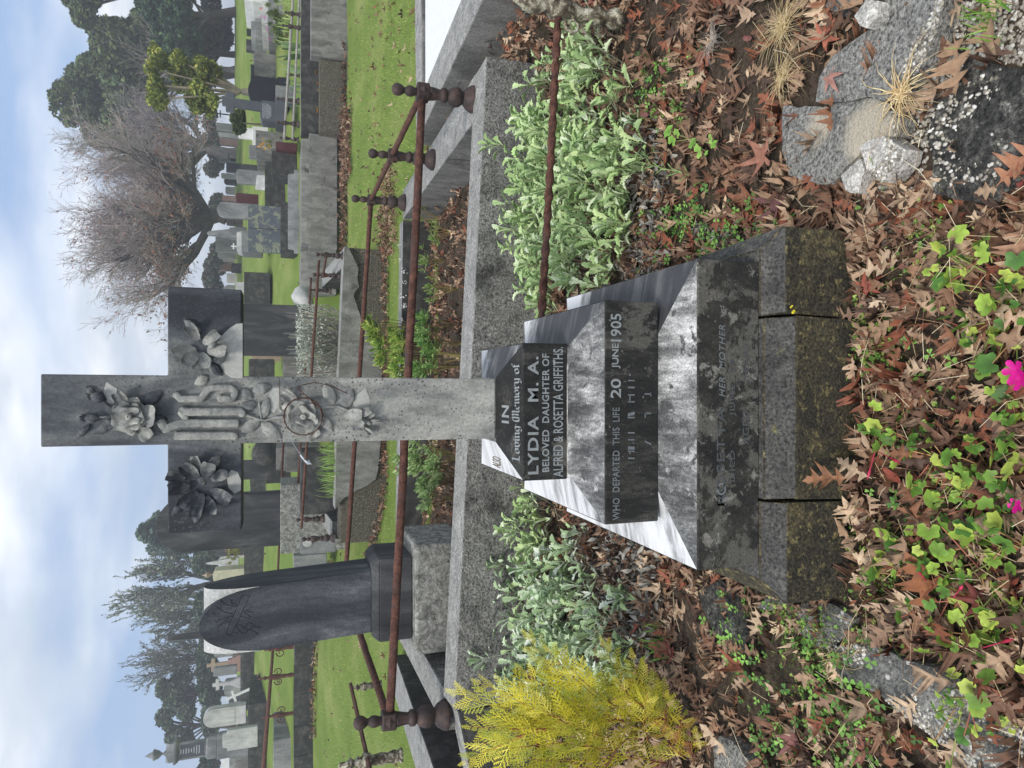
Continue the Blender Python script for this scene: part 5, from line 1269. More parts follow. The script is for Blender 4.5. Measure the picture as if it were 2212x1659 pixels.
block(519, 534, 1405, 1535, 28, 2.0, 'kerb_dark', 'long low black grave in the far left lawn', kind='ledger')
block(535, 566, 1518, 1700, 23.5, 2.4, 'kerb_dark', 'broad dark concrete grave below the urn monument', kind='block', top='kerb_mid')
block(505, 537, 1614, 1700, 25.0, 2.4, 'kerb_mid', 'mottled grey grave at the far left edge behind the urn monument', kind='block')
headstone(478, 500, 1632, 1654, 29, 'round', 'stone_white', 'small white arched headstone at the far left edge', d=.3, below=1)
block(495, 508, 1625, 1700, 28.5, 1.0, 'stone_grey', 'flat grey slab under the small white arched headstone', kind='block')
block(527, 556, 1169, 1262, 26, .5, 'kerb_dark', 'dark low kerb across the lawn between the two big headstones', 'kerb', kind='block')
block(540, 563, 1032, 1062, 26, .5, 'kerb_dark', 'dark low kerb seen between the round urn and the big headstone', 'kerb', kind='block')
t = headstone(462, 520, 1224, 1248, 30, 'low_round', 'stone_cream', 'cream coloured rounded tomb with a small urn on top', d=.7, below=.8)
m = M(); place_urn(m, (0, 0, P(462, 1236, 30).z-t.location.z-.02), .55); m.build('urn', 'granite_brown', t, smooth=True)
obelisk(445, 500, 1204, 1222, 32, 'stone_pale', 'small pale blue grey obelisk right of the cream tomb', shaft_frac=.5, taper=.35, steps=2, rz=0)
for i, (X0, X1, Y0, Y1, kd, mt, lb) in enumerate([(466, 500, 1186, 1199, 'flat', 'headstone_streaky', 'dark square headstone second to the right of the small pale obelisk'), (455, 500, 1176, 1185, 'round', 'stone_grey', 'slim grey headstone touching the big round topped headstone'), (476, 502, 1199, 1205, 'flat', 'stone_pale', 'narrow pale stone against the small obelisk'), (447, 500, 1168, 1174, 'flat', 'stone_pale', 'pale sliver of headstone beside the big round topped one')]):
    headstone(X0, X1, Y0, Y1, 33, kd, mt, lb, d=.3, below=1)
# tomb pieces on the left lawn
block(634, 668, 1198, 1232, 16.6, .8, 'stone_grey', 'small grey slab right of the pointed headstone at the lawn edge', 'stone block', 'stone_block', kind='block')

# ================================================================== TREES
def grow(sc, p, d, L, r, lv, rg, spec, tips):
    """spec[lv] = (segments, children per node, child length ratio, spread, droop/lift)"""
    nseg, nch, lr, spread, lift = spec[lv]; sl = L/nseg; col = spec[-1]
    for i in range(nseg):
        d = (d+Vector((rg.gauss(0, .16), rg.gauss(0, .16), rg.gauss(0, .12)+lift))).normalized()
        q = p+d*sl; r2 = max(.004, r*(1-.75*(i+1)/nseg*(1 if lv else .6)))
        sc.append((tuple(p), tuple(q), max(.004, r*(1-.75*i/nseg*(1 if lv else .6))), r2))
        p = q
        if lv+1 < len(spec)-1:
            k = nch if i or lv else 0
            if i == nseg-1: k = max(2, nch)
            for _ in range(k):
                ax_ = Vector((rg.gauss(0, 1), rg.gauss(0, 1), rg.gauss(0, 1))); ax_ = (ax_-d*ax_.dot(d)).normalized()
                nd_ = (d*math.cos(spread)+ax_*math.sin(spread)).normalized()
                grow(sc, p.copy(), nd_, L*lr*rg.uniform(.7, 1.15), r2*.62, lv+1, rg, spec, tips)
        else: tips.append(tuple(q))
    return
def tree_skeleton(base, h_trunk, r0, limbs, spec, seed, lean=(0, 0)):
    rg = random.Random(seed); seg = []; tips = []; p = Vector(base)
    top = p+Vector((lean[0], lean[1], h_trunk)); pr = p-Vector((0, 0, .4)); prv = r0*1.25
    for i in range(4):
        q = p.lerp(top, (i+1)/4)+Vector((rg.gauss(0, r0*.15), 0, 0)); seg.append((tuple(pr), tuple(q), prv, r0*(1-.08*i))); pr = q; prv = r0*(1-.08*i)
    for (az, el, L, rr) in limbs:
        d = Vector((math.cos(az)*math.cos(el), math.sin(az)*math.cos(el), math.sin(el)))
        grow(seg, pr.copy(), d, L, rr, 0, rg, spec, tips)
    return seg, tips
def put_skel(t, seg, mat, name, cut=.0, thr=.045, cols=('#6f6760', '#7d756f'), seg_n=4, fine_name=None, rmin=.006):
    big = [s for s in seg if s[2] > thr]; sm = [s for s in seg if s[2] <= thr]
    for part, nm, n_ in ((big, name, 7), (sm, fine_name, 3)):
        if not part: continue
        a = Sc(); a.prisms([s[0] for s in part], [s[1] for s in part], [max(rmin, s[2]) for s in part], [max(rmin*.8, s[3]) for s in part], pal(cols, len(part), .12), n_)
        a.build(nm, 'twig' if nm == fine_name else mat, t, t.location, smooth=(n_ > 4))
quadt = ([(-.5, -.3, 0), (.5, -.3, 0), (.5, .3, .1), (-.5, .3, 0)], [[0, 1, 2, 3]])
trit = ([(-.5, -.25, 0), (.5, 0, .12), (-.4, .3, 0)], [[0, 1, 2]])
def leaf_cloud(sc, lobes, n, size, cols, shell=.55, flat=1.0, droop=0):
    """lobes: (centre, (rx, ry, rz)); leaf clumps spread unevenly through each"""
    vol = np.array([l[1][0]*l[1][1]*l[1][2] for l in lobes])**.7; cnt = (n*vol/vol.sum()).astype(int)
    for (c, rr), k in zip(lobes, cnt):
        d = nrg.normal(size=(k*2, 3)); d /= np.linalg.norm(d, axis=1, keepdims=True)
        rad = shell+(1.06-shell)*nrg.random(k*2)**.7
        pos = d*rad[:, None]
        # clumping: keep where a noise says foliage
        nz = np.array([mnoise.noise(Vector(p)*2.6+Vector(c)) for p in pos]); keep = nz > -.04+.12*nrg.random(k*2)
        pos = pos[keep][:k]; nz = nz[keep][:k]
        P_ = np.array(c)[None]+pos*np.array(rr)[None]
        m = len(P_)
        cc = pal(cols, m, .22)*(1+.25*nz[:, None])
        sc.put(*quadt, rots(nrg.uniform(0, 2*PI, m), nrg.normal(droop, .6, m), nrg.normal(0, .9, m), size*nrg.uniform(.5, 1.3, m)), P_, cc)
def lobes_on(c, rad, n, rs, seed, zs=1.0, up=-.3):
    r_ = random.Random(seed); o = []
    for _ in range(n):
        while True:
            d = Vector((r_.gauss(0, 1), r_.gauss(0, 1), r_.gauss(0, 1))).normalized()
            if d.z > up: break
        q = r_.uniform(.45, .95); k = r_.uniform(*rs)
        o.append(((c[0]+d.x*rad[0]*q, c[1]+d.y*rad[1]*q, c[2]+d.z*rad[2]*q), (k, k*.9, k*.75*zs)))
    return o
def at_ground(X, Y, y):
    p = P(X, Y, y); return Vector((p.x, y, g(p.x, y)))
# the big bare spreading tree
bt = at_ground(500, 468, 38); T = thing('bare_tree', 'wide bare winter tree with fine reddish twigs spreading beyond the graves right of the cross', 'tree', bt)
limbs = [(R(a), R(e), L*.70, .23) for a, e, L in ((0, 22, 6.4), (12, 52, 5.6), (178, 20, 6.0), (172, 48, 5.8), (95, 65, 5.2), (-70, 72, 5.6), (60, 35, 5.0), (-110, 38, 4.8), (150, 75, 5.6), (20, 78, 5.4), (-20, 36, 6.3), (200, 38, 5.4))]
spec = [(6, 2, .50, .60, .055), (4, 2, .55, .58, .05), (3, 2, .58, .55, .03), (3, 1, .65, .5, .02), (3, 0, .5, .5, .0), None]
seg, tips = tree_skeleton(bt, 1.5, .42, limbs, spec, 5)
seg = [s for s in seg if s[0][2] > bt.z+.9 or s[2] > .2]
put_skel(T, seg, 'bark', 'trunk', thr=.05, cols=('#a8a09e', '#8f8684', '#b4a8a4', '#9c8e8a'), fine_name='twigs', rmin=.0075)
sc = Sc(); tp_ = np.array(tips); low = tp_[(tp_[:, 2] < bt.z+4.2)]; sel = low[nrg.random(len(low)) < .22]
sc.put(*quadt, rots(nrg.uniform(0, 2*PI, len(sel)), nrg.normal(0, .7, len(sel)), nrg.normal(0, .8, len(sel)), nrg.uniform(.06, .17, len(sel))), sel+nrg.normal(0, .15, sel.shape), pal(['#7d5648', '#8a6450', '#6f4e44', '#84604c', '#6a5c48'], len(sel), .2))
sel = tp_[nrg.random(len(tp_)) < .07]
sc.put(*quadt, rots(nrg.uniform(0, 2*PI, len(sel)), nrg.normal(0, .7, len(sel)), nrg.normal(0, .8, len(sel)), nrg.uniform(.04, .10, len(sel))), sel, pal(['#8b5a4a', '#94675c'], len(sel), .2))
sc.build('dead_leaves', 'tree_leaf', T, T.location)
# the grey twiggy tree to its right
b2 = at_ground(492, 330, 44); T = thing('twiggy_tree', 'tangled grey leafless tree between the bare tree and the tall dark evergreen', 'tree', b2)
limbs = [(R(a), R(e), L*.60, .17) for a, e, L in ((5, 30, 5.5), (20, 60, 5.6), (175, 30, 5.2), (160, 62, 5.4), (90, 78, 5.6), (-60, 60, 5), (-20, 42, 5.6), (205, 44, 4.8))]
seg, tips = tree_skeleton(b2, 1.6, .34, limbs, [(6, 2, .5, .7, .05), (4, 2, .55, .7, .04), (3, 2, .6, .7, .02), (3, 1, .6, .6, .0), None], 9)
put_skel(T, seg, 'bark_grey', 'trunk', thr=.05, cols=('#8f8789', '#7d7577', '#a09698'), fine_name='twigs', rmin=.009)
sc = Sc(); tp_ = np.array(tips); sel = tp_[(tp_[:, 2] < b2.z+3.4)]; sel = sel[nrg.random(len(sel)) < .12]
sc.put(*quadt, rots(nrg.uniform(0, 2*PI, len(sel)), nrg.normal(0, .7, len(sel)), nrg.normal(0, .8, len(sel)), nrg.uniform(.06, .16, len(sel))), sel, pal(['#8b5a3a', '#7a5a34', '#6f5a3a'], len(sel), .2)); sc.build('dead_leaves', 'tree_leaf', T, T.location)
# tall dark evergreens at the right
def crown_tree(X_base, Y, y, Xc, Yc, radpx, nl, rs, n, size, cols, label, seed, name='evergreen_tree', trunk_r=.3, zs=1.0, up=-.3, mat='bark', shell=.55, group=None, limbs=True, droop=0, depth=None, cat='tree'):
    b_ = at_ground(X_base, Y, y); T = thing(name, label, cat, b_, group); c = P(Xc, Yc, y); k = pxm(Xc, y)
    rx, rz_ = radpx[0]*k, radpx[1]*k
    lobes = lobes_on(c, (rx, depth or min(rx, rz_)*.9, rz_), nl, (rs[0]*k, rs[1]*k), seed, zs, up)
    sc = Sc(); leaf_cloud(sc, lobes, n, size, cols, shell, droop=droop); sc.build('crown', 'tree_leaf', T, T.location)
    rg = random.Random(seed); seg = [(tuple(b_-Vector((0, 0, .5))), tuple(b_.lerp(c, .5)), trunk_r*1.2, trunk_r*.8), (tuple(b_.lerp(c, .5)), tuple(c), trunk_r*.8, trunk_r*.4)]
    if limbs:
        for l in lobes: 
            s_ = b_.lerp(c, rg.uniform(.45, .95)); e = Vector(l[0]); md = s_.lerp(e, .5)+Vector((0, 0, rg.uniform(-.1, .4)))
            seg += [(tuple(s_), tuple(md), trunk_r*.32, trunk_r*.22), (tuple(md), tuple(e), trunk_r*.22, trunk_r*.08)]
    a = Sc(); a.prisms([s[0] for s in seg], [s[1] for s in seg], [s[2] for s in seg], [s[3] for s in seg], pal(('#4a413a', '#5d544c'), len(seg)), 6); a.build('trunk', 'twig', T, T.location, smooth=True)
    return T
DK = ['#3c5440', '#486044', '#304638', '#566a48', '#3e5446']
OL = ['#5b6a4a', '#69764e', '#4c5b44', '#768054', '#45533c']
crown_tree(507, 150, 52, 300, 205, (165, 150), 46, (24, 50), 60000, .24, OL, 'tall spreading dark evergreen tree filling the skyline at the right', 31, trunk_r=.34)
crown_tree(505, 20, 44, 395, 45, (125, 82), 26, (24, 46), 42000, .19, DK, 'deep green bushy evergreen at the right edge in front of the taller one', 32, trunk_r=.26)
crown_tree(505, -30, 46, 195, -5, (60, 50), 8, (18, 34), 9000, .2, OL, 'dark treetop cut by the right edge of the picture, highest of the evergreens', 33, trunk_r=.3)
crown_tree(500, 115, 47, 455, 118, (85, 38), 14, (16, 30), 9000, .22, ['#6b5a3c', '#7a5c3e', '#58513a', '#4b4a34'], 'low russet leaved tree under the dark evergreens', 34, name='russet_tree', trunk_r=.2)
crown_tree(508, 15, 49, 478, 25, (90, 26), 12, (14, 26), 7000, .22, ['#5a4c44', '#4d463e', '#3a4038', '#2f3d34'], 'low brown green shrubbery at the right edge under the evergreens', 35, name='shrub', trunk_r=.1, limbs=False, cat='shrub')
b3 = at_ground(500, 150, 45); T = thing('dead_limb_tree', 'pale bare multi stemmed tree in front of the dark evergreens', 'tree', b3)
seg, tips = tree_skeleton(b3, 1.0, .16, [(R(a), R(e), L*.62, .10) for a, e, L in ((10, 62, 5), (170, 64, 5), (90, 80, 5.8), (-60, 70, 5), (30, 75, 6))], [(6, 1, .5, .5, .05), (4, 2, .55, .6, .03), (3, 1, .6, .6, 0), None], 19)
put_skel(T, seg, 'bark_grey', 'trunk', thr=.045, cols=('#8a8078', '#9b9188'), fine_name='twigs', rmin=.012)
# yellow green many stemmed small tree
b4 = at_ground(540, 197, 22.3); T = thing('yellow_green_tree', 'small yellow green tree with many pale bare stems behind the large black headstone', 'tree', b4)
seg, rg, sc = [], random.Random(3), Sc(); k = pxm(420, 22.3)
seg.append((tuple(b4-Vector((0, 0, .3))), tuple(P(522, 198, 22.3)), .12, .10)); s0 = P(522, 198, 22.3); cl = []
for i in range(17):
    Xe, Ye = rg.uniform(325, 470), rg.uniform(112, 232)
    if i < 5: Xe = rg.uniform(322, 350); Ye = [112, 150, 190, 215, 128][i]
    e = P(Xe, Ye, 22.3+rg.uniform(-.8, .8)); md = s0.lerp(e, .5)+Vector((0, 0, -.05)); seg += [(tuple(s0), tuple(md), .045, .03), (tuple(md), tuple(e), .03, .015)]
    cl.append((tuple(e), (k*rg.uniform(15, 25), k*18, k*rg.uniform(10, 18))))
for i in range(24): cl.append((tuple(P(rg.uniform(385, 470), rg.uniform(128, 232), 22.3+rg.uniform(-.7, .7))), (k*15, k*14, k*13)))
a = Sc(); a.prisms([s[0] for s in seg], [s[1] for s in seg], [s[2] for s in seg], [s[3] for s in seg], pal(('#a89a88', '#94897a'), len(seg)), 6); a.build('stems', 'twig', T, T.location, smooth=True)
leaf_cloud(sc, cl, 15000, .085, ['#8f9448', '#7c8644', '#a3a252', '#66753e', '#727f44'], .35, droop=-.6); sc.build('crown', 'tree_leaf', T, T.location)
crown_tree(556, 266, 21.6, 522, 266, (30, 17), 9, (9, 14), 4000, .06, ['#4b5a2e', '#5d6a3a', '#3a4a2c'], 'round dark green shrub between the granite cross and the white headstone', 36, name='shrub', trunk_r=.04, limbs=False, cat='shrub')
# trees behind the left hand graves, leaf colours paled to imitate distance haze
crown_tree(500, 1215, 62, 375, 1160, (75, 62), 20, (10, 22), 15000, .19, ['#566a5e', '#64786a', '#4c6056', '#728474'], 'dark drooping pine behind the big round topped headstone, left of the white cross', 41, name='pine_tree', trunk_r=.3, droop=-.5, shell=.3)
T = thing('norfolk_pine', 'tiered dark pine with level branches rising over the round topped headstone', 'tree', at_ground(490, 1150, 58)); bN_ = T.location.copy(); seg = []; sc = Sc(); k = pxm(380, 58); rg = random.Random(4)
tipn = P(300, 1148, 58); seg.append((tuple(bN_-Vector((0, 0, .5))), tuple(tipn), .3, .04)); pp = []
for i in range(11):
    zz_ = tipn.lerp(bN_, .05+.055*i); L = k*(10+7.5*i**.85)
    for j in range(7):
        a_ = rg.uniform(0, 2*PI); e = zz_+Vector((math.cos(a_)*L, math.sin(a_)*L*.7, k*rg.uniform(2, 7))); seg.append((tuple(zz_), tuple(e), .07, .03))
        for q in range(26): pp.append(tuple(zz_.lerp(e, rg.uniform(.25, 1.05))+Vector((rg.gauss(0, .12), rg.gauss(0, .2), rg.gauss(-.08, .14)))))
a = Sc(); a.prisms([s[0] for s in seg], [s[1] for s in seg], [s[2] for s in seg], [s[3] for s in seg], pal(('#4a413a', '#3d3a35'), len(seg)), 5); a.build('trunk', 'twig', T, T.location)
pp = np.array(pp); n = len(pp); sc.put(*quadt, rots(nrg.uniform(0, 2*PI, n), nrg.normal(0, .3, n), nrg.normal(0, .4, n), nrg.uniform(.25, .6, n)), pp, pal(['#566c5e', '#627866', '#4a5f54'], n, .2)); sc.build('crown', 'tree_leaf', T, T.location)
def feather_tree(X_base, Y, y, Xtop, wpx, label, seed, cols, tw=('#6a645c', '#7b756c'), dens=.8, name='feathery_tree', size=.14):
    b_ = at_ground(X_base, Y, y); T = thing(name, label, 'tree', b_); H_ = P(Xtop, Y, y).z-b_.z; Wd = wpx*pxm(400, y)
    seg, tips = tree_skeleton(b_, H_*.22, H_*.022, [(R(a), R(e), H_*L, H_*.013) for a, e, L in ((0, 52, .62), (180, 52, .62), (90, 70, .62), (-80, 75, .68), (40, 62, .66), (140, 66, .66), (10, 38, .5), (172, 38, .5))], [(5, 2, .5, .5, .06), (4, 2, .5, .5, .05), (3, 2, .5, .5, .04), (2, 0, .5, .5, 0), None], seed)
    mx = max(abs(s[1][0]-b_.x) for s in seg); fx = min(1.4, Wd/2/mx)
    f = lambda p: (b_.x+(p[0]-b_.x)*fx, p[1], p[2]); seg = [(f(s[0]), f(s[1]), s[2], s[3]) for s in seg]; tips = [f(p) for p in tips]
    put_skel(T, seg, 'bark', 'trunk', thr=.05, cols=tw, fine_name='twigs', rmin=.014)
    tp_ = np.array(tips); tp_ = tp_[nrg.random(len(tp_)) < dens]; sc = Sc(); n = len(tp_)
    if n: sc.put(*quadt, rots(nrg.uniform(0, 2*PI, n), nrg.normal(0, .7, n), nrg.normal(0, .8, n), size*nrg.uniform(.6, 1.4, n)), tp_, pal(cols, n, .2)); sc.build('crown', 'tree_leaf', T, T.location)
FG = ['#8f9888', '#808c7c', '#a0a898', '#737f70']
feather_tree(480, 1255, 56, 305, 150, 'feathery grey green tree right of the tall dark obelisk', 51, FG)
feather_tree(485, 1320, 60, 345, 110, 'lower grey green tree partly behind the tall dark obelisk', 52, FG)
feather_tree(485, 1415, 56, 332, 150, 'lacy half bare tree above the red brown granite cross', 53, ['#7f8b78', '#6d7a68'], dens=.22)
crown_tree(500, 1500, 56, 400, 1497, (62, 50), 18, (10, 22), 16000, .18, ['#505f52', '#5e6c58', '#6c7658', '#465248'], 'dark green gappy tree behind the leaning white cross', 54, trunk_r=.25, shell=.4)
crown_tree(500, 1570, 58, 395, 1566, (70, 50), 18, (10, 22), 16000, .18, ['#505f52', '#5c6a54', '#687454', '#465248'], 'dark olive tree directly behind the urn monument', 55, trunk_r=.25, shell=.4)
crown_tree(495, 1650, 56, 465, 1650, (26, 40), 8, (8, 16), 3500, .24, DK, 'low dark green bush at the far left edge of the skyline', 56, name='shrub', trunk_r=.1, cat='shrub')
for i, (Xc, Yc, rp, lb) in enumerate([(455, 1205, (28, 60), 'green hedge bank behind the small pale obelisk'), (452, 1330, (34, 80), 'grey green hedge bank below the tall dark obelisk'), (456, 1440, (28, 70), 'dim green hedge bank behind the red brown cross'), (462, 1545, (22, 60), 'dark hedge bank behind the rounded pale headstone')]):
    crown_tree(505, Yc, 54, Xc, Yc, (rp[1], rp[0]), 16, (12, 22), 7000, .26, ['#4c5c4a', '#5c6a54', '#435244'], lb, 60+i, name='hedge', trunk_r=.1, limbs=False, cat='hedge', group='hedge banks behind the left graves')
crown_tree(512, 560, 58, 470, 590, (90, 30), 12, (12, 22), 5000, .26, ['#4c5c4a', '#4b4a44', '#5a5048'], 'brown green hedge behind the bare tree trunk', 66, name='hedge', limbs=False, cat='hedge')
crown_tree(512, 330, 62, 470, 330, (120, 26), 14, (12, 20), 6000, .26, ['#4c5c4a', '#4b4a44', '#5a5048'], 'brown green hedge under the tangled grey tree', 67, name='hedge', limbs=False, cat='hedge')

# ================================================================== BROKEN SLABS ROUND THE MONUMENT
SLABS = []
def t8(a, b_): return (1474.7+a/3, b_/3)
def t10(a, b_): return (1474.7+a/3, 1106+b_/3)
def inpoly(x, y, poly):
    c = False; n = len(poly)
    for i in range(n):
        x0, y0 = poly[i]; x1, y1 = poly[i-1]
        if (y0 > y) != (y1 > y) and x < (x1-x0)*(y-y0)/(y1-y0)+x0: c = not c
    return c
def slab(pts, z, mat, label, conv=t8, tilt=(0, 0), th=.06, bumps=.004, cat='stone slab', name='broken_slab'):
    w = [PZ(*conv(*p), z) for p in pts]; cx_ = sum(p.x for p in w)/len(w); cy_ = sum(p.y for p in w)/len(w)
    fine = []
    for i in range(len(w)):
        a, b_ = w[i], w[(i+1) % len(w)]; k = max(1, int((b_-a).length/.025))
        for j in range(k):
            p = a.lerp(b_, j/k); q = mnoise.noise(p*22)*.007; fine.append(Vector((p.x+q, p.y-q, z)))
    poly = [(p.x, p.y) for p in fine]; SLABS.append((poly, z))
    x0, x1 = min(p[0] for p in poly), max(p[0] for p in poly); y0, y1 = min(p[1] for p in poly), max(p[1] for p in poly)
    bm = bmesh.new(); vs = [bm.verts.new(p) for p in fine]; f = bm.faces.new(vs)
    r_ = bmesh.ops.triangulate(bm, faces=[f])
    for _ in range(4):
        ed = [e for e in bm.edges if e.calc_length() > .035]
        if not ed: break
        bmesh.ops.subdivide_edges(bm, edges=ed, cuts=1, use_grid_fill=False); bmesh.ops.triangulate(bm, faces=[q for q in bm.faces if len(q.verts) > 3])
    bnd = set(v for e in bm.edges if e.is_boundary for v in e.verts)
    for v in bm.verts:
        v.co.z += bumps*1.5*mnoise.noise(v.co*9)+bumps*.6*mnoise.noise(v.co*40)+tilt[0]*(v.co.x-cx_)+tilt[1]*(v.co.y-cy_)-(.006 if v in bnd else 0)
    ret = bmesh.ops.extrude_face_region(bm, geom=list(bm.faces)); nv = [e for e in ret['geom'] if isinstance(e, bmesh.types.BMVert)]
    # original faces stay on top; the copy goes down as the underside
    for v in nv: v.co.z = z-th-.02
    bmesh.ops.recalc_face_normals(bm, faces=bm.faces)
    me = bpy.data.meshes.new(name); bm.to_mesh(me); bm.free(); org = Vector((cx_, cy_, z-th))
    me.transform(Matrix.Translation(-org)); me.materials.append(MATS[mat]); o = bpy.data.objects.new(name, me); COL.objects.link(o); o.location = org
    return meta(o, label, cat)
def patched():
    m = MATS['slab_concrete'].copy(); m.name = 'slab_worn'; MATS['slab_worn'] = m; nt = m.node_tree; b = nt.nodes['Principled BSDF']
    c = b.inputs['Base Color'].links[0].from_socket; pos = coords(nt); nz = noise(nt, pos, 30, 5, .75)
    for (a_, b2, r_) in ((880, 815, .052), (1190, 860, .085), (1270, 815, .06)):
        p = PZ(*t8(a_, b2), .06); vm = nt.nodes.new('ShaderNodeVectorMath'); vm.operation = 'DISTANCE'; nt.links.new(pos, vm.inputs[0]); vm.inputs[1].default_value = tuple(p)
        ad = nt.nodes.new('ShaderNodeMath'); ad.operation = 'MULTIPLY_ADD'; nt.links.new(nz, ad.inputs[0]); ad.inputs[1].default_value = .07; nt.links.new(vm.outputs['Value'], ad.inputs[2])
        rr = ramp(nt, [(r_+.01, (1, 1, 1)), (r_+.05, (0, 0, 0))]); nt.links.new(ad.outputs[0], rr.inputs[0])
        c = mixc_(nt, rr.outputs[0], c, (.47, .42, .33))
    nt.links.new(c, b.inputs['Base Color'])
patched()
slab([(640, 690), (900, 690), (1180, 640), (1330, 650), (1420, 760), (1385, 880), (1290, 885), (1150, 945), (1130, 1010), (1010, 1110), (960, 1190), (820, 1185), (680, 1130), (640, 980)], .055, 'slab_worn', 'cracked grey slab with two pale worn patches, right of the monument', tilt=(.02, .0))
slab([(850, 660), (870, 500), (960, 360), (1180, 190), (1290, 105), (1560, 265), (1590, 310), (1545, 430), (1350, 640), (1180, 632), (920, 676)], .065, 'slab_concrete', 'large grey rough slab beyond the crack, under a tuft of dry grass', tilt=(-.02, .01))
slab([(1150, 960), (1210, 905), (1290, 890), (1425, 950), (1400, 1040), (1290, 1175), (1190, 1090)], .085, 'slab_pale', 'pale broken corner of concrete lying on the cracked slab', th=.05, tilt=(.05, .08))
slab([(1010, 1140), (1140, 1030), (1170, 1100), (1125, 1260), (1040, 1230)], .05, 'slab_pale', 'small pale fragment of concrete half under oak leaves', th=.04)
slab([(1095, 110), (1180, -10), (1255, 10), (1240, 120), (1180, 180), (1130, 170)], .10, 'slab_pale', 'small bright lump of mortar at the right edge', th=.06)
slab([(1295, 95), (1320, -120), (1640, -150), (1690, -20), (1640, 200), (1600, 305), (1400, 195)], .06, 'slab_concrete', 'angular grey slab at the lower right edge, touching the large rough slab', tilt=(.0, .03))
slab([(1625, 1260), (1600, 1000), (1570, 900), (1610, 640), (1740, 560), (1850, 360), (2060, 440), (2250, 440), (2260, 1120), (2130, 1180), (2020, 1320), (1850, 1310), (1760, 1275)], .05, 'slab_pebbled', 'dark wet looking pebbled concrete slab at the lower right corner', tilt=(.0, .02), bumps=.008)
slab([(1010, 120), (1090, -60), (1060, -200), (800, -200), (880, 0)], .03, 'slab_concrete', 'grey slab end at the right edge below the silver plants')
slab([(100, 520), (230, 440), (330, 520), (365, 640), (410, 800), (390, 900), (300, 860), (200, 780)], .05, 'slab_pebbled', 'dark rough concrete fragment at the left foot of the plinth', t10, tilt=(.0, .05), bumps=.008)
slab([(660, 640), (780, 590), (950, 590), (1100, 690), (1080, 760), (950, 900), (880, 880), (720, 760)], .045, 'slab_aggregate', 'speckled concrete fragment left of the plinth under a leaf', t10)
slab([(920, 880), (1080, 860), (1240, 870), (1420, 960), (1640, 1010), (1900, 1140), (2100, 1300), (2260, 1430), (2260, 1760), (1900, 1720), (1700, 1520), (1500, 1380), (1300, 1210), (1000, 1060)], .05, 'slab_aggregate', 'long strip of concrete studded with white pebbles at the lower left corner', t10, tilt=(.0, .01), bumps=.006)
slab([(190, 1500), (240, 1450), (310, 1480), (410, 1600), (420, 1720), (190, 1720)], .07, 'slab_concrete', 'grey stone at the left edge under the yellow cypress', t10, th=.08)
slab([(540, 560), (660, 575), (640, 640), (560, 640), (470, 620)], .06, 'slab_aggregate', 'small grey rubble by the left corner of the plinth', t10)
def slabz(x, y):
    for poly, z in SLABS:
        if inpoly(x, y, poly): return z
    return None

def on_mon(x, y, e=0): return -.60-e < x < .435+e and 1.478-e < y < 2.62+e
def scatter_pts(n, x0, x1, y0, y1, dens=None):
    o = []
    while len(o) < n:
        x, y = rnd.uniform(x0, x1), rnd.uniform(y0, y1)
        if on_mon(x, y): continue
        if dens and rnd.random() > dens(x, y): continue
        o.append((x, y))
    return o
ico = bmesh.new(); bmesh.ops.create_icosphere(ico, subdivisions=1, radius=1); ICO = ([tuple(v.co) for v in ico.verts], [[v.index for v in f.verts] for f in ico.faces]); ico.free()
def pebbles(n, fn, cols, s0, s1, name='pebbles'):
    sc = Sc(); P_ = []; S = []
    for _ in range(n):
        x, y, z = fn(); P_.append((x, y, z)); S.append(rnd.uniform(s0, s1))
    m = len(P_); S = np.array(S); Mx = rots(nrg.uniform(0, 6.28, m), nrg.normal(0, .3, m), nrg.normal(0, .3, m), S)
    Mx = Mx@np.array([[1.25, 0, 0], [0, .9, 0], [0, 0, .5]])[None]
    sc.put(*ICO, Mx, np.array(P_), pal(cols, m, .15)); o = sc.build(name, 'tree_leaf', smooth=True); return meta(o, kind='stuff')
PW_ = ['#c6c2b8', '#b2ada0', '#a49e90', '#d2cfc8', '#8e877b', '#777166', '#98928a']
def in_region(pts, conv, z=.03):
    poly = [(lambda w: (w.x, w.y))(PZ(*conv(*p), z)) for p in pts]
    x0, x1 = min(p[0] for p in poly), max(p[0] for p in poly); y0, y1 = min(p[1] for p in poly), max(p[1] for p in poly)
    def f():
        while True:
            x, y = rnd.uniform(x0, x1), rnd.uniform(y0, y1)
            if inpoly(x, y, poly) and not on_mon(x, y): return x, y
    return f
regA = in_region([(1560, 300), (1720, 0), (2250, -60), (2250, 450), (1800, 330), (1560, 900), (1450, 1500), (1150, 1500), (1150, 1260), (1430, 1050), (1400, 700)], t8)
regB = in_region([(1300, 1200), (1900, 1120), (2260, 1430), (2260, 1760), (1800, 1620)], t10); regC = in_region([(950, 820), (1230, 830), (1200, 1000), (980, 1000)], t10); regD = in_region([(1600, 620), (2100, 450), (2150, 1150), (1620, 1250)], t8)
def mkp():
    q = rnd.random(); x, y = (regA() if q < .50 else regB() if q < .84 else regC() if q < .91 else regD())
    z = slabz(x, y); return x, y, (z-.001 if z else g(x, y)+.002)
pebbles(4200, mkp, PW_, .002, .0068)

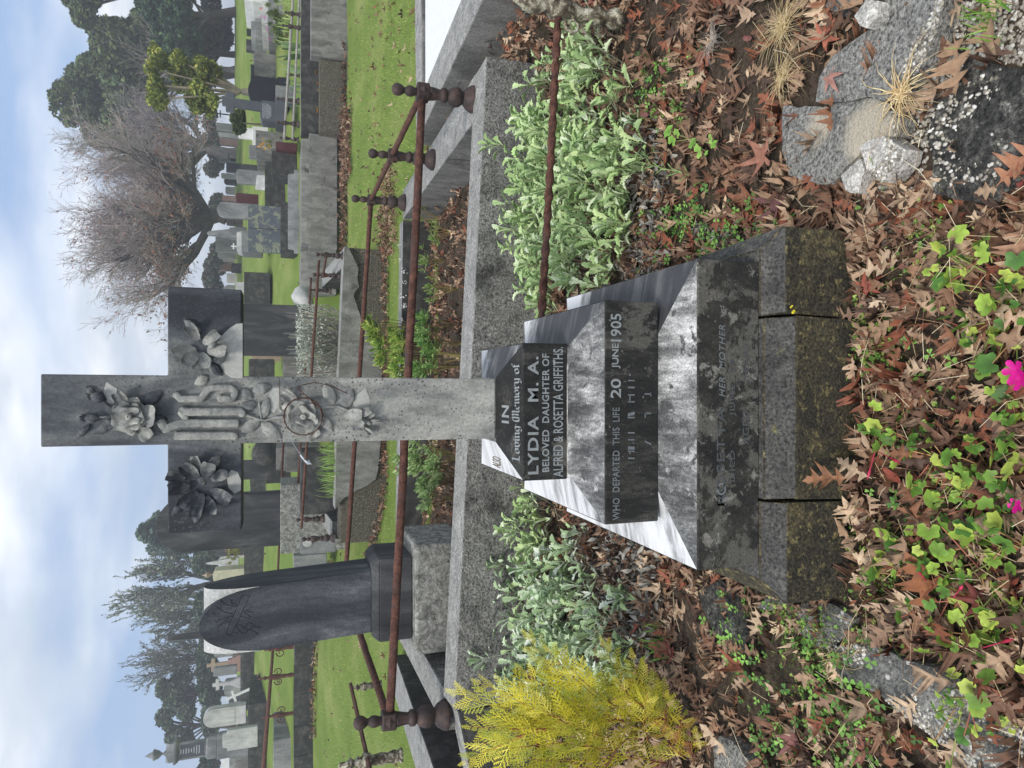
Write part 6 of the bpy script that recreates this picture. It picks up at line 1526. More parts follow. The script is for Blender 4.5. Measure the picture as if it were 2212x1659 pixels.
# ================================================================== FALLEN LEAVES
def litter(n, fn, sizes, tmpl, cols, sc, tilt=.45, zj=.05):
    P_ = []
    for _ in range(n):
        x, y, z = fn(); P_.append((x, y, z+rnd.random()**1.6*zj))
    P_ = np.array(P_); idx = nrg.integers(0, len(tmpl), n); c = pal(cols, n, .18)
    for k in range(len(tmpl)):
        s_ = idx == k; m = int(s_.sum())
        if m: sc.put(*tmpl[k], rots(nrg.uniform(0, 6.28, m), nrg.normal(0, tilt, m), nrg.normal(0, tilt, m), nrg.uniform(sizes[0], sizes[1], m)), P_[s_], c[s_])
def near_z(x, y):
    z = slabz(x, y); return z+.006 if z else g(x, y)+.008
def dens_near(x, y):
    if slabz(x, y) is not None: return .055
    d = 1.0
    d *= .6+.6*mnoise.noise(Vector((x*3, y*3, 1)))
    if x > .5 and y < 1.5: d *= .3       # pebbly corner
    if -.9 < x < -.62 and y < 1.6: d *= .6
    return max(.03, d)
def f_near():
    return (lambda p: (p[0], p[1], near_z(*p)))(scatter_pts(1, -2.1, 2.35, .78, 3.75, dens_near)[0])
sc = Sc(); litter(4300, f_near, (.06, .13), oak_t, DEAD, sc, .30, .03); litter(520, f_near, (.05, .09), oak_t, DEAD, sc, .8, .06); litter(2600, f_near, (.012, .045), plain_t, DEAD+['#4a3a30', '#3a2e28'], sc, .4, .015)
litter(420, f_near, (.045, .075), plain_t, DEAD+DEADR, sc, .6, .05)
litter(90, f_near, (.05, .085), star_t, DEADR, sc, .35, .05)
def f_front():   # drift in front of the plinth
    while True:
        x, y = rnd.uniform(-1.0, .9), rnd.uniform(.85, 1.47)
        if slabz(x, y) is None and rnd.random() < (1 if x < .5 else .25): return x, y, near_z(x, y)
litter(420, f_front, (.055, .11), oak_t, DEAD, sc, .35, .04); litter(60, f_front, (.05, .09), oak_t, DEAD, sc, .8, .07); litter(160, f_front, (.02, .05), plain_t, DEAD+DEADR, sc, .4, .03)
def f_edge():
    t = rnd.random()
    if t < .35: x, y = rnd.uniform(-.62, .43), rnd.uniform(1.40, 1.475)
    elif t < .7: x, y = rnd.uniform(-.74, -.60), rnd.uniform(1.6, 2.8)
    else: x, y = rnd.uniform(.43, .6), rnd.uniform(1.75, 2.8)
    return x, y, near_z(x, y)+.005
litter(110, f_edge, (.055, .09), oak_t, DEAD, sc, .55, .02)
# round the far slab grave, between kerbs
def f_gap():
    x = rnd.uniform(2.02, 2.34); y = rnd.uniform(3.4, 7.2); return x, y, g(x, y)+.02+.10*rnd.random()
litter(420, f_gap, (.06, .10), oak_t, DEAD, sc, .6, .05)
o = sc.build('fallen_leaves', 'dead_leaf', smooth=True); meta(o, kind='stuff')
# named individual big leaves lying on the slabs
def lone(tmpl, X, Y, z, size, yaw, col, label, tilt=0, name='oak_leaf'):
    sc = Sc(); p = PZ(X, Y, z); sc.put(*tmpl, rots(np.array([yaw]), np.array([tilt]), np.array([0.1]), np.array([size])), np.array([tuple(p)]), np.array([lin(col)]))
    o = sc.build(name, 'dead_leaf', origin=tuple(p), smooth=True); meta(o, label, 'leaf')
lone(oak_t[0], 2062, 75, .075, .15, R(185), '#a8876c', 'single tan oak leaf lying on the dark pebbled slab at the lower right')
lone(oak_t[1], 2150, 400, .07, .12, R(-60), '#a4745a', 'orange brown oak leaf with a long stalk near the bottom edge, right of centre')
lone(star_t[1], 1790, 165, .09, .055, R(200), '#a87a70', 'pinkish lobed leaf on the top edge of the large rough slab', name='maple_leaf')
lone(star_t[0], 1650, 335, .09, .10, R(100), '#9a6a58', 'big brown star shaped leaf beside the cracked slab', name='maple_leaf', tilt=.2)
lone(star_t[2], 1680, 445, .05, .075, R(60), '#6f4a4c', 'purple star shaped leaf near the right corner of the plinth', name='maple_leaf', tilt=.2)
lone(oak_t[4], 1838, 1030, .14, .12, R(100), '#8a6248', 'curled orange brown oak leaf leaning on the left crack of the plinth', tilt=.5)
lone(oak_t[0], 2010, 1330, .08, .15, R(20), '#8d5a3c', 'long brown oak leaf on the white pebbled strip')
# leaves farther off
sc = Sc()
def on_plot2():
    while True:
        x, y = rnd.uniform(-1.85, 1.7), rnd.uniform(4.15, 7.1)
        if not (x < -1.0 and y < 5.3): return x, y, g(x, y)+.02
litter(1500, on_plot2, (.06, .11), oaks_t, DEAD, sc, .5, .06)
def drift(x0, x1, y0, y1, zj=.06):
    def f(): x, y = rnd.uniform(x0, x1), rnd.uniform(y0, y1); return x, y, g(x, y)+.01+zj*rnd.random()
    return f
litter(420, drift(1.9, 3.2, 9.6, 11.3, .10), (.07, .12), oaks_t, DEAD, sc, .5, .05)
litter(380, drift(-3.2, -2.4, 9.6, 11.2, .08), (.07, .12), oaks_t, DEAD, sc, .5, .05)
litter(330, drift(-2.4, 2.2, 10.75, 11.0, .05), (.07, .12), oaks_t, DEAD, sc, .5, .05)
litter(600, drift(3.2, 8.3, 16.95, 17.35, .08), (.10, .16), oaks_t, DEAD, sc, .5, .06)
litter(500, drift(4.8, 6.4, 15.9, 17.1, .10), (.10, .16), oaks_t, DEAD, sc, .5, .06)
litter(260, drift(-2.2, 1.9, 11.6, 15, .08), (.08, .14), oaks_t, DEAD, sc, .5, .06)
litter(200, drift(-8.5, -4.2, 17.0, 17.3, .05), (.08, .14), oaks_t, DEAD, sc, .5, .06)
litter(230, drift(1.9, 9, 7.3, 16.8, .01), (.08, .13), oaks_t, DEAD, sc, .35, .01)
litter(90, drift(5, 9, 8.5, 12.5, .01), (.08, .13), oaks_t, DEAD, sc, .35, .01)
litter(60, drift(-8, -2.2, 7.0, 16.8, .01), (.08, .13), oaks_t, DEAD, sc, .35, .01)
litter(200, drift(-14, 16, 18.2, 36, .02), (.10, .18), oaks_t, DEAD, sc, .35, .02)
litter(300, drift(-2.45, -2.05, 4.2, 6.8, .08), (.06, .1), oaks_t, DEAD, sc, .5, .05)
o = sc.build('fallen_leaves', 'dead_leaf', smooth=True); meta(o, kind='stuff')
# ================================================================== GRASS BLADES
sc = Sc(); blade = ([(-.07, 0, 0), (.07, 0, 0), (.0, .25, 1)], [[0, 1, 2]])
def blades(n, fn, h, cols, lean=.5, tm=blade):
    P_ = np.array([fn() for _ in range(n)]); m = len(P_)
    sc.put(*tm, rots(nrg.uniform(0, 6.28, m), nrg.normal(0, lean, m), nrg.normal(0, lean, m), nrg.uniform(h*.5, h*1.3, m)), P_, pal(cols, m, .18))
def lawn(x0, x1, y0, y1, p=1.0):
    def f():
        while True:
            y = y0+(y1-y0)*rnd.random()**1.5; x = rnd.uniform(x0, x1)*1.0
            if soilness(x, y) < .5: return x, y, g(x, y)-.004
    return f
GR = ['#8ba84a', '#9bb456', '#7c9742', '#b0ba68', '#c2c27e', '#6f8c3e']
blades(26000, lawn(2.0, 7.5, 7.0, 16.5), .045, GR); blades(14000, lawn(-8, -2.1, 6.0, 16), .045, GR); blades(9000, lawn(-2.4, 2.4, 7.3, 11.0), .04, GR)
o = sc.build('grass', 'grass'); meta(o, kind='stuff')

# ================================================================== PLANTS
SIL = ['#b0c78f', '#c0d4a0', '#9fb882', '#cfdcb8', '#acc786', '#93ad76', '#c4d69c']
SIL2 = ['#b6c9a4', '#c4d4b4', '#a0b68e', '#dbe3d2', '#b4ca94', '#93ac80']
def silver_clumps(label, pts, cols, n=15, rad=.16, hgt=.25, size=(.07, .115), lean=(0, -.25)):
    first = PZ(pts[0][0], pts[0][1], .1); org = (first.x, first.y, g(first.x, first.y)); T = thing('silver_leaved_plant', label, 'plant', org, 'silver leaved plants inside the near kerb')
    lv = Sc(); st = Sc(); s0 = []; s1 = []
    for (X, Y) in pts:
        c = PZ(X, Y, .13); gz = g(c.x, c.y); base = Vector((c.x, c.y+.02, gz))
        for i in range(n):
            a = rnd.uniform(0, 2*PI); q = rad*1.15*math.sqrt(rnd.random()); z = gz+hgt*(1-.6*(q/rad/1.15)**2)*rnd.uniform(.35, 1.2)
            tip = Vector((c.x+math.cos(a)*q, c.y+math.sin(a)*q, z)); s0.append(tuple(base+Vector((math.cos(a)*q*.4, math.sin(a)*q*.4, 0)))); s1.append(tuple(tip))
            out_ = math.atan2(math.sin(a)*q+lean[1]*.1, math.cos(a)*q)
            m = rnd.choice([5, 7, 9]); yaw = np.array([2*PI*k*.382+rnd.random() for k in range(m)]); tl = np.array([.35+.12*k for k in range(m)])
            yaw = np.where(np.arange(m) < 6, yaw, yaw); pos = np.array([tuple(tip-Vector((0, 0, .012*(m-k)*.55))) for k in range(m)])
            sz = np.array([rnd.uniform(*size)*(.75+.3*math.sin(PI*k/m)) for k in range(m)]); cc = pal(cols, m, .10)
            lv.put(*silv_t[rnd.randrange(4)], rots(yaw, tl, nrg.normal(0, .25, m), sz), pos, cc)
    st.prisms(s0, s1, [.0028]*len(s0), [.002]*len(s0), pal(['#8a8270', '#9aa088', '#7a6a5a'], len(s0)), 4)
    lv.build('leaves', 'silver_leaf', T, T.location, smooth=False); st.build('stems', 'twig', T, T.location)
    return T
silver_clumps('silver green toothed plant farthest right, under the twisted rail', [(1215, 130), (1255, 105), (1180, 190), (1235, 205), (1300, 150)], SIL, 8)
silver_clumps('silver green toothed plant before the right end of the kerb, second from the right', [(1160, 265), (1205, 285), (1250, 270), (1180, 320), (1240, 340), (1300, 300)], SIL, 12)
silver_clumps('tallest silver green toothed plant, in the middle of the right hand bank', [(1145, 330), (1190, 395), (1250, 375), (1150, 430), (1225, 440), (1285, 350), (1340, 370), (1320, 430)], SIL, 13, hgt=.31)
silver_clumps('silver green toothed plant between the tallest one and the monument', [(1150, 500), (1200, 530), (1140, 560), (1190, 600), (1240, 560), (1160, 620), (1300, 510), (1280, 570)], SIL, 12)
silver_clumps('small grey leaved sprig among oak leaves in front of the right hand bank', [(1330, 255), (1315, 290)], SIL2, 4, rad=.07, hgt=.10, size=(.04, .06))
silver_clumps('silver green toothed plant just left of the upper marble block', [(1120, 1095), (1110, 1150), (1165, 1120), (1150, 1185), (1105, 1200)], SIL, 11)
silver_clumps('silver green toothed plant left of centre in the left hand bank', [(1130, 1240), (1180, 1230), (1140, 1290), (1205, 1280), (1240, 1230)], SIL2, 13)
silver_clumps('silver grey toothed plant behind the yellow cypress tips', [(1120, 1340), (1180, 1340), (1235, 1320), (1140, 1400), (1200, 1400), (1270, 1385), (1310, 1360)], SIL2, 15)
silver_clumps('silver grey toothed plant hidden by the yellow cypress, farthest left', [(1120, 1460), (1170, 1470), (1230, 1450), (1280, 1440), (1110, 1520)], SIL2, 13)
# grey dead foliage under the banks
sc = Sc()
def reg(X0, X1, Y0, Y1):
    def f():
        while True:
            p = PZ(rnd.uniform(X0, X1), rnd.uniform(Y0, Y1), .03)
            if not on_mon(p.x, p.y): return p.x, p.y, g(p.x, p.y)+.01
    return f
GD = ['#8d8a86', '#76726f', '#a5a19b', '#5f5b59', '#b0aca4']
litter(700, reg(1340, 1440, 260, 640), (.02, .05), plain_t, GD, sc, .9, .05); litter(1100, reg(1240, 1430, 1130, 1430), (.025, .05), plain_t, GD, sc, .9, .06); litter(260, reg(1500, 1600, 480, 620), (.02, .04), plain_t, GD, sc, .9, .02)
o = sc.build('dead_foliage', 'dead_leaf'); meta(o, kind='stuff')
# clover and small weeds
sc = Sc(); CL = ['#6f9a45', '#7fae50', '#5d8a40', '#8fbd5c', '#4f7a3a']
def patches(cs, n, h, tm, size, cols, sc, stem=True, spread=.06):
    s0 = []; s1 = []
    for (X, Y, k) in cs:
        c = PZ(X, Y, .03)
        for _ in range(k):
            x, y = c.x+rnd.gauss(0, spread), c.y+rnd.gauss(0, spread)
            if on_mon(x, y): continue
            b_ = near_z(x, y); z = b_+rnd.uniform(.2, 1)*h; s0.append((x, y, b_-.005)); s1.append((x+rnd.gauss(0, .008), y+rnd.gauss(0, .008), z))
    m = len(s1)
    for k in range(len(tm)):
        ix = nrg.integers(0, len(tm), m) == k; q = int(ix.sum())
        if q: sc.put(*tm[k], rots(nrg.uniform(0, 6.28, q), nrg.normal(0, .35, q), nrg.normal(0, .35, q), nrg.uniform(size[0], size[1], q)), np.array(s1)[ix], pal(cols, q, .15))
    if stem: sc.prisms(s0, s1, [.0009]*m, [.0007]*m, pal(['#7f9a55', '#8a8a50'], m), 3)
patches([(1400, 170, 20), (1420, 215, 22), (1440, 150, 16), (1400, 275, 14), (1340, 265, 8), (1460, 235, 16), (1500, 180, 14), (1400, 480, 18), (1440, 500, 24), (1480, 480, 24), (1520, 510, 26), (1560, 500, 26), (1580, 520, 20), (1540, 560, 20), (1430, 560, 14), (1500, 440, 14), (1560, 590, 14),
          (1610, 1350, 14), (1600, 1400, 12), (1640, 1460, 14), (1690, 1540, 14), (1760, 1420, 16), (1800, 1490, 18), (1820, 1540, 20), (1850, 1600, 18), (1700, 1610, 24), (1660, 1650, 16), (1750, 1640, 16), (1900, 1540, 10), (1890, 1430, 10), (1600, 1240, 5), (1960, 1120, 10), (1990, 760, 6), (1610, 460, 10), (1640, 500, 12)], 0, .05, [clov_t], (.020, .030), CL, sc, spread=.055)
o = sc.build('clover', 'green_leaf'); meta(o, kind='stuff')
sc = Sc(); tiny_t = [round_leaf(7, 3, .1), plain_t[0]]
patches([(1870, 690, 60), (1880, 730, 80), (1890, 770, 80), (1900, 800, 60), (1875, 650, 30), (1870, 1150, 50), (1880, 1200, 60), (1890, 1250, 60), (1900, 1290, 40), (1930, 1180, 50), (1720, 1330, 70), (1760, 1360, 80), (1800, 1400, 70), (1700, 1400, 50), (1780, 1460, 60), (1740, 1500, 60), (1690, 1300, 40), (1850, 1350, 40), (2010, 520, 40), (1990, 470, 30), (2000, 600, 30), (1960, 960, 40), (2010, 900, 40), (2060, 1100, 40), (2040, 1180, 50), (1860, 560, 14), (2120, 1500, 30)], 0, .035, tiny_t, (.008, .014), ['#6c9440', '#86a850', '#5a8038', '#a3b85c'], sc, spread=.05)
o = sc.build('chickweed', 'green_leaf'); meta(o, kind='stuff')
# trailing ivy geraniums at the bottom
GE = ['#8fb24a', '#a3c052', '#7a9e42', '#b8ca5c', '#66903c', '#527c36']
def geranium(label, cs, flowers=(), buds=(), n=14):
    c0 = PZ(cs[0][0], cs[0][1], .03); org = (c0.x, c0.y, g(c0.x, c0.y)); T = thing('ivy_geranium', label, 'plant', org, 'trailing geraniums along the bottom'); lv = Sc(); st = Sc(); s0 = []; s1 = []
    for (X, Y, k) in cs:
        c = PZ(X, Y, .05); gz = near_z(c.x, c.y)
        for _ in range(max(3, int(k*.62))):
            x, y = c.x+rnd.gauss(0, .036), c.y+rnd.gauss(0, .032); z = gz+rnd.uniform(.02, .085)
            if on_mon(x, y, .02): continue
            s0.append((c.x+rnd.gauss(0, .02), c.y+rnd.gauss(0, .02), gz)); s1.append((x, y, z))
            lv.put(*ger_t[rnd.randrange(4)], rots(np.array([rnd.uniform(0, 6.28)]), np.array([rnd.gauss(0, .55)]), np.array([rnd.gauss(0, .55)]), np.array([rnd.choice([rnd.uniform(.018, .03), rnd.uniform(.03, .047)])])), np.array([(x, y, z)]), pal(GE, 1, .12))
    for i in range(len(cs)-1):
        a = PZ(cs[i][0], cs[i][1], .03); b_ = PZ(cs[i+1][0], cs[i+1][1], .03); s0.append(tuple(a)); s1.append(tuple(b_))
    st.prisms(s0, s1, [.0018]*len(s0), [.0013]*len(s0), pal(['#9aa060', '#b08a60', '#8a9a50', '#a86a58'], len(s0)), 5)
    lv.build('leaves', 'green_leaf', T, T.location, smooth=True); st.build('stems', 'twig', T, T.location)
    for (X, Y, z, s_) in flowers:
        p = PZ(X, Y, z); f = Sc()
        for k in range(5):
            a = 2*PI*k/5+.5; tm = outline_leaf([(0, .03), (.3, .2), (.65, .33), (.9, .26), (1, .02)], curl=.3, cup=.3)
            f.put(*tm, rots(np.array([a]), np.array([.35]), np.array([0.]), np.array([s_])), np.array([tuple(p)]), pal(['#e0209a', '#d81890'], 1, .05))
        f.build('flower', 'green_leaf', T, T.location, smooth=True)
    for (X, Y, X2, Y2) in buds:
        a, b_ = PZ(X, Y, .09), PZ(X2, Y2, .11); f = Sc(); f.prisms([tuple(a), tuple(a.lerp(b_, .6)), tuple(a.lerp(b_, .8))], [tuple(a.lerp(b_, .6)), tuple(a.lerp(b_, .8)), tuple(b_)], [.0012, .0012, .004], [.0012, .004, .0008], pal(['#b8304a', '#c84060'], 3), 6); f.build('bud', 'green_leaf', T, T.location)
    return T
geranium('bright green trailing geranium with a magenta flower at the bottom, right of centre', [(2080, 570, 12), (2120, 560, 12), (2060, 620, 8), (2150, 640, 14), (2100, 690, 12), (2130, 740, 14), (2180, 700, 12), (2150, 790, 8), (2200, 860, 12), (2190, 560, 8), (2180, 640, 8)], flowers=[(2196, 800, .11, .026), (2205, 822, .10, .024)])
geranium('bright green trailing geranium in the middle of the bottom, below the plinth, with red buds', [(1912, 905, 9), (1920, 925, 6), (2010, 990, 14), (1960, 960, 4), (2060, 1030, 14), (2110, 960, 12), (2160, 940, 10), (2130, 1040, 12), (2180, 1010, 10), (2020, 1040, 8), (2150, 1100, 12), (2090, 1090, 10)], flowers=[(2198, 1092, .09, .018)], buds=[(1890, 975, 1874, 1035), (1895, 975, 1945, 1000)])
geranium('bright green trailing geranium at the bottom left among oak leaves', [(1925, 1220, 12), (1950, 1180, 8), (1990, 1230, 12), (2030, 1190, 10), (2060, 1260, 16), (2110, 1220, 14), (2160, 1180, 14), (2100, 1300, 14), (2160, 1280, 12), (2190, 1350, 12), (2010, 1310, 9), (2040, 1420, 8), (2110, 1400, 10), (2170, 1420, 12), (2110, 1500, 10), (2090, 1540, 8), (2170, 1530, 10)], buds=[(2120, 1400, 2190, 1380), (2000, 1255, 1985, 1235), (2060, 1290, 2080, 1265)])
# yellow cypress sapling
def sprig_template():
    vs = []; fs = []; nz = 11
    def q(a, b_, w0, w1, z0=0, z1=0):
        d = (b_[0]-a[0], b_[1]-a[1]); L = math.hypot(*d); n = (-d[1]/L, d[0]/L); k = len(vs)
        vs.extend([(a[0]+n[0]*w0, a[1]+n[1]*w0, z0), (b_[0]+n[0]*w1, b_[1]+n[1]*w1, z1), (b_[0]-n[0]*w1, b_[1]-n[1]*w1, z1), (a[0]-n[0]*w0, a[1]-n[1]*w0, z0)]); fs.append([k, k+1, k+2, k+3])
    q((0, 0), (1, 0), .016, .006)
    for i in range(nz):
        x = .08+.84*i/nz; s_ = 1 if i % 2 else -1; L = .34*(1-x*.75)+.03; a = R(38)*s_; e = (x+math.cos(a)*L, math.sin(a)*L); q((x, 0), e, .012, .007, 0, .03)
        for j in range(3):
            t = .3+.25*j; sx = x+math.cos(a)*L*t; sy = math.sin(a)*L*t
            for s2 in (-1, 1):
                b2_ = a+R(36)*s2; l2 = L*.32*(1.1-t*.5); q((sx, sy), (sx+math.cos(b2_)*l2, sy+math.sin(b2_)*l2), .009, .004, .01, .03)
    return vs, fs
spr_t = sprig_template()
cyb = PZ(1512, 1552, .02); cy = thing('yellow_cypress', 'young golden yellow cypress with feathery sprays at the lower left edge', 'sapling', (cyb.x, cyb.y, cyb.z)); CY0 = cyb.y
YC = ['#d3c83a', '#e0d64a', '#c2bc36', '#b0b43a', '#e6dd62', '#98a23c']; fr_ = Sc(); wd = Sc()
def yp(X, Y, dy=0): return P(X, Y, CY0+dy)
trunk = [cyb, yp(1440, 1556, .03), yp(1327, 1558, .08), yp(1240, 1566, .12), yp(1160, 1578, .18)]
segs = [(trunk[i], trunk[i+1], .008-.0015*i) for i in range(4)]
segs += [(yp(1400, 1556, .05), yp(1336, 1612, -.05), .005), (yp(1336, 1612, -.05), yp(1290, 1690, -.1), .004), (yp(1470, 1555, 0), yp(1500, 1650, -.1), .004)]
BR = [((1327, 1558), (1137, 1373), .30), ((1300, 1558), (1029, 1472), .30), ((1250, 1566), (979, 1496), .28), ((1240, 1566), (1060, 1540), .25), ((1200, 1575), (1010, 1570), .3), ((1180, 1578), (1030, 1610), .25), ((1160, 1578), (999, 1649), .22),
      ((1360, 1558), (1180, 1400), .05), ((1380, 1556), (1230, 1440), -.05), ((1350, 1560), (1200, 1480), .2), ((1410, 1556), (1301, 1386), .1), ((1430, 1556), (1366, 1416), .0), ((1440, 1556), (1330, 1470), -.12), ((1450, 1556), (1390, 1440), .05), ((1336, 1612), (1170, 1530), -.05), ((1330, 1620), (1150, 1590), -.1),
      ((1320, 1640), (1130, 1640), -.1), ((1290, 1690), (1080, 1660), .0), ((1400, 1580), (1280, 1520), -.15), ((1400, 1600), (1400, 1500), -.18), ((1450, 1600), (1440, 1500), -.1), ((1380, 1640), (1250, 1600), -.15), ((1300, 1690), (1200, 1690), 0), ((1470, 1600), (1480, 1540), -.12), ((1440, 1650), (1350, 1620), -.15), ((1460, 1560), (1420, 1470), .05), ((1320, 1560), (1120, 1440), .15), ((1270, 1570), (1090, 1500), .12),
      ((1480, 1640), (1420, 1560), -.1), ((1500, 1650), (1500, 1580), -.1), ((1250, 1600), (1060, 1620), .05), ((1340, 1600), (1230, 1560), -.15)]
for (a, b_, dy) in BR:
    s_ = yp(*a, 0.02); e = yp(*b_, dy); L = (e-s_).length; ctrl = s_.lerp(e, .5)+Vector((0, 0, .10*L)); pts = [s_*(1-t)**2+ctrl*2*t*(1-t)+e*t*t for t in [i/9 for i in range(10)]]
    wd.prisms([tuple(p) for p in pts[:-1]], [tuple(p) for p in pts[1:]], [.0028*(1-.09*i) for i in range(9)], [.0028*(1-.09*(i+1)) for i in range(9)], pal(['#8a4a34', '#9a6a40', '#a08a40'], 9), 4)
    fwd = Vector((0, -1, .35)).normalized()
    nS = int(4+L*21)
    for i in range(nS):
        t = .12+.88*i/nS; p = s_*(1-t)**2+ctrl*2*t*(1-t)+e*t*t; d = ((ctrl-s_)*(1-t)+(e-ctrl)*t).normalized(); n = (fwd-d*fwd.dot(d)).normalized(); n = (n+Vector((rnd.gauss(0, .3), rnd.gauss(0, .3), rnd.gauss(0, .3)))).normalized(); n = (n-d*n.dot(d)).normalized()
        s2 = d.cross(n); sg = 1 if i % 2 else -1; a_ = sg*R(34+rnd.gauss(0, 6)) if i < nS-1 else 0; x_ = d*math.cos(a_)+s2*math.sin(a_); y_ = n.cross(x_); l = (L*.36*(1-t)+.045)*rnd.uniform(.8, 1.15)
        Mx = np.array([[x_.x, y_.x, n.x], [x_.y, y_.y, n.y], [x_.z, y_.z, n.z]])*l
        fr_.put(*spr_t, Mx[None], np.array([tuple(p)]), pal(YC if b_[0] < 1420 else YC+['#c09a3c', '#b98a3a'], 1, .12))
wd.prisms([tuple(s[0]) for s in segs], [tuple(s[1]) for s in segs], [s[2] for s in segs], [s[2]*.8 for s in segs], pal(['#7a5a40', '#8a6a48'], len(segs)), 7)
fr_.build('foliage', 'green_leaf', cy, cy.location); wd.build('stem', 'twig', cy, cy.location)
# mallow seedling, feather leaved weed
T = thing('mallow_seedling', 'small weed with round bright green leaves among oak leaves right of the monument', 'weed', PZ(1490, 300, .02)); sc = Sc(); st = Sc(); s0 = []; s1 = []
for (X, Y, s_) in ((1448, 283, .05), (1462, 290, .035), (1452, 307, .04), (1500, 307, .045), (1508, 328, .05), (1535, 300, .035), (1545, 312, .03), (1528, 330, .02)):
    p = PZ(X, Y, .07); s0.append(tuple(T.location)); s1.append(tuple(p)); sc.put(*ger_t[2], rots(np.array([rnd.uniform(0, 6)]), np.array([.2]), np.array([.3]), np.array([s_])), np.array([tuple(p)]), pal(['#9cc860', '#88ba50', '#a8d068'], 1, .1))
sc.build('leaves', 'green_leaf', T, T.location, smooth=True); st.prisms(s0, s1, [.0015]*len(s0), [.001]*len(s0), pal(['#a8b878'], len(s0)), 4); st.build('stems', 'twig', T, T.location)
T = thing('narrow_leaved_weed', 'pale green weed with narrow feathery leaves in front of the right hand silver bank', 'weed', PZ(1492, 378, .01)); sc = Sc(); narrow = outline_leaf([(0, .02), (.4, .06), (.8, .045), (1, .003)], curl=-.2, fold=.2)
for i in range(26):
    t = i/26; p = PZ(1490, 378, .02).lerp(PZ(1388, 352, .12), t); sc.put(*narrow, rots(np.array([i*2.4]), np.array([.7]), np.array([0.]), np.array([.05*(1-.3*t)])), np.array([tuple(p)]), pal(['#9fb878', '#8aa868'], 1, .1))
sc.prisms([tuple(PZ(1490, 378, .02))], [tuple(PZ(1388, 352, .12))], [.002], [.001], pal(['#a8b878'], 1), 4); sc.build('foliage', 'green_leaf', T, T.location)
# dry grass
def dry_tuft(label, X, Y, n, L, up=.35, z=.07, name='dry_grass_tuft', cols=('#c9b489', '#d8c9a0', '#b39a70', '#bfa87e'), w_=.0014, parent_z=None, dirs=None):
    c = PZ(X, Y, z); T = Sc(); s0, s1, r0, r1 = [], [], [], []
    for i in range(n):
        a = rnd.uniform(0, 2*PI) if not dirs else rnd.choice(dirs)+rnd.gauss(0, .3); p = Vector(c)+Vector((rnd.gauss(0, .012), rnd.gauss(0, .012), 0)); d = Vector((math.cos(a), math.sin(a), up*rnd.uniform(.3, 2))).normalized(); l = L*rnd.uniform(.35, 1.1)
        for k in range(6):
            q = p+d*(l/6); s0.append(tuple(p)); s1.append(tuple(q)); r0.append(w_*(1-k/7)); r1.append(w_*(1-(k+1)/7)); d = (d+Vector((rnd.gauss(0, .2), rnd.gauss(0, .2), -.16))).normalized(); p = q
            if p.z < z-.02: p.z = z-.02
    T.prisms(s0, s1, r0, r1, pal(list(cols), len(s0), .1), 4); o = T.build(name, 'twig', origin=tuple(c)); meta(o, label, 'dry grass'); return o
dry_tuft('tuft of bleached dry grass sprawling over the large rough slab', 1945, 205, 60, .13, w_=.0022, z=.075)
dry_tuft('wispy tangle of dry hay above the large rough slab at the right', 1690, 60, 150, .17, up=.25, w_=.0008, z=.05)
dry_tuft('thin dry hay tangle on the oak leaves left of the large rough slab', 1690, 165, 90, .14, up=.2, w_=.0007, z=.05)
dry_tuft('small dry twig tangle at the right, below the silver plants', 1540, 90, 60, .12, up=.4, w_=.0009, z=.05, cols=('#a09890', '#b8b0a4', '#8a8078'))
dry_tuft('dry stalks lying on the speckled concrete left of the plinth', 1800, 1420, 26, .15, up=.05, w_=.0012, z=.06)
dry_tuft('little dry seed heads by the right corner of the plinth', 1960, 500, 30, .10, up=.3, w_=.0009, z=.03)
sc = Sc(); s0, s1 = [], []
for _ in range(800):
    x, y, z = f_near() if rnd.random() < .6 else f_front(); a = rnd.uniform(0, 6.28); l = rnd.uniform(.03, .16); d = Vector((math.cos(a), math.sin(a), rnd.gauss(.1, .25))); p = Vector((x, y, z+.02+.03*rnd.random())); q = p+d*l
    if on_mon(q.x, q.y, .02): continue
    m_ = p.lerp(q, .5)+Vector((rnd.gauss(0, .01), rnd.gauss(0, .01), .012)); s0 += [tuple(p), tuple(m_)]; s1 += [tuple(m_), tuple(q)]
sc.prisms(s0, s1, [.0008]*len(s0), [.0006]*len(s0), pal(['#d8c49a', '#e0d4b4', '#b09070', '#8a6a58', '#6a4a44'], len(s0), .1), 4); o = sc.build('straw', 'twig'); meta(o, kind='stuff')
# green tufts of grass near the stones
def green_tuft(label, X, Y, n, h, y=None, z=.02, cols=('#7fae44', '#6a9a3c', '#93bb58'), w_=.03, spread=.03, name='grass_tuft', cat='grass tuft', lean=.35, leafw=.03):
    c = P(X, Y, y) if y else PZ(X, Y, z); s = Sc(); tm = outline_leaf([(0, leafw*.8), (.35, leafw), (.75, leafw*.6), (1, .002)], curl=-.35, fold=.3)
    P_ = np.array([(c.x+rnd.gauss(0, spread), c.y+rnd.gauss(0, spread*.6), c.z) for _ in range(n)])
    s.put(*tm, rots(nrg.uniform(0, 6.28, n), PI/2-np.abs(nrg.normal(0, lean, n)), np.zeros(n), nrg.uniform(h*.5, h*1.1, n)), P_, pal(list(cols), n, .12)); o = s.build(name, 'green_leaf', origin=tuple(c)); meta(o, label, cat); return o
green_tuft('tuft of fine green grass among pebbles in the lower right corner', 2140, 45, 60, .06, z=.04)
green_tuft('green grass blades beside the dead grey foliage at the left', 1440, 1385, 22, .12, spread=.05)
green_tuft('green tuft on top of the rough stone wall left of the cross', 728, 1003, 130, .34, y=11.3, spread=.28, cols=('#8fae5c', '#7a9a4c', '#a5bb70'))
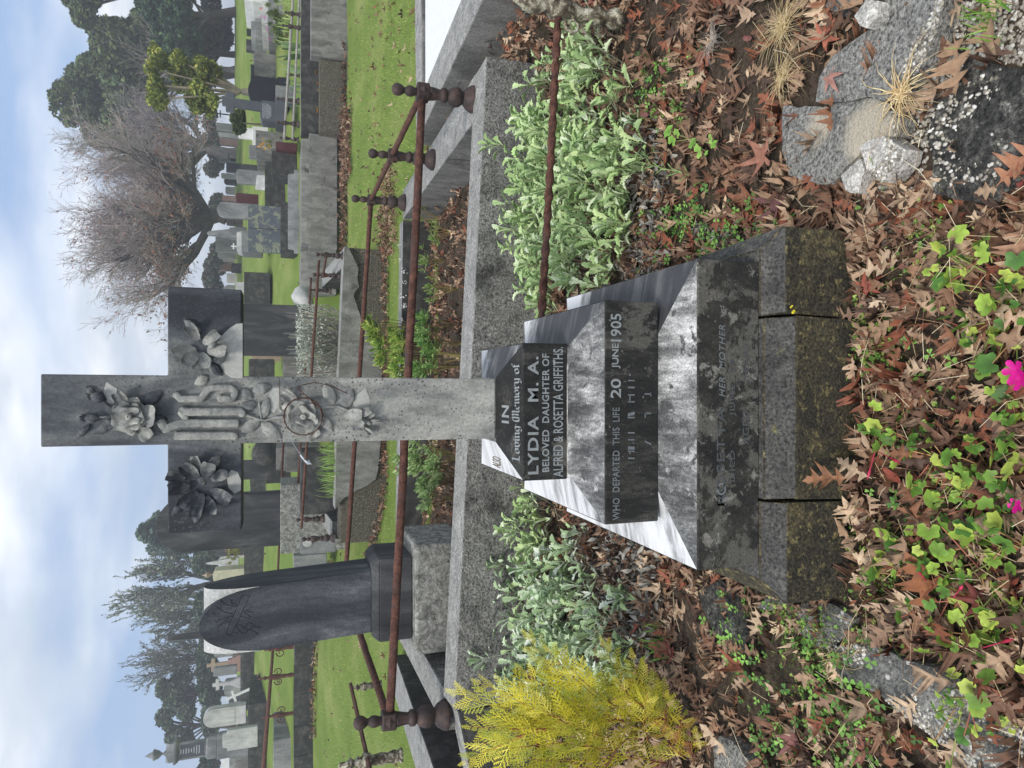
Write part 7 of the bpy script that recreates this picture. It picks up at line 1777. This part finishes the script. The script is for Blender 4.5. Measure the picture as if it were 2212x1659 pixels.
# leafy plants inside the railed plot
def leafy(label, pts, n, h, size, cols, name='leafy_shrub', tm=plain_t, stemc=('#7a6a4a', '#8a8050'), rad=.12, cat='plant', flowers=None, y=6.2, slim=1.0, group=None):
    c0 = P(pts[0][0], pts[0][1], pts[0][2] if len(pts[0]) > 2 else y); T = thing(name, label, cat, (c0.x, c0.y, g(c0.x, c0.y)), group); lv = Sc(); st = Sc(); s0, s1 = [], []
    for pt in pts:
        yy = pt[2] if len(pt) > 2 else y; c = P(pt[0], pt[1], yy); gz = g(c.x, c.y)
        for i in range(n):
            a = rnd.uniform(0, 6.28); q = rad*math.sqrt(rnd.random()); tip = Vector((c.x+math.cos(a)*q, c.y+math.sin(a)*q, c.z+rnd.uniform(-h*.4, h*.3))); s0.append((c.x, c.y, min(gz, tip.z-.05))); s1.append(tuple(tip)); m = 8
            lv.put(*tm[rnd.randrange(len(tm))], rots(np.array([k*2.4 for k in range(m)]), np.array([.15+.12*k for k in range(m)]), np.zeros(m), nrg.uniform(size[0], size[1], m)), np.array([tuple(tip-Vector((0, 0, .02*(m-k)*.4))) for k in range(m)]), pal(cols, m, .12))
    lv.build('leaves', 'green_leaf', T, T.location); st.prisms(s0, s1, [.004]*len(s0), [.002]*len(s0), pal(list(stemc), len(s0)), 4); st.build('stems', 'twig', T, T.location)
    if flowers:
        for k_, (X, Y, yy, fs, col) in enumerate(flowers):
            f = Sc(); p = P(X, Y, yy); m = 14; pp_ = np.array([tuple(p+Vector((rnd.gauss(0, fs*.4), rnd.gauss(0, fs*.3), rnd.gauss(0, fs*.35)))) for _ in range(m)])
            f.put(*plain_t[0], rots(nrg.uniform(0, 6.28, m), nrg.normal(.4, .5, m), nrg.normal(0, .6, m), np.full(m, fs*.5)), pp_, pal([col], m, .08)); f.build('flower', 'green_leaf', T, T.location)
    return T
LG = ['#9db85a', '#b4c86a', '#86a850', '#c3cc70', '#76983f']
leafy('yellow green leafy bush growing through the back rail, right of the cross shaft', [(800, 715, 7.0), (815, 740, 7.0), (820, 775, 6.9), (850, 720, 6.9), (860, 760, 6.8), (850, 800, 6.8), (795, 700, 7.0), (875, 790, 6.6)], 9, .12, (.05, .09), LG, rad=.11)
leafy('low dark green leafy plant at the foot of the yellow green bush', [(900, 790, 5.9), (915, 740, 5.7), (905, 700, 5.9), (925, 770, 5.6)], 9, .1, (.05, .09), ['#7fa35a', '#6b9150', '#96b468'], rad=.11)
leafy('pale green leafy plant with a pink flower left of the cross shaft', [(885, 980, 6.2), (895, 1010, 6.2), (905, 1045, 6.1), (925, 990, 5.8), (915, 1080, 6.0), (860, 1010, 6.6), (930, 1030, 5.8)], 9, .12, (.05, .09), ['#a3bd7c', '#8dab66', '#b8cc92'], rad=.11, flowers=[(857, 1013, 6.5, .04, '#c050a8')])
leafy('weedy green patch with white blossom near the far right of the railed plot', [(900, 470, 6.6), (905, 560, 6.4), (920, 620, 6.0), (930, 500, 6.2)], 8, .08, (.03, .05), ['#8fae5c', '#7c9c50', '#a8b878'], rad=.13, flowers=[(862, 530, 6.95, .03, '#f4f4f0'), (866, 560, 6.95, .03, '#f4f4f0'), (872, 585, 6.9, .035, '#f4f4f0'), (875, 610, 6.9, .035, '#f4f4f0'), (868, 640, 6.9, .04, '#f4f4f0'), (872, 660, 6.9, .04, '#f4f4f0'), (868, 690, 6.9, .03, '#f4f4f0')])
leafy('small green plants with tiny white flowers at the right of the near bed', [(1500, 150, 2.3), (1480, 215, 2.35), (1450, 245, 2.4)], 5, .03, (.015, .025), ['#7fa35a', '#8fb860'], rad=.05, flowers=[(1475, 165, 2.33, .012, '#f6f6f2'), (1482, 185, 2.32, .012, '#f6f6f2'), (1430, 240, 2.45, .014, '#f6f6f2'), (1468, 222, 2.38, .012, '#f6f6f2'), (1490, 150, 2.3, .012, '#f6f6f2'), (1460, 236, 2.4, .012, '#f6f6f2')])
# silver dry bush in the second plot
T = thing('grey_bush', 'silver grey dry bush with upright bare stalks below the right arm of the white cross', 'shrub', at_ground(735, 745, 11.5)); lv = Sc(); s0, s1 = [], []; b_ = P(736, 745, 11.5)
for i in range(900):
    X, Y = rnd.uniform(645, 728), rnd.gauss(735, 38)
    if not 655 < Y < 835: continue
    e = P(X, Y, 11.5+rnd.uniform(-.25, .35)); s_ = P(735, 745+(Y-745)*.75, 11.5); m_ = s_.lerp(e, .5)+Vector((rnd.gauss(0, .04), 0, rnd.gauss(0, .03))); s0 += [tuple(m_)]; s1 += [tuple(e)]
    if i % 3 == 0: s0.append(tuple(s_)); s1.append(tuple(m_))
for i in range(34):
    Y = rnd.uniform(670, 830); e = P(rnd.uniform(610, 650), Y, 11.5+rnd.uniform(-.2, .2)); s0.append(tuple(P(725, Y+(745-Y)*.12, 11.5))); s1.append(tuple(e))
lv.prisms(s0, s1, [.006]*len(s0), [.004]*len(s0), pal(['#a8a89c', '#c2c0b4', '#8a867c', '#d0c8b0', '#9aa494'], len(s0), .12), 3); lv.build('stalks', 'twig', T, T.location); lv = Sc(); n = 1500
pp = np.array([tuple(P(rnd.uniform(640, 705), min(832, max(660, rnd.gauss(735, 42))), 11.5+rnd.uniform(-.3, .4))) for _ in range(n)]); lv.put(*trit, rots(nrg.uniform(0, 6.28, n), nrg.normal(0, .8, n), nrg.normal(0, .8, n), nrg.uniform(.03, .07, n)), pp, pal(['#aeb4a8', '#c4c8bc', '#95a08f'], n, .12)); lv.build('leaves', 'silver_leaf', T, T.location)
# plants on the upper right wall
green_tuft('broad green sword leaves behind the upper right wall, rightmost clump', 655, 115, 9, .75, y=18.6, spread=.18, leafw=.09, cols=('#5f7a4a', '#7a9460'), name='sword_leaved_plant', cat='plant', lean=.45)
green_tuft('broad green sword leaves behind the upper right wall, next to the yellow flowers', 652, 195, 8, .5, y=18.6, spread=.2, leafw=.07, cols=('#6f8f6a', '#88a680'), name='sword_leaved_plant', cat='plant', lean=.45)
green_tuft('spiky pale yellow green plant at the right above the pipe rails', 625, 50, 60, .40, y=19.5, spread=.5, leafw=.05, cols=('#a9bf70', '#bccb84', '#8fa85c'), name='spiky_plant', cat='plant', lean=.8)
leafy('low bush with pink flowers on the upper right graves', [(590, 30, 20.5), (600, 55, 20.5), (605, 75, 20.5)], 14, .4, (.10, .2), ['#6a7a44', '#5a6a3c', '#7c8a50'], rad=.35, name='flowering_bush', flowers=[(570, 38, 20.3, .12, '#c060b0'), (578, 62, 20.3, .12, '#c878b8'), (566, 20, 20.3, .10, '#d05040'), (585, 85, 20.3, .09, '#c060b0')])
leafy('yellow flowers in a grave vase behind the middle tomb', [(580, 311, 19.6)], 6, .1, (.05, .1), ['#7a8a44'], rad=.08, name='flower_bunch', cat='flowers', flowers=[(569, 310, 19.5, .16, '#e8a830'), (575, 318, 19.5, .10, '#e8b840'), (583, 316, 19.5, .10, '#e8c040')])
leafy('orange wild flowers in dry grass left of the cream tomb', [(505, 1175, 30), (503, 1190, 30)], 12, .5, (.1, .2), ['#a8a060', '#8a8a50'], rad=.5, name='flower_bunch', cat='flowers', flowers=[(497, 1168, 29.8, .18, '#e88a30'), (502, 1177, 29.8, .18, '#e88a30'), (490, 1183, 29.8, .14, '#e8a040')])
for i, (X, Y, lb) in enumerate([(684, 157, 'rightmost'), (687, 180, 'second from the right'), (688, 195, 'third from the right and smallest'), (688, 238, 'leftmost and largest')]):
    f = Sc(); p = P(X, Y, 17.38); s_ = (.07, .06, .04, .10)[i]; m = 9; f.put(*plain_t[0], rots(np.arange(m)*.7, np.full(m, .4), np.zeros(m), np.full(m, s_)), np.repeat(np.array([tuple(p)]), m, 0), pal(['#f0b820', '#e8a818'], m, .05)); f.prisms([tuple(p-Vector((0, .0, .25)))], [tuple(p)], [.005], [.004], pal(['#6a8040'], 1), 3)
    o = f.build('yellow_flower', 'green_leaf', origin=tuple(p)); meta(o, 'small yellow flower against the upper right wall, %s of four' % lb, 'flower', 'yellow flowers against the upper right wall')
m = M(); p = P(1691+0, 672, 1.487); m.tube([P(1707, 665, 1.486), P(1712, 660, 1.484)], .0022, 5); m.tube([P(1716, 671, 1.485), P(1712, 676, 1.484)], .0035, 5)
MATS['petal_yellow'] = MATS['lead_letter']; simple('petal_yellow', (.75, .62, .03)); solo(m, 'fallen_petal', 'petal_yellow', 'tiny yellow petals stuck on the plinth right of the crack', 'petal')

# ================================================================== the damp air
m = M(); m.box(-300, 300, -6, 430, -3, 26)
m_, hnt, hb = newmat('haze')
for n in list(hnt.nodes):
    if n.type != 'OUTPUT_MATERIAL': hnt.nodes.remove(n)
pv = nd(hnt, 'ShaderNodeVolumePrincipled'); pv.inputs['Color'].default_value = (.93, .96, 1, 1); pv.inputs['Density'].default_value = .0034; pv.inputs['Anisotropy'].default_value = .3
hnt.links.new(pv.outputs[0], [n for n in hnt.nodes if n.type == 'OUTPUT_MATERIAL'][0].inputs['Volume'])
o = m.build('haze', 'haze'); meta(o, kind='stuff')
